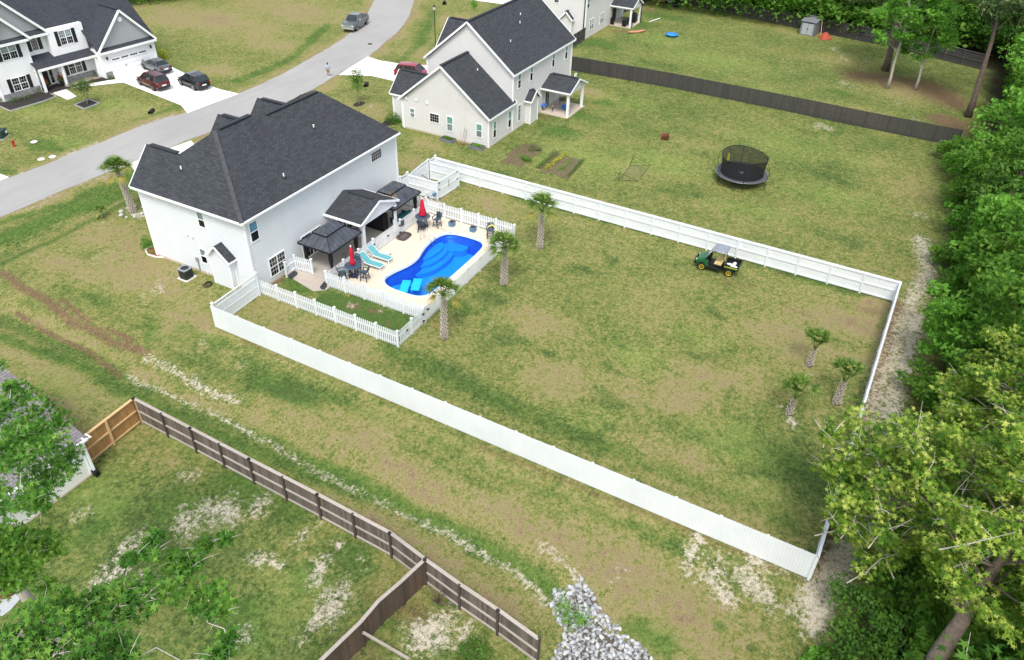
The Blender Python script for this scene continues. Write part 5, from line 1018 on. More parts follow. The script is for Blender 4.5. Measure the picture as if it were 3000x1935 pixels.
sf = thing('outdoor_sofa', 'dark teal cushioned sofa under the upper gazebo', 'sofa', (14.3, -2.7, .055), 0); MB().box(-.9, .9, -.4, .4, .1, .42).build('seat', 'teal_dark', sf, bevel=.04); MB().box(-.9, .9, -.5, -.34, .3, .8).build('backrest', 'teal_dark', sf, bevel=.04)
for s in (-1, 1): MB().box(s*.82-.09, s*.82+.09, -.4, .4, .3, .6).build('armrest', 'teal_dark', sf, bevel=.03)
bx_ = thing('media_cabinet', 'large black cabinet standing under the porch roof', 'cabinet', (12.3, -1.5, .055), 0); MB().box(-.35, .35, -1.2, 1.2, .05, 1.5).build('body', 'metal_black', bx_, bevel=.02); MB().box(-.37, -.35, -1.1, -.02, .15, 1.42).box(-.37, -.35, .02, 1.1, .15, 1.42).build('door', 'black', bx_)
for i, (x, y) in enumerate(((10.1, -1.7), (10.75, -1.35))):
    o = thing('patio_stool', ['white plastic side chair under the porch, nearer the column', 'white plastic side chair under the porch, nearer the black cabinet'][i], 'chair', (x, y, .055), R(15), 'white seats under the porch')
    MB().box(-.22, .22, -.22, .22, .42, .46).build('seat', 'white_frame', o)
    for a in (-1, 1):
        for c in (-1, 1): MB().box(a*.2-.02, a*.2+.02, c*.2-.02, c*.2+.02, 0, .42).build('leg', 'white_frame', o)
tw = MB().bar((0, 0, .62), (.45, 0, .62), .05, .5).build('grey_towel', 'pad_grey'); tw.location = (12.6, -4.02, .3); tag(tw, 'grey mat hung over the divider next to the pet bed', 'mat')

# bicycle
def wheel(b, c, r, axis='y', tr=.02, spokes=10):
    pts = []
    for k in range(25):
        t = 2*PI*k/24; pts.append((c[0]+r*math.cos(t), c[1], c[2]+r*math.sin(t)) if axis == 'y' else (c[0], c[1]+r*math.cos(t), c[2]+r*math.sin(t)))
    b.tube(pts, tr, 6, False)
def bicycle(label, loc_, rz, col, s=1., basket=True, lean=0., cat='bicycle'):
    o = thing('bicycle', label, cat, loc_, rz); o.rotation_euler = (lean, 0, rz); o.scale = (s, s, s)
    for x in (-.52, .52):
        b = MB(); wheel(b, (x, 0, .33), .32, tr=.022); w = b.build('wheel', 'rubber' if not basket else 'edging_white', o, smooth=True); b = MB()
        for k in range(8): t = PI*k/8; b.tube([(x-.3*math.cos(t), 0, .33-.3*math.sin(t)), (x+.3*math.cos(t), 0, .33+.3*math.sin(t))], .003, 3, False)
        b.build('spokes', 'steel', w)
    MB().tube([(.52, 0, .33), (.4, 0, .85)], .018, 6).tube([(.42, 0, .75), (.1, 0, .5), (-.1, 0, .34), (-.52, 0, .33)], .02, 6).tube([(-.1, 0, .32), (-.22, 0, .78)], .018, 6).tube([(-.52, 0, .33), (-.18, 0, .62)], .014, 6).tube([(.42, 0, .68), (-.16, 0, .45)], .018, 6).build('frame', col, o, smooth=True)
    MB().tube([(.22, -.3, .98), (.36, -.22, 1.0), (.4, 0, .95), (.36, .22, 1.0), (.22, .3, .98)], .014, 6).build('handlebar', 'steel', o, smooth=True); MB().sphere((-.25, 0, .84), .11, 10, 6, 1.2, .8, .4).build('saddle', 'white_frame', o, smooth=True)
    if basket: MB().loft([[(.5, -.12, .68), (.72, -.12, .68), (.72, .12, .68), (.5, .12, .68)], [(.46, -.17, .92), (.78, -.17, .92), (.78, .17, .92), (.46, .17, .92)]]).build('basket', 'planter_blue', o)
    MB().tube([(-.1, -.1, .3), (-.1, .1, .34)], .06, 8).build('crank', 'metal_black', o); return o
bicycle('pale blue cruiser bicycle with a basket, leaning by the white storage pen', (18.72, -2.75, .03), R(-87), 'bike_teal', lean=R(6))
# ------------------------------------------------------------------ utility cart
uc = thing('utility_cart', 'green utility cart with yellow wheels and grey roof, by the far white fence', 'utility vehicle', (20.72, -28.55, 0), R(92))
def tyre(par, c, r, w, rim='jd_yellow', rr=.6, name='wheel', spoke=5):
    y0, y1 = c[1]-w/2, c[1]+w/2; prof = [(r*.62, y0+.01), (r*.9, y0), (r, y0+w*.2), (r, y1-w*.2), (r*.9, y1), (r*.62, y1-.01)]; b = MB(); n = 26; rings = []
    for q, y in prof: rings.append([(c[0]+q*math.cos(2*PI*j/n), y, c[2]+q*math.sin(2*PI*j/n)) for j in range(n)])
    w_ = b.loft(rings).build(name, 'rubber', par, smooth=False); s = 1 if c[1] > 0 else -1; ye = c[1]+s*w/2; b = MB(); rings = []
    for q, y in ((r*rr, ye-s*.01), (r*rr, ye+s*.012), (r*rr*.85, ye+s*.004), (r*rr*.8, ye-s*.05), (r*.1, ye-s*.02), (r*.1, ye+s*.0)): rings.append([(c[0]+q*math.cos(2*PI*j/n), y, c[2]+q*math.sin(2*PI*j/n)) for j in range(n)])
    rm = b.loft(rings).build('rim', rim, w_)
    b = MB()
    for k in range(spoke):
        t = 2*PI*k/spoke; b.bar((c[0]+.34*r*math.cos(t), ye-s*.01, c[2]+.34*r*math.sin(t)), (c[0]+.5*r*math.cos(t), ye-s*.012, c[2]+.5*r*math.sin(t)), r*.16, .03, (0, 1, 0))
    b.build('rim_holes', 'black', rm)
    return w_
# local: x forward, y left
for x in (-1.07, 1.07):
    for y in (-.62, .62): tyre(uc, (x, y, .33), .33, .26)
MB().box(-1.5, 1.3, -.34, .34, .32, .5).box(-.4, .95, -.72, .72, .36, .46).build('chassis', 'black', uc)
b = MB(); rings = []
for x, zt, w in ((1.62, .62, .5), (1.55, .86, .58), (1.2, .98, .62), (.85, 1.08, .66)): rings.append([(x, -w, .5), (x, -w, zt-.08), (x, -w*.75, zt), (x, w*.75, zt), (x, w, zt-.08), (x, w, .5)])
b.loft(rings); b.build('hood', 'lawn_green', uc, smooth=False, bevel=.02)
for s in (-1, 1):
    b = MB()
    for k in range(7):
        t0, t1 = R(20+k*20), R(40+k*20); b.bar((1.07+.47*math.cos(t0), s*.62, .36+.45*math.sin(t0)), (1.07+.47*math.cos(t1), s*.62, .36+.45*math.sin(t1)), .3, .03)
    b.build('fender', 'lawn_green', uc); MB().box(1.5, 1.64, s*.42-.1, s*.42+.1, .68, .8).build('headlight', 'lamp_glass', uc); b = MB().box(.62, .9, s*.66-.05, s*.66+.05, .46, 1.0); b.build('side_panel', 'lawn_green', uc)
MB().box(1.55, 1.75, -.55, .55, .42, .62).box(1.62, 1.7, -.4, .4, .62, .85).build('bumper', 'black', uc)
MB().box(.75, .9, -.62, .62, .8, 1.05).build('dashboard', 'black', uc); b = MB(); pts = [(.55, .33+.17*math.cos(2*PI*k/16), 1.05+.17*math.sin(2*PI*k/16)) for k in range(17)]; b.tube(pts, .018, 6, False).tube([(.8, .33, .95), (.55, .33, 1.05)], .02, 6); b.build('steering_wheel', 'metal_black', uc)
for s in (-1, 1): MB().loft([[(-.35, s*.34-.27, .72), (.2, s*.34-.25, .74), (.2, s*.34+.25, .74), (-.35, s*.34+.27, .72)], [(-.35, s*.34-.27, .84), (.18, s*.34-.23, .86), (.18, s*.34+.23, .86), (-.35, s*.34+.27, .84)]]).build('seat', 'seat_tan', uc, bevel=.03); MB().loft([[(-.38, s*.34-.26, .84), (-.24, s*.34-.26, .84), (-.24, s*.34+.26, .84), (-.38, s*.34+.26, .84)], [(-.54, s*.34-.2, 1.36), (-.44, s*.34-.2, 1.36), (-.44, s*.34+.2, 1.36), (-.54, s*.34+.2, 1.36)]]).build('backrest', 'seat_tan', uc, bevel=.03)
b = MB()
for s in (-1, 1): b.tube([(.95, s*.64, .95), (.45, s*.6, 1.78), (.1, s*.58, 1.9), (-.45, s*.58, 1.88), (-.55, s*.62, .6)], .026, 8).tube([(.1, s*.66, .72), (-.1, s*.66, .98), (-.3, s*.66, .72)], .012, 5)
b.tube([(-.47, -.58, 1.86), (-.47, .58, 1.86)], .024, 6).tube([(.45, -.6, 1.78), (.45, .6, 1.78)], .02, 6).build('roll_cage', 'metal_black', uc, smooth=True)
b = MB(); b.loft([[(.5, -.6, 1.8), (.5, .6, 1.8), (.5, .6, 1.83), (.5, -.6, 1.83)], [(.2, -.66, 1.93), (.2, .66, 1.93), (.2, .62, 1.99), (.2, -.62, 1.99)], [(-.55, -.66, 1.91), (-.55, .66, 1.91), (-.55, .62, 1.97), (-.55, -.62, 1.97)], [(-.64, -.6, 1.84), (-.64, .6, 1.84), (-.64, .6, 1.87), (-.64, -.6, 1.87)]]); b.build('roof', 'grey_plastic', uc, bevel=.02)
MB().slab([(.96, -.6, 1.0), (.96, .6, 1.0), (.5, .57, 1.8), (.5, -.57, 1.8)], .01).build('windscreen', 'glass_grey', uc)
bd = MB(); bd.box(-1.72, -.62, -.68, .68, .66, .7); bd.box(-1.72, -.62, -.7, -.66, .7, .96); bd.box(-1.72, -.62, .66, .7, .7, .96); bd.box(-.66, -.62, -.66, .66, .7, 1.02); bd.build('cargo_bed', 'black', uc)
for s in (-1, 1): MB().box(-1.7, -.64, min(s*.705, s*.73), max(s*.705, s*.73), .72, .9).build('bed_side', 'lawn_green', uc); MB().box(-1.66, -.66, min(s*.731, s*.74), max(s*.731, s*.74), .84, .88).build('stripe', 'jd_yellow', uc); MB().box(-1.76, -1.66, s*.66-.05, s*.66+.05, .6, .72).build('tail_light', 'tail', uc)
MB().box(-1.76, -1.72, -.68, .68, .68, .98).build('tailgate', 'lawn_green', uc)
for i, (x, y, w, d, lab) in enumerate([(-1.3, .25, .25, .3, 'flat white sack in the utility cart bed, nearest the lawn'), (-.95, .05, .12, .3, 'long white sack in the cart bed beside the seats'), (-1.25, -.2, .25, .14, 'crumpled white sheeting in the middle of the cart bed')]):
    b = MB().sphere((0, 0, 0), 1, 12, 7, w, d, .07); o = b.build('sack', 'white_frame', smooth=True); o.matrix_world = uc.matrix_world if False else Matrix.Translation((20.72-y*math.cos(R(2))*1-.0, -28.55+x, .76+.02*i)); tag(o, lab, 'sack', 'white sacks in the cart bed')
    for v in o.data.vertices: v.co += Vector((random.gauss(0, .012), random.gauss(0, .012), random.gauss(0, .008)))
# ------------------------------------------------------------------ trampoline
tp = thing('trampoline', 'round black trampoline with a mesh safety enclosure on the middle lawn', 'trampoline', (37.45, -25.85, 0), 0)
RT = 2.42
MB().tube([(RT*math.cos(2*PI*k/48), RT*math.sin(2*PI*k/48), .88) for k in range(49)], .035, 6, False).build('frame_ring', 'steel', tp, smooth=True)
MB().lathe([(.02, .85), (2.05, .85), (2.05, .86), (.02, .86)], n=48).build('mat', 'black', tp)
b = MB(); n = 48
b.loft([[(r*math.cos(2*PI*j/n), r*math.sin(2*PI*j/n), z) for j in range(n)] for r, z in ((2.02, .88), (2.04, .91), (2.44, .91), (2.46, .87))], cap=False); b.build('spring_pad', 'pad_grey', tp)
M['pad_grey2'] = M['pad_grey']
def netmat():
    t = NT('net'); t.b.inputs['Base Color'].default_value = (.01, .01, .012, 1); t.b.inputs['Roughness'].default_value = .8; tr = t.n('BsdfTransparent'); mx = t.n('MixShader'); mx.inputs[0].default_value = .72
    t.l(tr.outputs[0], mx.inputs[1]); t.l(t.b.outputs[0], mx.inputs[2]); t.l(mx.outputs[0], t.out.inputs[0]); return t.m
M['net'] = netmat()
b = MB(); prof = [(1.98, .9), (2.02, 1.6), (2.12, 2.6)]
b.loft([[(r*math.cos(2*PI*j/n), r*math.sin(2*PI*j/n), z+(.12*math.sin(2*(2*PI*j/n)) if z > 2 else 0)) for j in range(n)] for r, z in prof], cap=False); b.build('safety_net', 'net', tp, smooth=True)
MB().tube([(2.14*math.cos(2*PI*k/48), 2.14*math.sin(2*PI*k/48), 2.62+.12*math.sin(4*PI*k/48)) for k in range(49)], .028, 6, False).build('top_ring', 'metal_black', tp, smooth=True)
for k in range(6):
    t = R(18+60*k); c, s = math.cos(t), math.sin(t); zt = 2.62+.12*math.sin(2*t)
    MB().tube([(c*2.5, s*2.5, 0), (c*2.5, s*2.5, .9), (c*2.66, s*2.66, 1.6), (c*2.55, s*2.55, 2.2), (c*2.14, s*2.14, zt)], .022, 6).build('pole', 'metal_black', tp, smooth=True)
for k in range(3): t = R(48+120*k); d = R(30); MB().tube([(2.5*math.cos(t-d), 2.5*math.sin(t-d), .02), (2.5*math.cos(t+d), 2.5*math.sin(t+d), .02)], .022, 6).build('foot_bar', 'metal_black', tp)
b = MB(); t = R(60); b.loft([[(2.0*math.cos(t+a*w), 2.0*math.sin(t+a*w), z) for a in (-1, 1)]+[(2.03*math.cos(t+a*w), 2.03*math.sin(t+a*w), z) for a in (1, -1)] for z, w in ((.95, .03), (1.3, .075), (1.8, .07), (2.1, .02))]); b.build('door_flap', 'leaf_yellow', tp)
MB().box(-.22, .3, -.12, .06, .862, .866).build('mat_emblem', 'grey_plastic', tp); MB().tube([(.02, .15, .862), (.02, .15, .868)], .13, 14).build('mat_emblem', 'grey_plastic', tp)
# goal net, fire bowl, pools, beds
gl = thing('goal_frame', 'collapsed black-framed goal net lying on the lawn beyond the garden plots', 'goal', (0, 0, 0)); E_ = [(31.52, -15.76, 0), (35.1, -15.5, 0), (36.3, -17.2, 0), (32.29, -17.44, 0)]
gl.location = (33.5, -16.4, 0); q = lambda p: (p[0]-33.5, p[1]+16.4, p[2]+.03)
MB().tube([q(E_[0]), q((31.05, -15.9, .95))], .025, 6).build('upright', 'metal_black', gl); MB().tube([q(E_[1]), q((35.05, -15.75, 1.1))], .025, 6).build('upright', 'metal_black', gl)
MB().tube([q((31.05, -15.9, .95)), q(E_[3])], .012, 5).tube([q((35.05, -15.75, 1.1)), q(E_[2])], .012, 5).tube([q(E_[0]), q(E_[1])], .018, 5).tube([q(E_[2]), q(E_[3])], .018, 5).tube([q(E_[1]), q(E_[2])], .014, 5).tube([q(E_[0]), q(E_[3])], .014, 5).build('frame', 'metal_black', gl)
b = MB(); A_, B_, C_, D_ = [Vector(q(e)) for e in E_]
for k in range(1, 14): t = k/14; b.tube([A_.lerp(B_, t), D_.lerp(C_, t)], .006, 3, False)
for k in range(1, 8): t = k/8; b.tube([A_.lerp(D_, t), B_.lerp(C_, t)], .006, 3, False)
b.build('net', 'pad_grey', gl)
fp = thing('fire_bowl', 'rusty square fire bowl standing on the neighbouring lawn', 'fire pit', (43.25, -16.2, 0), .4); b = MB(); s = .42
b.loft([[(-s*.7, -s*.7, .12), (s*.7, -s*.7, .12), (s*.7, s*.7, .12), (-s*.7, s*.7, .12)], [(-s, -s, .5), (s, -s, .5), (s, s, .5), (-s, s, .5)], [(-s*.85, -s*.85, .5), (s*.85, -s*.85, .5), (s*.85, s*.85, .5), (-s*.85, s*.85, .5)], [(-s*.6, -s*.6, .2), (s*.6, -s*.6, .2), (s*.6, s*.6, .2), (-s*.6, s*.6, .2)]]); b.build('bowl', 'rust', fp)
for a in (-1, 1):
    for c in (-1, 1): MB().box(a*.3-.03, a*.3+.03, c*.3-.03, c*.3+.03, 0, .2).build('leg', 'rust', fp)
kp = thing('paddling_pool', 'small round blue plastic paddling pool on the upper lawn', 'paddling pool', (79.5, -4.3, 0)); MB().loft([[(r*math.cos(2*PI*j/32), r*math.sin(2*PI*j/32), z) for j in range(32)] for r, z in ((.78, 0), (.86, .3), (.92, .31), (.92, .27), (.84, .25), (.74, .05))]).build('tub', 'blue_plastic', kp, smooth=True); MB().lathe([(.01, .14), (.76, .14), (.76, .145), (.01, .145)], n=32).build('water', 'water_small', kp)
def leafclump(n, r, size, seed, zs=.6, up=.6):
    rg = np.random.default_rng(seed); P = rg.normal(size=(n, 3)); P /= np.linalg.norm(P, axis=1)[:, None]; P *= (rg.random((n, 1))**.4)*r; P[:, 2] = np.abs(P[:, 2])*zs
    return quads(P, size, rg, up)
def quads(P, size, rg, up=.6, narrow=.5, N0=None):
    n = len(P); N = rg.normal(size=(n, 3)); N[:, 2] = np.abs(N[:, 2])+up
    if N0 is not None: N = N+N0
    N /= np.linalg.norm(N, axis=1)[:, None]; T = rg.normal(size=(n, 3)); T -= N*np.sum(T*N, 1)[:, None]; T /= np.linalg.norm(T, axis=1)[:, None]; B = np.cross(N, T)
    s = (size*(.6+.8*rg.random((n, 1)))); a = P-T*s; c = P+T*s; b_ = P+B*s*narrow+N*s*.12; d = P-B*s*narrow+N*s*.12
    V = np.stack([a, d, c, b_], 1).reshape(-1, 3); F = np.arange(4*n).reshape(n, 4); return V, F
def raised_bed(x, y, label, seed, w=.75, d=.42):
    o = thing('raised_bed', label, 'garden bed', (x, y, 0), R(-2), 'raised beds against the cream wall'); b = MB()
    b.box(-w, w, -d, -d+.04, 0, .34).box(-w, w, d-.04, d, 0, .34).box(-w, -w+.04, -d+.04, d-.04, 0, .34).box(w-.04, w, -d+.04, d-.04, 0, .34); b.build('frame', 'shed_grey', o); MB().box(-w+.04, w-.04, -d+.04, d-.04, 0, .28).build('soil', 'soil', o)
    V, F = leafclump(500, 1, .07, seed, .4); V *= np.array([w*.9, d*.9, .6]); V[:, 2] += .28; npmesh('plants', V, F, 'leaf_fresh', o)
raised_bed(30.85, 3.0, 'dark grey raised planting bed left of the leaning garden tools', 3, .42, .75); raised_bed(30.85, -.5, 'dark grey raised planting bed right of the leaning garden tools', 4, .42, .75)
for i, (y, z, dx, m, lab) in enumerate(((1.3, 1.7, .35, 'bark', 'long-handled rake leaning on the cream gable wall, the tallest tool'), (1.05, 1.5, .3, 'rust', 'rusty-handled shovel leaning on the cream gable wall'), (1.7, 1.1, .5, 'wood_newlight', 'short pale stake leaning low by the garden tools'))):
    o = thing('garden_tool', lab, 'garden tool', (31.0, y, 0), 0, 'garden tools on the cream wall'); MB().tube([(0-dx*.4, 0, .05), (.42, .05*i-.05, z)], .018, 6).build('handle', m, o); MB().box(-dx*.4-.12, -dx*.4+.1, -.12, .12, .0, .06).build('head', 'rust', o)
# porch clutter of house B
bicycle("child's pink bicycle on the cream house porch", (44.3, -4.3, .1), R(60), 'pink', .62, False)
bicycle("child's red and green bicycle behind the pink one on the porch", (44.0, -2.6, .1), R(20), 'rust', .75, False)
wb = thing('water_table', 'round dark blue play tub on the cream house porch', 'play tub', (45.3, -3.6, .1)); MB().loft([[(r*math.cos(2*PI*j/24), r*math.sin(2*PI*j/24), z) for j in range(24)] for r, z in ((.42, .1), (.5, .35), (.46, .35), (.4, .18))]).build('tub', 'blue_plastic', wb)
for k in range(3): t = 2*PI*k/3; MB().tube([(.38*math.cos(t), .38*math.sin(t), .2), (.42*math.cos(t), .42*math.sin(t), 0)], .02, 5).build('leg', 'blue_plastic', wb)
tb = thing('small_table', 'blue-topped toy table by the porch door', 'table', (43.5, -1.6, .1)); MB().lathe([(.01, .6), (.38, .6), (.4, .68), (.36, .75), (.01, .75)], n=20).build('tabletop', 'blue_plastic', tb); MB().tube([(0, 0, 0), (0, 0, .6)], .05, 8).build('leg', 'black', tb)
bn = thing('waste_bin', 'blue wheeled bin beside the far porch wall', 'bin', (48.3, -1.2, .1)); MB().loft([[(-.25, -.25, 0), (.25, -.25, 0), (.25, .25, 0), (-.25, .25, 0)], [(-.31, -.31, 1.0), (.31, -.31, 1.0), (.31, .31, 1.0), (-.31, .31, 1.0)]]).build('body', 'blue_bin', bn); MB().box(-.33, .33, -.33, .36, 1.0, 1.06).build('lid', 'blue_bin', bn)
gr = thing('covered_grill', 'black covered grill with a teal bag against the porch wall', 'grill', (45.6, -.9, .1)); MB().box(-.6, .6, -.3, .3, .1, .95).build('cover', 'black', gr, bevel=.06); MB().sphere((.3, -.1, .98), .22, 10, 6, 1.4, 1, .7).build('bag', 'teal_dark', gr, smooth=True)
for i, (x, y) in enumerate(((46.4, -2.6), (47.0, -2.3))):
    o = thing('wire_chair', ['black wire chair on the porch, nearer the column', 'black wire chair on the porch, nearer the bin'][i], 'chair', (x, y, .1), R(30*i), 'wire chairs on the porch'); MB().box(-.22, .22, -.22, .22, .42, .44).build('seat', 'metal_black', o); MB().tube([(-.22, .22, 0), (-.22, .26, .9), (.22, .26, .9), (.22, .22, 0)], .015, 5).build('backrest', 'metal_black', o)
    for a in (-1, 1): MB().tube([(a*.22, -.22, 0), (a*.22, -.22, .65), (a*.22, .2, .65)], .015, 5).build('leg', 'metal_black', o)
# porch and yard clutter of house D
g = thing('covered_grill', 'large black covered barrel grill under the top porch', 'grill', (80.6, 3.3, .1)); MB().box(-.9, .9, -.35, .35, .35, 1.0).build('cover', 'black', g, bevel=.1)
for a in (-1, 1): MB().box(a*.7-.05, a*.7+.05, -.3, .3, 0, .36).build('leg', 'black', g)
g = thing('smoker', 'tall black covered smoker next to the top porch column', 'smoker', (82.9, 2.9, .1)); MB().lathe([(.35, 0), (.4, .4), (.42, 1.1), (.3, 1.35), (.05, 1.4)], n=14).build('cover', 'black', g, smooth=True); MB().tube([(0, 0, 1.3), (0, 0, 1.55)], .06).build('chimney', 'metal_black', g)
g = thing('leaning_tyre', 'dark rounded panel leaning on the wall left of the top porch door', 'panel', (79.9, 5.2, .1)); MB().box(-.08, .08, -.3, .3, 0, 1.05).build('panel', 'metal_black', g, bevel=.05)
k = MB(); rings = []
for x, w, z0, z1 in ((-1.6, .02, .25, .3), (-1.1, .2, .06, .3), (-.4, .32, .02, .28), (.4, .32, .02, .28), (1.1, .2, .06, .3), (1.6, .02, .25, .3)): rings.append([(x, -w, z1), (x, -w*.7, z0), (x, w*.7, z0), (x, w, z1)])
kk = k.loft(rings).build('kayak', 'kayak', smooth=True); kk.location = (78.4, .6, 0); kk.rotation_euler = (0, 0, R(-35)); tag(kk, 'faded orange kayak lying in front of the top porch', 'kayak')
leftover('garden_pole', 'thin dark green pole lying on the grass below the kayak', 'pole', [(76.5, -1.8, .03), (78.6, -1.6, .2)], .03, 'lawn_green')
leftover('gutter_piece', 'white gutter length lying beyond the top porch', 'gutter', [(84.4, 1.0, .1), (87.2, .3, .12)], .07, 'trim')
def heap(px, py, label, m, s, n=5, name='scrap_heap', h=.5):
    c = G(px, py); b = MB(); 
    for i in range(n): a = random.uniform(0, 6.3); r = random.uniform(0, s*.5); b.bar((r*math.cos(a)-s*.4, r*math.sin(a), h*.5*random.random()+.1), (r*math.cos(a)+s*.4, r*math.sin(a)+random.uniform(-.4, .4), h*random.random()+.1), s*.5, .12)
    o = b.build(name, m); o.location = (c.x, c.y, 0); return tag(o, label, 'scrap pile')
heap(1958, 12, 'grey plastic sheets piled against the far dark fence', 'grey_plastic', 1.3, h=1.2); heap(1938, 8, 'orange-brown boards stacked left of the grey sheets', 'kayak', 1.0, 4); heap(2005, 12, 'white boards lying right of the black mower', 'trim', 1.2, 2, h=.1)
mw = thing('riding_mower', 'black covered riding mower in front of the scrap by the far fence', 'mower', (*P2(1978, 20), 0), .4); MB().box(-.7, .7, -.45, .45, .15, .6).build('cover', 'black', mw, bevel=.12); MB().box(-.2, .35, -.25, .25, .6, .95).build('seat', 'metal_black', mw, bevel=.05)
for a in (-1, 1):
    for c in (-1, 1): tyre(mw, (a*.5, c*.42, .2), .2, .16, 'grey_plastic')
# shed and tarp
sh = thing('garden_shed', 'small grey resin shed with light double doors against the far dark fence', 'shed', (92.0, -21.2, 0), R(-8)); W_, D_, H_ = 1.9, 1.25, 1.95
MB().box(-D_, D_, -W_/2-.1, W_/2+.1, 0, H_).build('wall', 'shed_grey', sh); MB().slab([(-D_-.15, -W_/2-.2, 2.0), (D_+.1, -W_/2-.2, 2.3), (D_+.1, W_/2+.2, 2.3), (-D_-.15, W_/2+.2, 2.0)], .1).build('roof', 'shed_grey', sh)
for s in (-1, 1): d_ = MB().box(-D_-.05, -D_-.001, min(s*.03, s*.8), max(s*.03, s*.8), .12, 1.7).build('door', 'shed_door', sh); MB().box(-D_-.09, -D_-.051, min(s*.05, s*.1), max(s*.05, s*.1), .85, 1.05).build('handle', 'metal_black', d_)
MB().box(-D_-.03, -D_-.001, -.7, .7, 1.76, 1.88).build('vent_strip', 'black', sh)
b = MB(); n = 9; vs = []
tv = [(90.98, -22.6), (89.4, -23.7), (90.9, -24.8), (93.0, -23.6)]
for i in range(n):
    for j in range(n):
        u, v = i/(n-1), j/(n-1); x = (tv[0][0]*(1-u)+tv[1][0]*u)*(1-v)+(tv[3][0]*(1-u)+tv[2][0]*u)*v; y = (tv[0][1]*(1-u)+tv[1][1]*u)*(1-v)+(tv[3][1]*(1-u)+tv[2][1]*u)*v
        vs.append((x-91, y+23.6, .06+.75*(math.sin(PI*u)*math.sin(PI*v))**.8*random.uniform(.75, 1.1)))
b.add(vs, [(i*n+j, (i+1)*n+j, (i+1)*n+j+1, i*n+j+1) for i in range(n-1) for j in range(n-1)]); o = b.build('tarp', 'tarp_red', smooth=True); o.location = (91, -23.6, 0); tag(o, 'rust-red tarpaulin over a low pile beside the grey shed', 'tarpaulin')
leftover('wooden_post', 'tan pole leaning against the side of the grey shed', 'pole', [(91.3, -23.0, 0), (92.2, -22.6, 2.0)], .04, 'wood_newlight')
# side yard
ac = thing('air_conditioner', 'black round-cornered air conditioning unit on a pad by the white side wall', 'air conditioner', (-1.15, 6.0, 0), R(0)); MB().box(-.5, .5, -.5, .5, 0, .08).build('pad', 'edging_white', ac)
def rsq(s, r, z, n=5):
    out = []
    for cx, cy, a0 in ((s-r, s-r, 0), (-s+r, s-r, 90), (-s+r, -s+r, 180), (s-r, -s+r, 270)):
        for k in range(n): t = R(a0+90*k/(n-1)); out.append((cx+r*math.cos(t), cy+r*math.sin(t), z))
    return out
def louv():
    t = NT('louvre'); sp = t.n('SeparateXYZ'); t.l(t.pos(), sp.inputs[0]); f = t.math('FRACT', t.math('MULTIPLY', sp.outputs[2], 14.)); t.l(t.mix(t.ramp(f, .3, .5), lin('101113'), lin('2b2d30')), t.b.inputs['Base Color']); t.b.inputs['Roughness'].default_value = .6; t.bump(f, .6, .02); return t.m
M['louvre'] = louv()
MB().loft([rsq(.4, .15, .08), rsq(.4, .15, .82)]).build('casing', 'louvre', ac); b = MB(); b.loft([rsq(.42, .16, .82), rsq(.42, .16, .88)]); b.build('top_rim', 'grey_plastic', ac); MB().lathe([(.3, .885), (.3, .89), (.02, .86)], n=20).build('fan_grille', 'black', ac)
ec = thing('hose_coil', 'coil of black hose on the grass beside the bump-out', 'hose', (-1.15, 3.9, 0)); b = MB()
for k in range(4): b.tube([((.32-.03*k)*math.cos(2*PI*j/20)+.05*k, (.32-.03*k)*math.sin(2*PI*j/20), .03+.04*k) for j in range(21)], .02, 5, False)
b.build('coil', 'rubber', ec)
lf = leftover('orange_cord', 'thin orange hose trailing over the lawn from the pool fence to the nearest palm', 'hose', [(3.6, -12.8, .04), (3.2, -13.4, .03), (2.9, -14.1, .03), (2.5, -14.6, .03)], .025, 'orange_hose')
# street side
sl_ = thing('street_lamp', 'tall black street lamp with a lantern head behind the cream house', 'street lamp', (*P2(1277, 163), 0)); hh = 6.2
MB().lathe([(.16, 0), (.16, .3), (.09, .5), (.06, 1.0), (.045, hh-.5)], n=10).build('pole', 'metal_black', sl_); lh = MB().lathe([(.06, hh-.5), (.14, hh-.42), (.2, hh-.05)], n=8).build('lantern', 'lamp_glass', sl_); MB().lathe([(.24, hh-.05), (.14, hh+.08), (.03, hh+.2)], n=8).build('lantern_cap', 'metal_black', lh)
fh = thing('fire_hydrant', 'red fire hydrant on the verge across the street', 'fire hydrant', (*P2(42, 430), 0)); MB().lathe([(.16, 0), (.16, .05), (.1, .08), (.1, .5), (.13, .55), (.12, .62), (.06, .7), (.02, .74)], n=12).build('barrel', 'hydrant', fh); MB().tube([(-.18, 0, .42), (.18, 0, .42)], .05).build('outlet', 'hydrant', fh); MB().tube([(0, -.17, .38), (0, 0, .38)], .065).build('outlet', 'hydrant', fh); MB().lathe([(.03, .74), (.03, .79)], n=6).build('cap_nut', 'lamp_glass', fh)
gb = thing('utility_box', 'dark green utility box at the left edge of the far verge', 'utility box', (*P2(3, 403), 0), .5); MB().box(-.6, .6, -.5, .5, .06, .8).build('box', 'green_box', gb, bevel=.05); MB().box(-.7, .7, -.6, .6, 0, .06).build('pad', 'edging', gb); MB().box(.2, .5, -.52, -.501, .35, .6).build('plate', 'trim', gb)
for i, (px, py, lab) in enumerate(((100, 417, 'white manhole disc on the grass beyond the street, farthest from the kerb'), (121, 468, 'white manhole disc near the kerb, left of the pair'), (154, 461, 'white manhole disc near the kerb, right of the pair'))):
    x, y = P2(px, py); o = MB().lathe([(.3, -.05), (.34, .03), (.3, .06), (.02, .06)], n=18).build('manhole_cover', 'edging_white'); o.location = (x, y, gz(x, y)+.02); tag(o, lab, 'manhole cover', 'white discs on the far verge')
x, y = P2(1084, 130); o = MB().lathe([(.34, 0), (.34, .008), (.02, .008)], n=20).build('manhole_cover', 'mulch'); o.location = (x, y, .022); tag(o, 'dark round manhole cover set in the grey street', 'manhole cover')
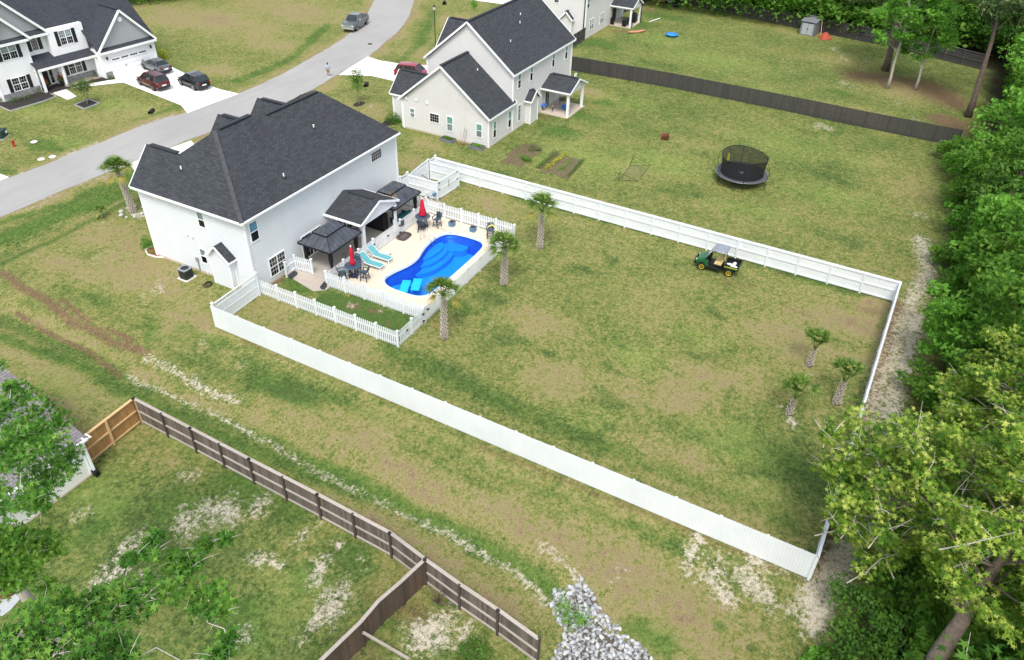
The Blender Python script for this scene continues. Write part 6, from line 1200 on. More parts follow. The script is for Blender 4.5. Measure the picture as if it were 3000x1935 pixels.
for px, py, lab, r in ((443, 325, 'dark culvert mouth in the far ditch by the driveway', .22), (1302, 6, 'dark concrete pipe end in the ditch at the top edge', .3), (1072, 244, 'black culvert mouth in the ditch beside the near driveway', .25)):
    x, y = P2(px, py); o = thing('culvert_pipe', lab, 'pipe', (x, y, gz(x, y)+r*.7), .5); MB().loft([[(xx, rr*math.cos(2*PI*j/16), rr*math.sin(2*PI*j/16)) for j in range(16)] for xx, rr in ((.5, r), (-.5, r), (-.5, r*.8), (.2, r*.8))], cap=True).build('pipe', 'rubber', o)
# ------------------------------------------------------------------ vehicles
def car(name, label, cat, pos, hd, paint, L=4.6, W=1.86, H=1.66, kind='suv', group=None, rails=None, wheelc='steel'):
    o = thing(name, label, cat, (pos[0], pos[1], .035), hd, group); h = L/2; hw = W/2; wr = .36 if kind == 'suv' else .33; wb = L*.295; bl = 1.04 if kind == 'suv' else .92
    st = [(h, .42, .62, .62), (h-.06, .28, .74, .80), (h-.35, .22, .86, .92), (h-.9, .2, bl-.02, .98), (h-1.35, .2, bl+.03, 1.0), (.3, .2, bl+.05, 1.0), (-.8, .2, bl+.07, 1.0), (-h+.75, .22, bl+.1, .98), (-h+.25, .26, bl+.08, .94), (-h+.06, .32, bl-.02, .86), (-h, .42, .7, .78)]
    rings = []
    for x, zb, zt, f in st:
        w = hw*f; rings.append([(x, -w*.8, zb), (x, -w*.97, zb+.12), (x, -w, zb+.3*(zt-zb)+.1), (x, -w*.985, zt-.1), (x, -w*.9, zt), (x, 0, zt+.035), (x, w*.9, zt), (x, w*.985, zt-.1), (x, w, zb+.3*(zt-zb)+.1), (x, w*.97, zb+.12), (x, w*.8, zb)])
    body = MB().loft(rings).build('body', paint, o, smooth=True); body.data.polygons.foreach_set('use_smooth', [True]*len(body.data.polygons))
    s_ = body.modifiers.new('sub', 'SUBSURF'); s_.levels = 1; s_.render_levels = 1
    if kind == 'suv': cab = [(h-1.25, .86, bl), (h-2.0, .73, H-.06), (-.4, .77, H), (-h+.55, .74, H-.06), (-h+.16, .84, bl+.06)]
    else: cab = [(h-1.35, .84, bl), (h-2.15, .7, H-.04), (-.3, .7, H), (-h+1.2, .68, H-.1), (-h+.55, .78, bl+.05)]
    rings = []
    for x, f, z in cab:
        w = hw*f; wb_ = hw*.88; zb = bl-.05
        rings.append([(x, -max(w, wb_), zb), (x, -w, z-.04), (x, -w*.82, z), (x, w*.82, z), (x, w, z-.04), (x, max(w, wb_), zb)] if z > bl+.15 else [(x, -wb_, zb), (x, -wb_, z), (x, -w*.8, z+.01), (x, w*.8, z+.01), (x, wb_, z), (x, wb_, zb)])
    MB().loft(rings).build('glass', 'glass_car', o)
    b = MB(); x1, f1, z1 = cab[1]; x2, f2, z2 = cab[3]; xm, fm, zm = cab[2]; rw = hw*.93
    b.loft([[(x, -hw*f*.99, z-.045), (x, -hw*f*.84, z+.012), (x, 0, z+.03), (x, hw*f*.84, z+.012), (x, hw*f*.99, z-.045), (x, 0, z-.06)] for x, f, z in (cab[1], cab[2], cab[3])]); b.build('roof', paint, o, smooth=False)
    for s in (-1, 1):
        b = MB()
        for (xa, fa, za), (xb, fb, zb) in ((cab[0], cab[1]), (cab[4], cab[3])): b.bar((xa, s*hw*.88, bl), (xb, s*hw*fb, zb-.02), .07, .05)
        b.bar((.0, s*hw*.9, bl), (-.05, s*hw*.745, H-.03), .07, .04); b.bar((-h+1.35, s*hw*.9, bl+.05), (-h+1.3, s*hw*.735, H-.06), .1, .04); b.each('pillar', paint, o)
        MB().sphere((cab[0][0]-.35, s*(hw+.08), bl+.1), .12, 8, 6, .7, 1, .8).build('mirror', paint, o, smooth=True)
        if rails: MB().bar((cab[1][0]-.1, s*hw*.68, H+.03), (cab[3][0]+.1, s*hw*.66, H+.0), .04, .04).build('roof_rail', rails, o)
        MB().box(-h-.01, -h+.22, min(s*hw*.55, s*hw*.84), max(s*hw*.55, s*hw*.84), .82, .98).build('tail_light', 'tail', o); MB().box(h-.3, h-.02, min(s*hw*.5, s*hw*.86), max(s*hw*.5, s*hw*.86), .66, .78).build('headlight', 'lamp_glass', o)
        for x in (wb, -wb):
            b = MB(); n = 14; pts = [(x+(wr+.06)*math.cos(PI*k/n), s*(hw*.985), wr+(wr+.06)*math.sin(PI*k/n)) for k in range(n+1)]; b.tube(pts, .035, 5).build('wheel_arch', 'black', o)
            tyre(o, (x, s*(hw-.1), wr), wr, .24, wheelc, .66)
    MB().box(-h-.03, -h+.1, -hw*.8, hw*.8, .34, .56).box(h-.1, h+.03, -hw*.8, hw*.8, .3, .5).box(-wb+wr, wb-wr, -hw*.99, hw*.99, .22, .34).build('bumper', 'black', o, bevel=.03)
    MB().box(-h-.02, -h+.02, -.26, .26, .62, .76).build('plate', 'plate', o); MB().box(h-.06, h+.01, -hw*.5, hw*.5, .52, .7).build('grille', 'black', o); return o
def from_wheels(pf, pr, W, side):            # contact points of two wheels on the visible flank
    a, c = G(*pf), G(*pr); d = (a-c); hd = math.atan2(d.y, d.x); n = Vector((-math.sin(hd), math.cos(hd), 0)); m = (a+c)/2-n*side*(W/2-.1); return (m.x, m.y), hd, d.length
p, hd, wl = from_wheels((411, 250), (455, 269), 1.86, 1); car('parked_suv', 'dark red SUV parked nearest the white walkway on the driveway', 'car', p, hd, 'paint_red', L=4.8, W=1.92, H=1.76, rails='black', group='cars on the farmhouse driveway')
p, hd2, wl = from_wheels((531, 250), (574, 268), 1.84, 1); car('parked_suv', 'black SUV parked alone nearest the street on the driveway', 'car', p, hd2, 'paint_black', L=4.5, W=1.9, H=1.68, rails='chrome', wheelc='chrome', group='cars on the farmhouse driveway')
q = G(425, 205); n = Vector((-math.sin(hd), math.cos(hd), 0)); m = q-Vector((math.cos(hd), math.sin(hd), 0))*1.35-n*.82; car('parked_sedan', 'grey sedan partly hidden behind the dark red SUV', 'car', (m.x, m.y), hd, 'paint_grey', L=4.7, W=1.84, H=1.46, kind='sedan', wheelc='chrome', group='cars on the farmhouse driveway')
q = G(1213, 200, 1.3); car('parked_suv', 'bright red SUV showing above the low roof of the cream house', 'car', (q.x, q.y), R(-78), 'paint_cherry', L=4.8, H=1.76)
# pickup
p, hp, wl = from_wheels((1046, 92), (1073, 74), 2.0, 1); pk = thing('pickup_truck', 'dark grey pickup truck parked at the edge of the street, facing the camera', 'pickup truck', (p[0], p[1], .02), hp)
hw = .98; rings = []
for x, zb, zt, f in ((2.75, .55, .95, .86), (2.68, .42, 1.12, .95), (2.2, .4, 1.2, .99), (1.0, .4, 1.24, 1), (-.6, .4, 1.24, 1), (-2.5, .42, 1.26, 1), (-2.7, .5, 1.2, .98)):
    w = hw*f; rings.append([(x, -w*.9, zb), (x, -w, zb+.1), (x, -w, zt-.12), (x, -w*.93, zt), (x, 0, zt+.03), (x, w*.93, zt), (x, w, zt-.12), (x, w, zb+.1), (x, w*.9, zb)])
MB().loft(rings).build('body', 'paint_silver', pk); rings = []
for x, f, z in ((1.25, .88, 1.24), (.55, .76, 1.84), (-.75, .76, 1.86), (-1.0, .86, 1.26)): w = hw*f; rings.append([(x, -hw*.9, 1.2), (x, -w, z-.04), (x, -w*.85, z), (x, w*.85, z), (x, w, z-.04), (x, hw*.9, 1.2)])
MB().loft(rings).build('glass', 'glass_car', pk); MB().loft([[(x, -hw*.77, 1.82), (x, -hw*.66, 1.885), (x, hw*.66, 1.885), (x, hw*.77, 1.82)] for x in (.55, -.75)]).build('roof', 'paint_silver', pk)
MB().box(-2.62, -1.05, -.86, .86, 1.3, 1.34).build('bed_cover', 'pad_grey', pk); MB().box(2.66, 2.78, -.62, .62, .68, 1.0).build('grille', 'steel', pk); MB().box(2.6, 2.88, -.9, .9, .42, .64).build('bumper', 'chrome', pk, bevel=.04)
for s in (-1, 1):
    b = MB(); b.bar((1.25, s*hw*.88, 1.24), (.55, s*hw*.76, 1.84), .08, .05).bar((-1.0, s*hw*.88, 1.26), (-.75, s*hw*.76, 1.84), .1, .05); b.each('pillar', 'paint_silver', pk); MB().box(.75, .9, min(s*1.0, s*1.25), max(s*1.0, s*1.25), 1.28, 1.52).build('mirror', 'chrome', pk, bevel=.03); MB().box(2.62, 2.76, min(s*.64, s*.93), max(s*.64, s*.93), .78, 1.0).build('headlight', 'lamp_glass', pk); MB().bar((.9, s*1.02, .42), (-.7, s*1.02, .42), .1, .06).build('side_step', 'chrome', pk)
    for x in (1.72, -1.78): tyre(pk, (x, s*.88, .4), .4, .26, 'chrome', .64)
# ------------------------------------------------------------------ person in the street
def skin(name, verts, edges, radii, m, par=None, sub=1, root=0):
    me = bpy.data.meshes.new(name); me.from_pydata(verts, edges, []); o = bpy.data.objects.new(name, me); COL.objects.link(o); sk = o.modifiers.new('skin', 'SKIN')
    for i, r in enumerate(radii): d = me.skin_vertices[0].data[i]; d.radius = (r, r) if not isinstance(r, tuple) else r
    me.skin_vertices[0].data[root].use_root = True; sb = o.modifiers.new('sub', 'SUBSURF'); sb.levels = sub; sb.render_levels = sub; me.materials.append(M[m]); o.parent = par; return o
pg_ = G(963, 227); pz = math.atan2(CAMP.y-pg_.y, CAMP.x-pg_.x)-PI/2+R(25)      # faces roughly towards the camera (+y local)
V_ = [(0, 0, .95), (0, .0, 1.15), (0, 0, 1.38), (0, .02, 1.5), (0, .06, 1.58), (0, .09, 1.68),     # 0-5 pelvis, waist, chest, neck, head
      (.1, 0, .9), (.11, .02, .5), (.1, -.02, .1), (.11, .1, .04),                                   # 6-9 left leg
      (-.1, 0, .9), (-.1, .03, .5), (-.12, -.01, .1), (-.14, .11, .04),                              # 10-13 right leg
      (.19, 0, 1.40), (.25, -.03, 1.14), (.12, .2, 1.1), (.07, .26, 1.12),                           # 14-17 left arm
      (-.19, 0, 1.40), (-.25, -.02, 1.13), (-.13, .2, 1.08), (-.07, .26, 1.1)]                       # 18-21
E_ = [(0, 1), (1, 2), (2, 3), (3, 4), (4, 5), (0, 6), (6, 7), (7, 8), (8, 9), (0, 10), (10, 11), (11, 12), (12, 13), (2, 14), (14, 15), (15, 16), (16, 17), (2, 18), (18, 19), (19, 20), (20, 21)]
Rd = [(.15, .11), (.13, .1), (.16, .11), .055, .085, .095, .085, .055, .038, .04, .085, .055, .038, .04, .05, .04, .028, .03, .05, .04, .028, .03]
for s, hand in ((1, 17), (-1, 21)):                 # five fingers each, thumb from the side of the palm
    hx, hy, hz = V_[hand]
    for k in range(4): V_.append((hx-s*.03, hy+.035+.004*k, hz+.025-.018*k)); V_.append((hx-s*.065, hy+.03, hz+.02-.016*k)); i = len(V_)-2; E_ += [(hand, i), (i, i+1)]; Rd += [.009, .008]
    V_.append((hx-s*.01, hy-.01, hz+.05)); E_.append((hand, len(V_)-1)); Rd.append(.011)
pb = skin('person', V_, E_, Rd, 'skin', None, 2); pb.location = (pg_.x, pg_.y, .02); pb.rotation_euler = (0, 0, pz); tag(pb, 'person in pale blue shirt and tan shorts in the street, looking down at a phone', 'person')
sv = [(0, 0, .9), (0, 0, 1.12), (0, 0, 1.36), (0, .01, 1.46), (.18, 0, 1.41), (.245, -.025, 1.22), (-.18, 0, 1.41), (-.245, -.02, 1.22)]
skin('shirt', sv, [(0, 1), (1, 2), (2, 3), (2, 4), (4, 5), (2, 6), (6, 7)], [(.185, .145), (.165, .125), (.19, .135), .09, .085, .075, .085, .075], 'shirt', pb, 1, 1)
skin('shorts', [(0, 0, .93), (.1, 0, .86), (.115, .01, .58), (-.1, 0, .86), (-.11, .01, .58)], [(0, 1), (1, 2), (0, 3), (3, 4)], [(.17, .135), .115, .095, .115, .095], 'shorts', pb, 1)
for s, (x, y) in ((1, (.11, .05)), (-1, (-.13, .06))): MB().sphere((x, y, .05), .1, 12, 7, .5, 1.35, .55).build('shoe', 'shoe', pb, smooth=True)
MB().sphere((0, .065, 1.70), .112, 12, 8, .9, 1.0, .95).build('hair', 'hair', pb, smooth=True)
ph = MB().box(-.035, .035, -.005, .005, -.07, .07).build('phone', 'black'); v = Vector((0, .31, 1.14)); v.rotate(Euler((0, 0, pz))); ph.location = (pg_.x+v.x, pg_.y+v.y, .02+v.z); ph.rotation_euler = (R(-50), 0, pz); tag(ph, 'small dark phone in the hands of the person in the street', 'phone')
# ------------------------------------------------------------------ palms
def palm(name, label, x, y, h, r0, r1, lean=(0, 0), n=16, fl=1.3, seed=0, group=None, upright=.3, z=0, dryn=2, boots=True, fold=0.):
    rg = random.Random(seed); o = thing(name, label, 'palm tree', (x, y, z), 0, group); P = []
    for i in range(9): t = i/8; P.append((lean[0]*h*t**1.4, lean[1]*h*t**1.4, h*t))
    R_ = [r0*(1.12 if i == 0 else 1)+(r1-r0)*(i/8)**.8 for i in range(9)]
    tr = MB().tube(P, R_, 12).build('trunk', 'palm_trunk', o, smooth=True); b = MB(); k = 0; zz = .05
    while zz < h*.99 and boots:                        # cut leaf bases in a criss-cross spiral
        t = zz/h; i = min(7, int(t*8)); f = t*8-i; cx = P[i][0]*(1-f)+P[i+1][0]*f; cy = P[i][1]*(1-f)+P[i+1][1]*f; r = (R_[i]*(1-f)+R_[i+1]*f)*.96; a = k*2.39996
        for sgn in (-1, 1):
            p0 = (cx+r*math.cos(a+sgn*.42), cy+r*math.sin(a+sgn*.42), zz-.10); p1 = (cx+(r+.05)*math.cos(a), cy+(r+.05)*math.sin(a), zz+.05); b.bar(p0, p1, .05, .022, (math.cos(a), math.sin(a), .2))
        b.bar((cx+(r+.02)*math.cos(a), cy+(r+.02)*math.sin(a), zz+.01), (cx+(r+.11)*math.cos(a), cy+(r+.11)*math.sin(a), zz+.14), .05, .03); k += 1; zz += .026/(r/.2)
    if b.v: b.build('leaf_boots', 'palm_boot', tr)
    top = Vector(P[-1])
    for j in range(n+dryn):
        dry = j >= n; a = j*2.39996+rg.uniform(-.3, .3); el = (R(80)-R(85)*(j/n)**1.1)*(1-upright)+R(72)*upright if not dry else R(rg.uniform(-20, 5)); el += rg.uniform(-.12, .12); L = fl*rg.uniform(.42, .62)*(.7 if dry else 1)
        d = Vector((math.cos(a)*math.cos(el), math.sin(a)*math.cos(el), math.sin(el))); hub = top+d*L; b = MB(); b.tube([top-Vector((0, 0, .05)), top+d*L*.5+Vector((0, 0, .03)), hub], [.025, .016, .012], 4)
        sidev = d.cross(Vector((0, 0, 1))).normalized(); nrm = sidev.cross(d).normalized(); nb = 14; spread = R(80)*(1-.5*fold)
        for q in range(nb):
            u = (q/(nb-1)-.5)*2; ang = u*spread; bd = (d*math.cos(ang)+sidev*math.sin(ang)).normalized(); bl_ = fl*(.62 if not dry else .45)*(1-.35*abs(u)**2)*rg.uniform(.9, 1.08); w = .045; sd_ = bd.cross(nrm).normalized(); pts = []
            for s in range(4):
                t = s/3; dr = (.5 if not dry else .8)*t*t*bl_*rg.uniform(.8, 1.2); c = hub+bd*bl_*t-Vector((0, 0, dr))+nrm*(.1*abs(u)*bl_*t); ww = w*(1-t)**.7+.003; pts.append((c-sd_*ww, c+sd_*ww))
            kk = len(b.v); b.v += [tuple(v) for pr in pts for v in pr]; b.f += [(kk+2*s, kk+2*s+1, kk+2*s+3, kk+2*s+2) for s in range(3)]
        b.build('frond', 'palm_dry' if dry else 'palm_leaf', o)
    return o
palm('palm_tree', 'tall palm tree nearest the green plot, fronds over the pool corner', 2.3, -14.85, 3.5, .22, .13, (.02, .0), 22, 1.6, 1, 'palms in the fenced lawn', .4)
palm('palm_tree', 'palm tree at the upper corner of the pool fence, drooping crown', 10.3, -15.1, 3.15, .24, .15, (.0, .0), 26, 1.6, 2, 'palms in the fenced lawn', .12)
palm('palm_tree', 'palm tree standing alone on the lawn towards the far white fence', 16.5, -15.0, 3.3, .22, .13, (.02, 0), 22, 1.85, 3, 'palms in the fenced lawn', .4, dryn=2)
palm('palm_tree', 'palm tree in a rock ring at the street corner of the white house, trunk leaning', 3.9, 17.9, 3.7, .26, .16, (-.04, .06), 28, 1.65, 4, None, .4, dryn=3)
palm('young_palm', 'short palm with upright fronds, farthest of the three by the back fence', 12.0, -37.5, 1.3, .2, .09, (.08, -.03), 12, 1.85, 5, 'short palms at the back of the lawn', .85, fold=.5, dryn=0)
palm('young_palm', 'short palm in a ring of bare soil, nearest the long white fence', 6.5, -37.4, 1.25, .2, .09, (.08, -.02), 13, 1.9, 6, 'short palms at the back of the lawn', .6, fold=.3, dryn=0)
palm('young_palm', 'short leaning palm nearest the back fence and overhanging tree', 9.0, -39.8, 1.65, .24, .1, (.16, .0), 12, 1.9, 7, 'short palms at the back of the lawn', .7, fold=.5, dryn=0)
palm('young_palm', 'tiny yellowish palm on the front lawn near the street', 1.95, 19.3, .45, .1, .06, (0, 0), 9, .8, 8, None, .3, boots=False, dryn=1)
rkr = thing('rock_ring', 'ring of pale stones around the street-corner palm', 'rock ring', (3.9, 17.9, 0)); 
for k in range(9):
    t = k*.7; s = random.uniform(.12, .25); b = MB().sphere((1.0*math.cos(t), .95*math.sin(t), s*.3), s, 8, 5, 1, .8, .6); rr_ = b.build('stone', 'rock', rkr)
# ------------------------------------------------------------------ trees
def starleaves(P, size, rg, up=.5, points=5):
    n = len(P); N = rg.normal(size=(n, 3)); N[:, 2] = np.abs(N[:, 2])+up; N /= np.linalg.norm(N, axis=1)[:, None]; T = rg.normal(size=(n, 3)); T -= N*np.sum(T*N, 1)[:, None]; T /= np.linalg.norm(T, axis=1)[:, None]; B = np.cross(N, T)
    s = size*(.6+.7*rg.random((n, 1))); out = []
    m = points*2
    for k in range(m):
        a = 2*PI*k/m; r = (1.0 if k % 2 == 0 else .36); r *= (1 if k != 0 else .8); out.append(P+(T*math.cos(a)+B*math.sin(a))*s*r+N*s*(.1 if k % 2 else -.12))
    V = np.stack(out, 1).reshape(-1, 3); F = np.arange(m*n).reshape(n, m); return V, F
def tree(name, label, x, y, h, cr, ch, leaf, lsize, ncl, nlf, seed, bark='bark', lean=(0, 0), r0=.3, star=False, group=None, crown_off=(0, 0), clr=.55, base=0., shell=.55, cat='tree', fork=False, bare=0, up=.5, z0=0):
    rg = np.random.default_rng(seed); rr = random.Random(seed); o = thing(name, label, cat, (x, y, z0), 0, group)
    zc = h-ch/2; C = np.array([lean[0]+crown_off[0], lean[1]+crown_off[1], zc]); D = rg.normal(size=(ncl, 3)); D /= np.linalg.norm(D, axis=1)[:, None]; rad = shell+(1-shell)*rg.random((ncl, 1))**.6
    lump = 1+.22*np.sin(3*np.arctan2(D[:, 1], D[:, 0])+seed)+.12*np.sin(5*D[:, 2]*2+seed*2)
    CC = C+D*rad*np.array([cr, cr, ch/2])*lump[:, None]; CC = CC[CC[:, 2] > base]
    tp_ = Vector((lean[0], lean[1], h-ch*.35)); b = MB(); path = []
    for i in range(8):
        t = i/7; path.append(Vector((lean[0]*t**1.2+.12*rr.uniform(-1, 1)*(0 < i < 7)*min(1, r0*3), lean[1]*t**1.2+.12*rr.uniform(-1, 1)*(0 < i < 7)*min(1, r0*3), tp_.z*t)))
    b.tube(path, [r0*1.25]+[max(.03, r0*(1-.75*i/7)) for i in range(1, 8)], 9); b.build('trunk', bark, o, smooth=True)
    b = MB(); nb = min(len(CC), 30 if ncl > 60 else 14)
    for i in range(nb):
        c = Vector(CC[i]); tt = min(.95, max(.3, (c.z-ch*.28)/tp_.z)); f = tt*7; k = min(6, int(f)); st_ = path[k].lerp(path[k+1], f-k); mid = st_.lerp(c, .5)+Vector((rr.uniform(-.3, .3), rr.uniform(-.3, .3), rr.uniform(-.1, .5)))*cr*.12
        r = max(.014, r0*.28*(1-tt*.5)); b.tube([st_, mid, c, c+(c-mid)*.25], [r, r*.6, r*.25, r*.1], 5, False)
    b.build('limbs', bark, o, smooth=True)
    if bare:
        b = MB()
        for i in range(bare):
            c = Vector(CC[rr.randrange(len(CC))]); d = Vector((rr.uniform(-1, 1), rr.uniform(-1, 1), rr.uniform(-.1, .8))).normalized(); L = rr.uniform(.6, 1.8)*cr*.22; m_ = c+d*L*.5+Vector((rr.uniform(-.2, .2), rr.uniform(-.2, .2), rr.uniform(-.1, .2))); c0 = c-d*L*.7+Vector((rr.uniform(-.3, .3), rr.uniform(-.3, .3), -.3)); b.tube([c0, c0.lerp(m_, .5)+Vector((rr.uniform(-.2, .2), rr.uniform(-.2, .2), .1)), m_, c+d*L+Vector((0, 0, .2))], [.03, .022, .014, .005], 4, False)
            for _ in range(2): e = Vector((rr.uniform(-1, 1), rr.uniform(-1, 1), rr.uniform(-.2, .6))); b.tube([m_, m_+e*L*.45], [.013, .005], 3, False)
        tw_ = b.build('twigs', 'twig', o); tw_['kind'] = 'stuff'
    n = len(CC); L = rg.normal(size=(n*nlf, 3)); L /= np.linalg.norm(L, axis=1)[:, None]; L *= rg.random((n*nlf, 1))**.45; L[:, 2] *= .55; sc = cr*clr*(.55+.6*rg.random(n)); 
    P = np.repeat(CC, nlf, 0)+L*np.repeat(sc, nlf)[:, None]*.62; P = P[P[:, 2] > base*.6+.05]
    V, F = starleaves(P, lsize, rg, up+.5) if star else quads(P, lsize, rg, up, .55); npmesh('crown', V, F, leaf, o); return o
# sweetgums leaning over the track, lower right
tree('sweetgum_tree', 'big yellow-green sweetgum at the lower right, forked grey trunk leaning over the sandy track', -9.2, -46.2, 12.0, 4.0, 7.0, 'leaf_yg', .14, 214, 58, 11, 'bark', (4.6, -1.4), .45, True, None, (-1.3, 1.0), .34, 3.0, bare=80)
tree('sweetgum_tree', 'yellow-green sweetgum with many bare twigs, reaching over the back white fence', -.8, -46.6, 9.0, 3.6, 6.2, 'leaf_yg', .14, 181, 60, 12, 'bark_light', (-1.0, 1.4), .33, True, None, (-1.6, 2.0), .36, 2.2, bare=110)
tree('sweetgum_tree', 'pale green sweetgum beside the sandy track, opposite the short palms', 7.0, -47.8, 9.5, 3.4, 6.5, 'leaf_yg', .15, 144, 62, 13, 'bark_light', (-1.0, .3), .3, True, None, (-1.2, .3), .34, 2., bare=50)
tree('sweetgum_tree', 'tall yellow-tipped sweetgum at the right edge, lower third of the picture', -3.5, -50.5, 15.5, 4.6, 8.5, 'leaf_yg', .15, 171, 66, 14, 'bark', (-1, .5), .4, True, None, (0, 0), .34, 3, bare=36)
tree('sweetgum_tree', 'green sweetgum behind the twiggy one, at the right edge', 5.5, -51.5, 14, 4.5, 9, 'leaf_mid', .2, 85, 70, 15, 'bark', (0, 0), .4, True, None, (0, 0), .5, 2.5, bare=20)
tree('broadleaf_tree', 'deep green tree in the lower right corner, shaded trunk', -15.5, -49.5, 10, 4.5, 7, 'leaf_dark', .2, 85, 70, 16, 'bark_dark', (0, 0), .35, True, None, (0, 0), .5, 1.5, bare=14)
tree('broadleaf_tree', 'leafy green tree cut by the bottom right corner', -10.5, -52.5, 12, 4.5, 8, 'leaf_mid', .2, 80, 70, 17, 'bark', (0, 0), .35, True, None, (0, 0), .5, 1.5, bare=14)
tree('broadleaf_tree', 'mid green tree on the right edge above the sweetgums', 14.5, -49.5, 12, 4.4, 9, 'leaf_mid', .2, 80, 70, 18, 'bark', (0, 0), .3, False, None, (0, 0), .5, 1)
tree('broadleaf_tree', 'bright green bushy tree at the bend of the track', 16.5, -46.0, 6.0, 3.1, 5.2, 'leaf_fresh', .17, 60, 80, 19, 'bark', (0, 0), .2, False, None, (0, 0), .5, .3)
fr = [('broadleaf_tree', 'rounded dark green tree on the wood edge opposite the far fence corner', 23.5, -48.3, 8.5, 3.6, 7.5, 'leaf_mid'), ('broadleaf_tree', 'fresh green tree at the wood edge just past the far fence corner', 28.5, -47.5, 8, 3.4, 7, 'leaf_fresh'),
      ('broadleaf_tree', 'olive green tree at the wood edge opposite the trampoline', 34, -48.2, 9, 3.8, 8, 'leaf_shrub'), ('broadleaf_tree', 'mid green tree at the wood edge, upper part of the middle lawn', 40, -48, 9.5, 3.8, 8.5, 'leaf_mid'),
      ('broadleaf_tree', 'lush green tree hanging over the end of the dark board fence', 46.5, -48, 10, 4, 9, 'leaf_fresh'), ('broadleaf_tree', 'broad bright green tree overhanging the upper right lawn', 55, -49.5, 13.5, 4.6, 9, 'leaf_fresh'),
      ('broadleaf_tree', 'light green tree behind the wood edge, right edge halfway up', 21, -55, 13, 4.4, 10, 'leaf_fresh'), ('broadleaf_tree', 'tall mid green tree on the right edge behind the first row', 30, -55, 13, 4.5, 10, 'leaf_fresh'),
      ('broadleaf_tree', 'tall yellowish tree on the right edge, level with the trampoline', 38.5, -55, 13.5, 4.5, 10, 'leaf_yg'), ('broadleaf_tree', 'tall light green tree on the right edge near the dark fence', 47.5, -56, 14.5, 4.8, 11, 'leaf_fresh'),
      ('broadleaf_tree', 'dark green tree in the upper right corner of the wood', 66, -53, 14, 5, 11, 'leaf_dark'), ('broadleaf_tree', 'mid green tree beyond the bright overhanging one', 75, -52, 13, 5, 10, 'leaf_mid'),
      ('broadleaf_tree', 'large dark tree behind the corner of the far dark fence', 93, -47, 12, 5.2, 10.5, 'leaf_dark'), ('broadleaf_tree', 'dark green tree behind the far fence, second from its corner', 97.5, -39, 11, 5, 9.5, 'leaf_mid'),
      ('broadleaf_tree', 'mid green tree behind the far fence right of the shed', 99.5, -30, 9, 4.2, 8, 'leaf_mid'), ('broadleaf_tree', 'dark green tree directly behind the grey shed', 100.5, -22, 7.5, 4, 7, 'leaf_shrub'),
      ('broadleaf_tree', 'green thicket tree behind the far fence left of the shed', 103, -13, 7, 4, 6.5, 'leaf_mid'), ('broadleaf_tree', 'dark thicket tree behind the far fence at the top edge', 104.5, -3.5, 7.5, 4.2, 7, 'leaf_mid'),
      ('broadleaf_tree', 'green tree rising behind the second row beyond the far fence', 108, -34, 13, 5.5, 11, 'leaf_mid'), ('broadleaf_tree', 'dark tree rising behind the second row beyond the shed', 109, -19, 11, 5.5, 10, 'leaf_dark'),
      ('broadleaf_tree', 'shaded tree deep behind the far fence corner', 103, -51, 14, 5.5, 12, 'leaf_dark'), ('broadleaf_tree', 'shaded tree at the top edge deep behind the far fence', 110, -6, 10, 5.5, 9, 'leaf_dark'),
      ('broadleaf_tree', 'tree of the wood at the top right, farthest right', 85, -58, 14, 5.5, 12, 'leaf_dark'), ('broadleaf_tree', 'dark tree behind the sweetgums at the right edge', 12, -57, 14, 5, 11, 'leaf_dark')]
for i, (nm, lab, x, y, h, cr, ch, lf) in enumerate(fr):
    near = x < 60; tree(nm, lab, x, y, h, cr, ch, lf, .2 if near else .3, 80 if near else 60, 85 if near else 60, 100+i, 'bark_dark' if 'dark' in lf else 'bark', (0, 0), .22, False, 'trees of the wood edge', (0, 0), .5, .3 if ch > h-1.6 else 3)
# trees standing in the upper yard
tree('pine_tree', 'dark thick pine trunk rising through the fresh crown in the upper yard', 80.2, -33.4, 14, 3.8, 8, 'leaf_pine', .2, 60, 90, 201, 'bark_dark', (1.6, .5), .45, False, None, (0, 0), .5, 5)
tree('sweetgum_tree', 'slim pale-trunked sweetgum in the upper yard, left of the pale pair', 72.9, -34.6, 12, 3.6, 7, 'leaf_fresh', .2, 70, 90, 202, 'bark_light', (1.2, .2), .2, True, None, (0, 0), .5, 4.9)
tree('sweetgum_tree', 'slim pale-trunked sweetgum in the upper yard, right of the pale pair', 74.4, -37.7, 10.5, 3.2, 6.6, 'leaf_fresh', .2, 60, 85, 203, 'bark_light', (1.2, .3), .18, True, None, (0, 0), .5, 3.6)
tree('pine_tree', 'tall brown-trunked pine beside the overhanging tree at the right edge', 67.9, -44.0, 17, 3.6, 8, 'leaf_pine', .2, 60, 90, 204, 'bark_dark', (2.5, 1.0), .36, False, None, (0, 0), .5, 7, bare=12)
tree('pine_tree', 'soft olive pine leaning over the far fence right of the shed', 97, -27, 12, 3.4, 8, 'leaf_pine', .2, 50, 90, 205, 'bark_dark', (-2, 1), .3, False, None, (0, 0), .5, 1.5)
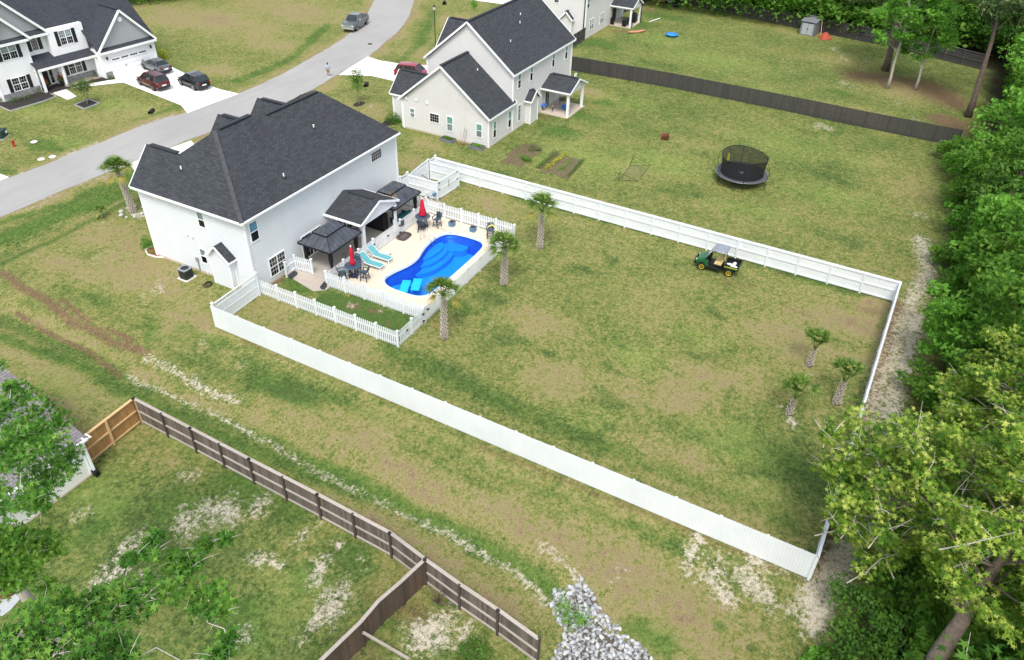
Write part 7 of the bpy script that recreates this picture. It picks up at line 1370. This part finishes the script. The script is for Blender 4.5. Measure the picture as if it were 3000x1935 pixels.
# undergrowth along the track
ug = [(-7.5, -43.9, 2.6, 1.9, 'leaf_shrub', 'fine-leaved green bush at the bend of the track below the fence corner'), (-10.8, -44.2, 3.0, 2.4, 'leaf_shrub', 'wide feathery bush at the bottom edge right of the bare lawn'), (-11.9, -42.9, 1.8, 1.6, 'leaf_shrub', 'low feathery bush at the bottom edge nearest the stones'), (-9.5, -42.3, .8, .7, 'leaf_fresh', 'small light green bush at the edge of the bare lawn'),
      (-4.6, -45.4, 2.2, 2, 'leaf_mid', 'green bush under the leaning sweetgum'), (-1.2, -45.3, 2.2, 1.8, 'leaf_mid', 'green bush beside the track under the twiggy sweetgum'), (4.6, -45.0, 1.9, 1.7, 'leaf_shrub', 'bush at the track edge between two sweetgums'), (11.5, -45.3, 2.4, 2, 'leaf_mid', 'dense bush at the track edge above the sweetgums'),
      (19.8, -45.8, 2.6, 2.0, 'leaf_mid', 'dark leafy bush across the track from the fence corner'), (22.6, -44.9, 1.2, 1.1, 'leaf_fresh', 'small pale bush at the sandy gap past the fence corner'), (26.0, -45.2, 1.5, 1.3, 'leaf_fresh', 'low light green bush on the lawn edge past the corner'), (30.8, -45.4, 2.6, 1.9, 'leaf_mid', 'bush between the first wood trees and the middle lawn'),
      (36.5, -45.3, 3.2, 2.2, 'leaf_fresh', 'tall bush on the middle lawn edge, lower one'), (42.8, -45.0, 3.4, 2.3, 'leaf_mid', 'tall bush on the middle lawn edge, upper one'), (49.5, -44.4, 3.0, 2.2, 'leaf_fresh', 'fresh bush swallowing the end of the dark board fence'), (54.0, -43.6, 2.6, 2.0, 'leaf_mid', 'dark bush at the very end of the board fence')]
for i, (x, y, h, cr, lf, lab) in enumerate(ug): tree('bush', lab, x, y, h, cr, h, lf, .11 if i < 4 else .15, 34, 90, 300+i, 'bark', (0, 0), .06, False, 'bushes along the wood edge', (0, 0), .6, .05, cat='bush', shell=.3)
# far wood as one mass, and the hedge beyond the farmhouse
def wood(name, label, boxes, n, lf, size, seed):
    rg = np.random.default_rng(seed); Ps = []
    for x0, x1, y0, y1, h in boxes:
        m = int(n*((x1-x0)*(y1-y0))**.5); X = rg.uniform(x0, x1, m); Y = rg.uniform(y0, y1, m); top = h*(.55+.45*vnoise(X, Y, 4.5, seed))*(.85+.3*vnoise(X, Y, 1.6, seed+1)); Ps.append(np.stack([X, Y, top*rg.random(m)**.35], 1))
    V, F = quads(np.concatenate(Ps), size, rg, .5, .6); o = npmesh(name, V, F, lf); return tag(o, label, 'wood', None, 'stuff')
wood('woodland', 'mass of dark undergrowth and crowns filling the wood behind the edge trees', [(-30, 90, -78, -50, 8), (92, 125, -70, 6, 6), (60, 92, -75, -47, 6), (104, 125, 0, 40, 6), (-14, 20, -52, -45.5, 2.4), (20, 60, -52, -46.5, 3)], 1700, 'leaf_mid', .3, 5)
hx0, hy0 = P2(372, 24); hx1, hy1 = P2(620, -4)
tree_h = thing('hedge', 'tall green reed hedge behind the farmhouse at the top edge', 'hedge', (hx0, hy0, 0), math.atan2(hy1-hy0, hx1-hx0)); rg = np.random.default_rng(9); m = 9000; Lh = math.hypot(hx1-hx0, hy1-hy0)+14
Pq = np.stack([rg.uniform(-6, Lh, m), rg.uniform(0, 7, m), 4.5*rg.random(m)**.6], 1); V, F = quads(Pq, .4, rg, -.2, .3); npmesh('foliage', V, F, 'leaf_mid', tree_h)
# foreground sweetgums, lower left (tall crowns just below the camera)
def spray_tree(name, label, base, h, clusters, leaf, lsize, nlf, seed, cr=.75, bark='bark_light', r0=.25):
    rg = np.random.default_rng(seed); rr = random.Random(seed); o = thing(name, label, 'tree', (base[0], base[1], 0)); CC = [G(px, py, z)-Vector((base[0], base[1], 0)) for px, py, z, s in clusters]; S = np.array([c[3] for c in clusters])
    top = Vector((0, 0, h)); MB().tube([(0, 0, 0), (.1, .1, h*.35), (-.1, 0, h*.7), top], [r0*1.2, r0, r0*.7, r0*.4], 9).build('trunk', bark, o, smooth=True); b = MB()
    order = sorted(range(len(CC)), key=lambda i: (CC[i]-top).length); done = []
    for i in order:                                   # each spray grows from the nearest one already placed nearer the trunk
        c = CC[i]; par = min(done, key=lambda j: (CC[j]-c).length) if done else None; st_ = CC[par] if par is not None else top
        j = lambda k: Vector((rr.uniform(-k, k), rr.uniform(-k, k), rr.uniform(-k*.6, k*.6))); L = (c-st_).length; f = max(.25, 1-(c-top).length/9)
        b.tube([st_-Vector((0, 0, .15)), st_.lerp(c, .35)+j(.16*L), st_.lerp(c, .7)+j(.14*L), c-Vector((0, 0, .1)), c+(c-st_).normalized()*.35], [.034*f, .027*f, .02*f, .014*f, .005], 5, False)
        for _ in range(3): e = j(.55); b.tube([c-Vector((0, 0, .1)), c+e*.5, c+e], [.011, .007, .003], 4, False)
        done.append(i)
    b.build('limbs', 'twig', o, smooth=True); n = len(CC); CC = np.array([tuple(c) for c in CC]); L = rg.normal(size=(n*nlf, 3)); L /= np.linalg.norm(L, axis=1)[:, None]; L *= rg.random((n*nlf, 1))**.6; L[:, 2] *= .45
    P = np.repeat(CC, nlf, 0)+L*np.repeat(S*cr, nlf)[:, None]; V, F = starleaves(P, lsize, rg, .35); npmesh('crown', V, F, leaf, o); return o
rr = random.Random(5)
cl = [(rr.gauss(50, 52), rr.gauss(1300, 72), rr.uniform(12.5, 15.5), rr.uniform(.6, 1.0)) for _ in range(34)]+[(190, 1370, 14, .8), (205, 1330, 14, .7), (170, 1240, 14, .8), (130, 1190, 14.5, .8), (150, 1410, 14, .8), (20, 1185, 15, .7), (30, 1130, 15, .35), (110, 1400, 14, .9), (120, 1480, 13, .5), (60, 1475, 13, .45), (15, 1485, 13, .4)]
spray_tree('sweetgum_tree', 'sweetgum crown at the left edge hanging over the ivory house', (-26.5, -15.5), 12, cl, 'leaf_gum', .105, 130, 401)
cl = [(rr.gauss(45, 45), rr.gauss(1620, 40), rr.uniform(10, 12), rr.uniform(.7, 1.0)) for _ in range(26)]+[(130, 1590, 11, .8), (140, 1720, 11, .5)]
spray_tree('sweetgum_tree', 'darker sweetgum crown at the left edge above the grey pavers', (-28.5, -21.5), 9, cl, 'leaf_mid', .105, 130, 402)
cl = [(170, 1790, 18, .8), (230, 1790, 18, .7), (330, 1770, 18, .8), (300, 1830, 18, .8), (430, 1720, 18, .55), (400, 1770, 18, .7), (450, 1580, 18, .4), (510, 1640, 17.5, .5), (530, 1680, 17.5, .6), (560, 1650, 17.5, .45), (600, 1600, 17, .35), (660, 1580, 17, .35), (480, 1740, 18, .6), (560, 1730, 17.5, .6), (630, 1740, 17.5, .55), (650, 1790, 17.5, .5), (590, 1780, 17.5, .5), (670, 1880, 17.5, .45), (640, 1920, 17.5, .45), (100, 1860, 19, 1), (180, 1880, 19, 1), (250, 1900, 19, .9), (60, 1910, 19, 1), (140, 1930, 19, 1), (20, 1870, 19, 1), (220, 1840, 18.5, .8), (340, 1880, 18.5, .6), (300, 1925, 18.5, .8), (380, 1640, 18, .3), (440, 1620, 18, .3), (90, 1830, 19, .8), (120, 1800, 18.5, .6), (370, 1930, 18.5, .5), (10, 1930, 19, 1), (180, 1770, 18, .6), (280, 1750, 18, .5), (360, 1730, 18, .5)]
spray_tree('sweetgum_tree', 'sweetgum branches spreading over the bottom left corner of the yard', (-31.5, -28.5), 15, cl, 'leaf_gum', .095, 110, 403, .75)
# ------------------------------------------------------------------ beds, shrubs, stones and small things
sheet('paved_corner', [P2(*q) for q in [(-40, 1690), (10, 1702), (45, 1725), (70, 1745), (30, 1790), (-40, 1840)]], concrete('grey_pavers', 'b5b9bb', .45, .12, .75), .03)
x, y = P2(22, 1735); o = thing('fire_ring', 'dark brown round fire ring on the grey pavers at the left edge', 'fire pit', (x, y, .03)); MB().loft([[(r*math.cos(2*PI*j/24), r*math.sin(2*PI*j/24), z) for j in range(24)] for r, z in ((.42, 0), (.46, .35), (.42, .35), (.38, .05))]).build('ring', 'rust', o); MB().lathe([(.01, .06), (.36, .06)], n=20).build('ash', 'edging', o)
def shrub(px, py, r, h, lf, label, seed, cat='shrub', group=None, z=0, size=.07, n=900, frame=None):
    p = frame if frame else P2(px, py); o = thing('shrub', label, cat, (p[0], p[1], gz(*p)+z), 0, group); b = MB()
    for k in range(4): t = k*1.6; b.tube([(0, 0, 0), (r*.5*math.cos(t), r*.5*math.sin(t), h*.6)], .012, 4, False)
    b.build('stems', 'bark', o); V, F = leafclump(n, 1, size, seed, 1.); V *= np.array([r, r, h]); npmesh('foliage', V, F, lf, o); return o
shrub(478, 171, .75, 1.3, 'leaf_yellow', 'bright yellow shrub at the garage corner across the street', 1); 
shrub(0, 0, .55, 1.2, 'leaf_fresh', 'yellowish cycad-like shrub at the front corner of the white house', 2, frame=(.4, 12.0)); shrub(0, 0, .3, .45, 'leaf_fresh', 'small shrub in the white-edged bed at the house corner', 3, frame=(-.1, 11.0), n=300)
shrub(0, 0, .9, 1.2, 'leaf_mid', 'dark shrub in mulch at the left end of the cream house', 4, frame=(32.0, 10.7)); shrub(0, 0, .5, .8, 'leaf_yellow', 'yellow-green shrub touching the dark one at the cream house corner', 5, frame=(33.0, 11.0), n=350)
def bedpoly(name, label, pts, m, z=.03, edge=None, cat='garden bed'):
    c = np.mean(pts, 0); o = thing(name, label, cat, (c[0], c[1], 0)); q = [(p[0]-c[0], p[1]-c[1]) for p in pts]; MB().poly([(*p, z) for p in q]).build('mulch', m, o)
    if edge:
        b = MB(); k = len(q)
        for i in range(k): b.bar((*q[i], .05), (*q[(i+1) % k], .05), .09, .12)
        b.build('edging', edge, o)
    return o
bedpoly('garden_bed', 'red mulch bed with white edging at the front corner of the white house', [(.05, 11.9), (1.2, 11.8), (.9, 10.6), (-.02, 9.75), (-.3, 10.3), (-.35, 11.2)], 'mulch_red', .03, 'edging_white')
ring = [(1.1*math.cos(t*PI/8), .8*math.sin(t*PI/8)) for t in range(16)]
c = P2(1150, 354); bedpoly('garden_bed', 'black mulch patch under the shrubs of the cream house', [(32.2+1.3*a, 11.0+b_) for a, b_ in ring], 'mulch', .03)
ax_, ay_ = P2(256, 306); bedpoly('garden_bed', 'square black mulch bed with grey edging under the young crape myrtle', [P2(219, 309), P2(260, 293), P2(292, 304), P2(247, 321)], 'mulch', .03, 'edging')
bedpoly('garden_bed', 'black mulch bed along the left half of the farmhouse front', [P2(-20, 305), P2(30, 327), P2(130, 298), P2(165, 284), P2(140, 272), P2(110, 270), P2(16, 300), P2(-20, 300)], 'mulch', .03, 'edging')
bedpoly('garden_bed', 'black mulch bed between the farmhouse porch and garage', [P2(196, 260), P2(262, 243), P2(340, 234), P2(325, 228), P2(292, 226), P2(215, 250)], 'mulch', .045)
for i, (px, py, r) in enumerate(((38, 300, .5), (55, 297, .45), (85, 288, .45), (115, 275, .5), (75, 292, .3), (2, 298, .5))): shrub(px, py, r, .7, 'leaf_bed', ['dark shrub second from the left in the left farmhouse bed', 'middle-left dark shrub in the left farmhouse bed', 'dark shrub in the middle of the left farmhouse bed', 'last shrub on the right in the left farmhouse bed', 'smallest shrub in the left farmhouse bed', 'leftmost shrub in the left farmhouse bed'][i], 20+i, group='farmhouse bed shrubs', n=350)
for i, (px, py, r) in enumerate(((243, 244, .45), (270, 239, .5), (283, 229, .5), (327, 233, .5), (205, 260, .4))): shrub(px, py, r, .7, 'leaf_bed', ['second shrub along the right farmhouse bed', 'middle shrub of the right farmhouse bed', 'shrub of the right farmhouse bed against the stone skirt', 'shrub at the garage end of the right farmhouse bed', 'shrub at the walkway end of the right farmhouse bed'][i], 30+i, group='farmhouse bed shrubs', n=350)
for i, (px, py, lab) in enumerate(((140, 269, 'tall black urn of red flowers left of the farmhouse steps'), (186, 255, 'tall black urn of red flowers right of the farmhouse steps'))):
    p = P2(px, py); o = thing('flower_urn', lab, 'planter', (*p, .05), 0, 'flower urns'); MB().lathe([(.16, 0), (.28, .75), (.3, .78), (.02, .76)], n=14).build('pot', 'black', o); V, F = leafclump(260, .4, .09, 50+i, 1.6); V[:, 2] += .75; npmesh('leaves', V, F, 'leaf_bed', o); V, F = leafclump(90, .38, .08, 60+i, 1.9); V[:, 2] += .95; npmesh('flowers', V, F, 'flower_red', o)
def small_tree(label, x, y, h, r, lf, seed, multi=False, crz=.5, n=900, bark='bark', group=None):
    o = thing('young_tree', label, 'tree', (x, y, gz(x, y)), 0, group); b = MB(); rg = np.random.default_rng(seed)
    if multi:
        for k in range(6): t = k*1.05; b.tube([(.05*math.cos(t), .05*math.sin(t), 0), (.25*r*math.cos(t), .25*r*math.sin(t), h*.45), (.7*r*math.cos(t), .7*r*math.sin(t), h*.85)], [.03, .022, .01], 5, False)
    else: b.tube([(0, 0, 0), (.03, 0, h*.5), (0, .02, h*.95)], [.04, .03, .01], 6)
    b.build('trunk', bark, o); P = rg.normal(size=(n, 3)); P /= np.linalg.norm(P, axis=1)[:, None]; P *= rg.random((n, 1))**.45*np.array([r, r, h*crz*.5]); P += np.array([0, 0, h*(1-crz*.5)]); P += .15*rg.normal(size=P.shape)*r; V, F = quads(P, .09, rg, .4); npmesh('crown', V, F, lf, o); return o
small_tree('young multi-stemmed crape myrtle in the square mulch bed', ax_, ay_, 2.6, 1.15, 'leaf_bed', 70, True, .42, 1100)
x, y = P2(1052, 306); small_tree('young upright sapling in a mulch ring by the near ditch', x, y, 4.2, .75, 'leaf_mid', 71, False, .62, 800); MB()
o = bedpoly('garden_bed', 'dark mulch ring at the foot of the young sapling', [(x+1.0*a*.75, y+b_*.9*.75) for a, b_ in ring], 'mulch', .03)
x, y = P2(1389, 68); small_tree('thin young sapling behind the cream house roof', x, y, 3.6, .55, 'leaf_fresh', 72, False, .5, 420)
# garden plot plants
def row(label, pts, lf, seed, n=260, w=.16, size=.07, name='vegetable_row', h=.28):
    rg = np.random.default_rng(seed); P = np.array(pts); t = rg.random(n)*(len(P)-1); i = t.astype(int).clip(0, len(P)-2); f = (t-i)[:, None]; Q = P[i]*(1-f)+P[i+1]*f; Q = np.concatenate([Q+rg.normal(size=Q.shape)*w*.6, rg.random((n, 1))*h], 1); c = Q.mean(0); c[2] = 0; V, F = quads(Q-c, size, rg, .6); o = npmesh(name, V, F, lf); o.location = tuple(c); return tag(o, label, 'plants', 'vegetable rows in the garden plots', 'stuff')
row('bright yellow-green bean row through the middle of the right garden plot', [(34.3, -8.9), (29.9, -8.7)], 'leaf_yellow', 1, 420, .2); row('silvery plant row along the far side of the right garden plot', [(33.9, -11.0), (29.4, -11.4)], 'leaf_bed', 2, 320, .22); row('sparse seedlings in the right garden plot', [(33.6, -9.8), (32, -10.3), (30.6, -9.8), (31, -10.6)], 'leaf_fresh', 3, 170, .25, .06)
row('dark green rows on the near side of the right garden plot', [(34.2, -8.0), (29.8, -8.0)], 'leaf_shrub', 4, 500, .3, .06); row('pale seedling row at the top of the left garden plot', [(34.2, -4.9), (33.6, -6.3), (33.2, -5.2)], 'leaf_bed', 5, 260, .2, .06); row('low green clump in the lower left garden plot', [(31.4, -5.4), (30.8, -6.5), (30.9, -5.8)], 'leaf_mid', 6, 420, .35, .07)
row('weeds and grass tufts growing among the drainage stones', [(-12.3, -30.9), (-13.2, -31.6), (-12.6, -32.3)], 'leaf_fresh', 7, 420, .4, .06)
# bare shrub against the timber fence
bs = thing('bare_shrub', 'leafless reddish brown shrub in the corner where the timber fences meet', 'shrub', (-15.4, -25.8, 0)); b = MB(); rr = random.Random(3)
for k in range(13): a = rr.uniform(0, 6.3); e = rr.uniform(.3, .9); b.tube([(0, 0, 0), (e*.4*math.cos(a), e*.4*math.sin(a), .7*rr.random()+.3), (e*math.cos(a), e*math.sin(a), rr.uniform(.5, 1.8))], [.03, .02, .008], 5, False)
b.tube([(0, 0, .1), (.4, -1.0, .12), (.2, -1.9, .2)], [.04, .03, .01], 5).build('stems', 'bark_dark', bs)
for k, (px, py, r, lf, lab) in enumerate(((1800, 1845, .35, 'leaf_fresh', 'x'), (2110, 1840, .38, 'leaf_fresh', 'small fern-like green plant on the bare brown ground, the larger one'), (2200, 1905, .28, 'leaf_shrub', 'small green plant on the brown ground near the bottom edge'), (1390, 1925, .9, 'leaf_shrub', 'low green bush at the bottom edge behind the timber fence'))):
    if k: shrub(px, py, r, r*1.1, lf, lab, 80+k, 'plant', size=.06, n=350 if k < 3 else 900)
# drainage stones: 300 individual stones from a handful of shapes, the rest as one bed
rg = np.random.default_rng(21); protos = []
for k in range(8):
    b = MB(); n = 7; rings = []; 
    for i, z in enumerate((-.5, -.1, .35, .5)): f = (.75, 1, .85, .5)[i]; rings.append([(f*math.cos(2*PI*j/n+.3*i*0)*(1+.25*math.sin(j*2.3+k)), f*(.7+.08*(k % 4))*math.sin(2*PI*j/n)*(1+.25*math.cos(j*1.7+k)), z*.7+.07*math.sin(j+k)) for j in range(n)])
    protos.append(b.loft(rings))
pm = []
for k, b in enumerate(protos): o = b.build('stone', 'rock', uv=False); pm.append(o.data); bpy.data.objects.remove(o)
def in_rip(): 
    while True:
        x, y = rg.uniform(-17.2, -10.6), rg.uniform(-37.4, -30.1)
        if inpoly(np.array([x]), np.array([y]), rip)[0]: return x, y
sp = []
while len(sp) < 300:
    x, y = in_rip(); r = rg.uniform(.08, .165)
    if all((x-a)**2+(y-c)**2 > (.62*(r+q))**2 for a, c, q in sp): sp.append((x, y, r))
    elif rg.random() < .002: sp.append((x, y, r))
for i, (x, y, r) in enumerate(sp):
    o = bpy.data.objects.new('stone', pm[i % 8]); COL.objects.link(o); o.location = (x, y, gz(x, y)+r*.28); o.scale = (r, r, r*.6); o.rotation_euler = (rg.uniform(-.3, .3), rg.uniform(-.3, .3), rg.uniform(0, 6.28)); tag(o, 'pale grey angular stone lying among hundreds in the drainage channel at the bottom edge', 'stone', 'stones in the drainage channel')
b = MB()
for i in range(1700):
    x, y = in_rip(); r = rg.uniform(.04, .10); a = rg.uniform(0, 6.3); z = gz(x, y)+r*.2; n = 5
    b.loft([[(x+f*r*math.cos(a+2*PI*j/n), y+f*r*.75*math.sin(a+2*PI*j/n), z+zz*r) for j in range(n)] for f, zz in ((1, -.4), (.95, .2), (.5, .5))])
tag(b.build('stone_bed', 'rock_small', uv=False), 'smaller grey stones filling the drainage channel', 'stones', None, 'stuff')
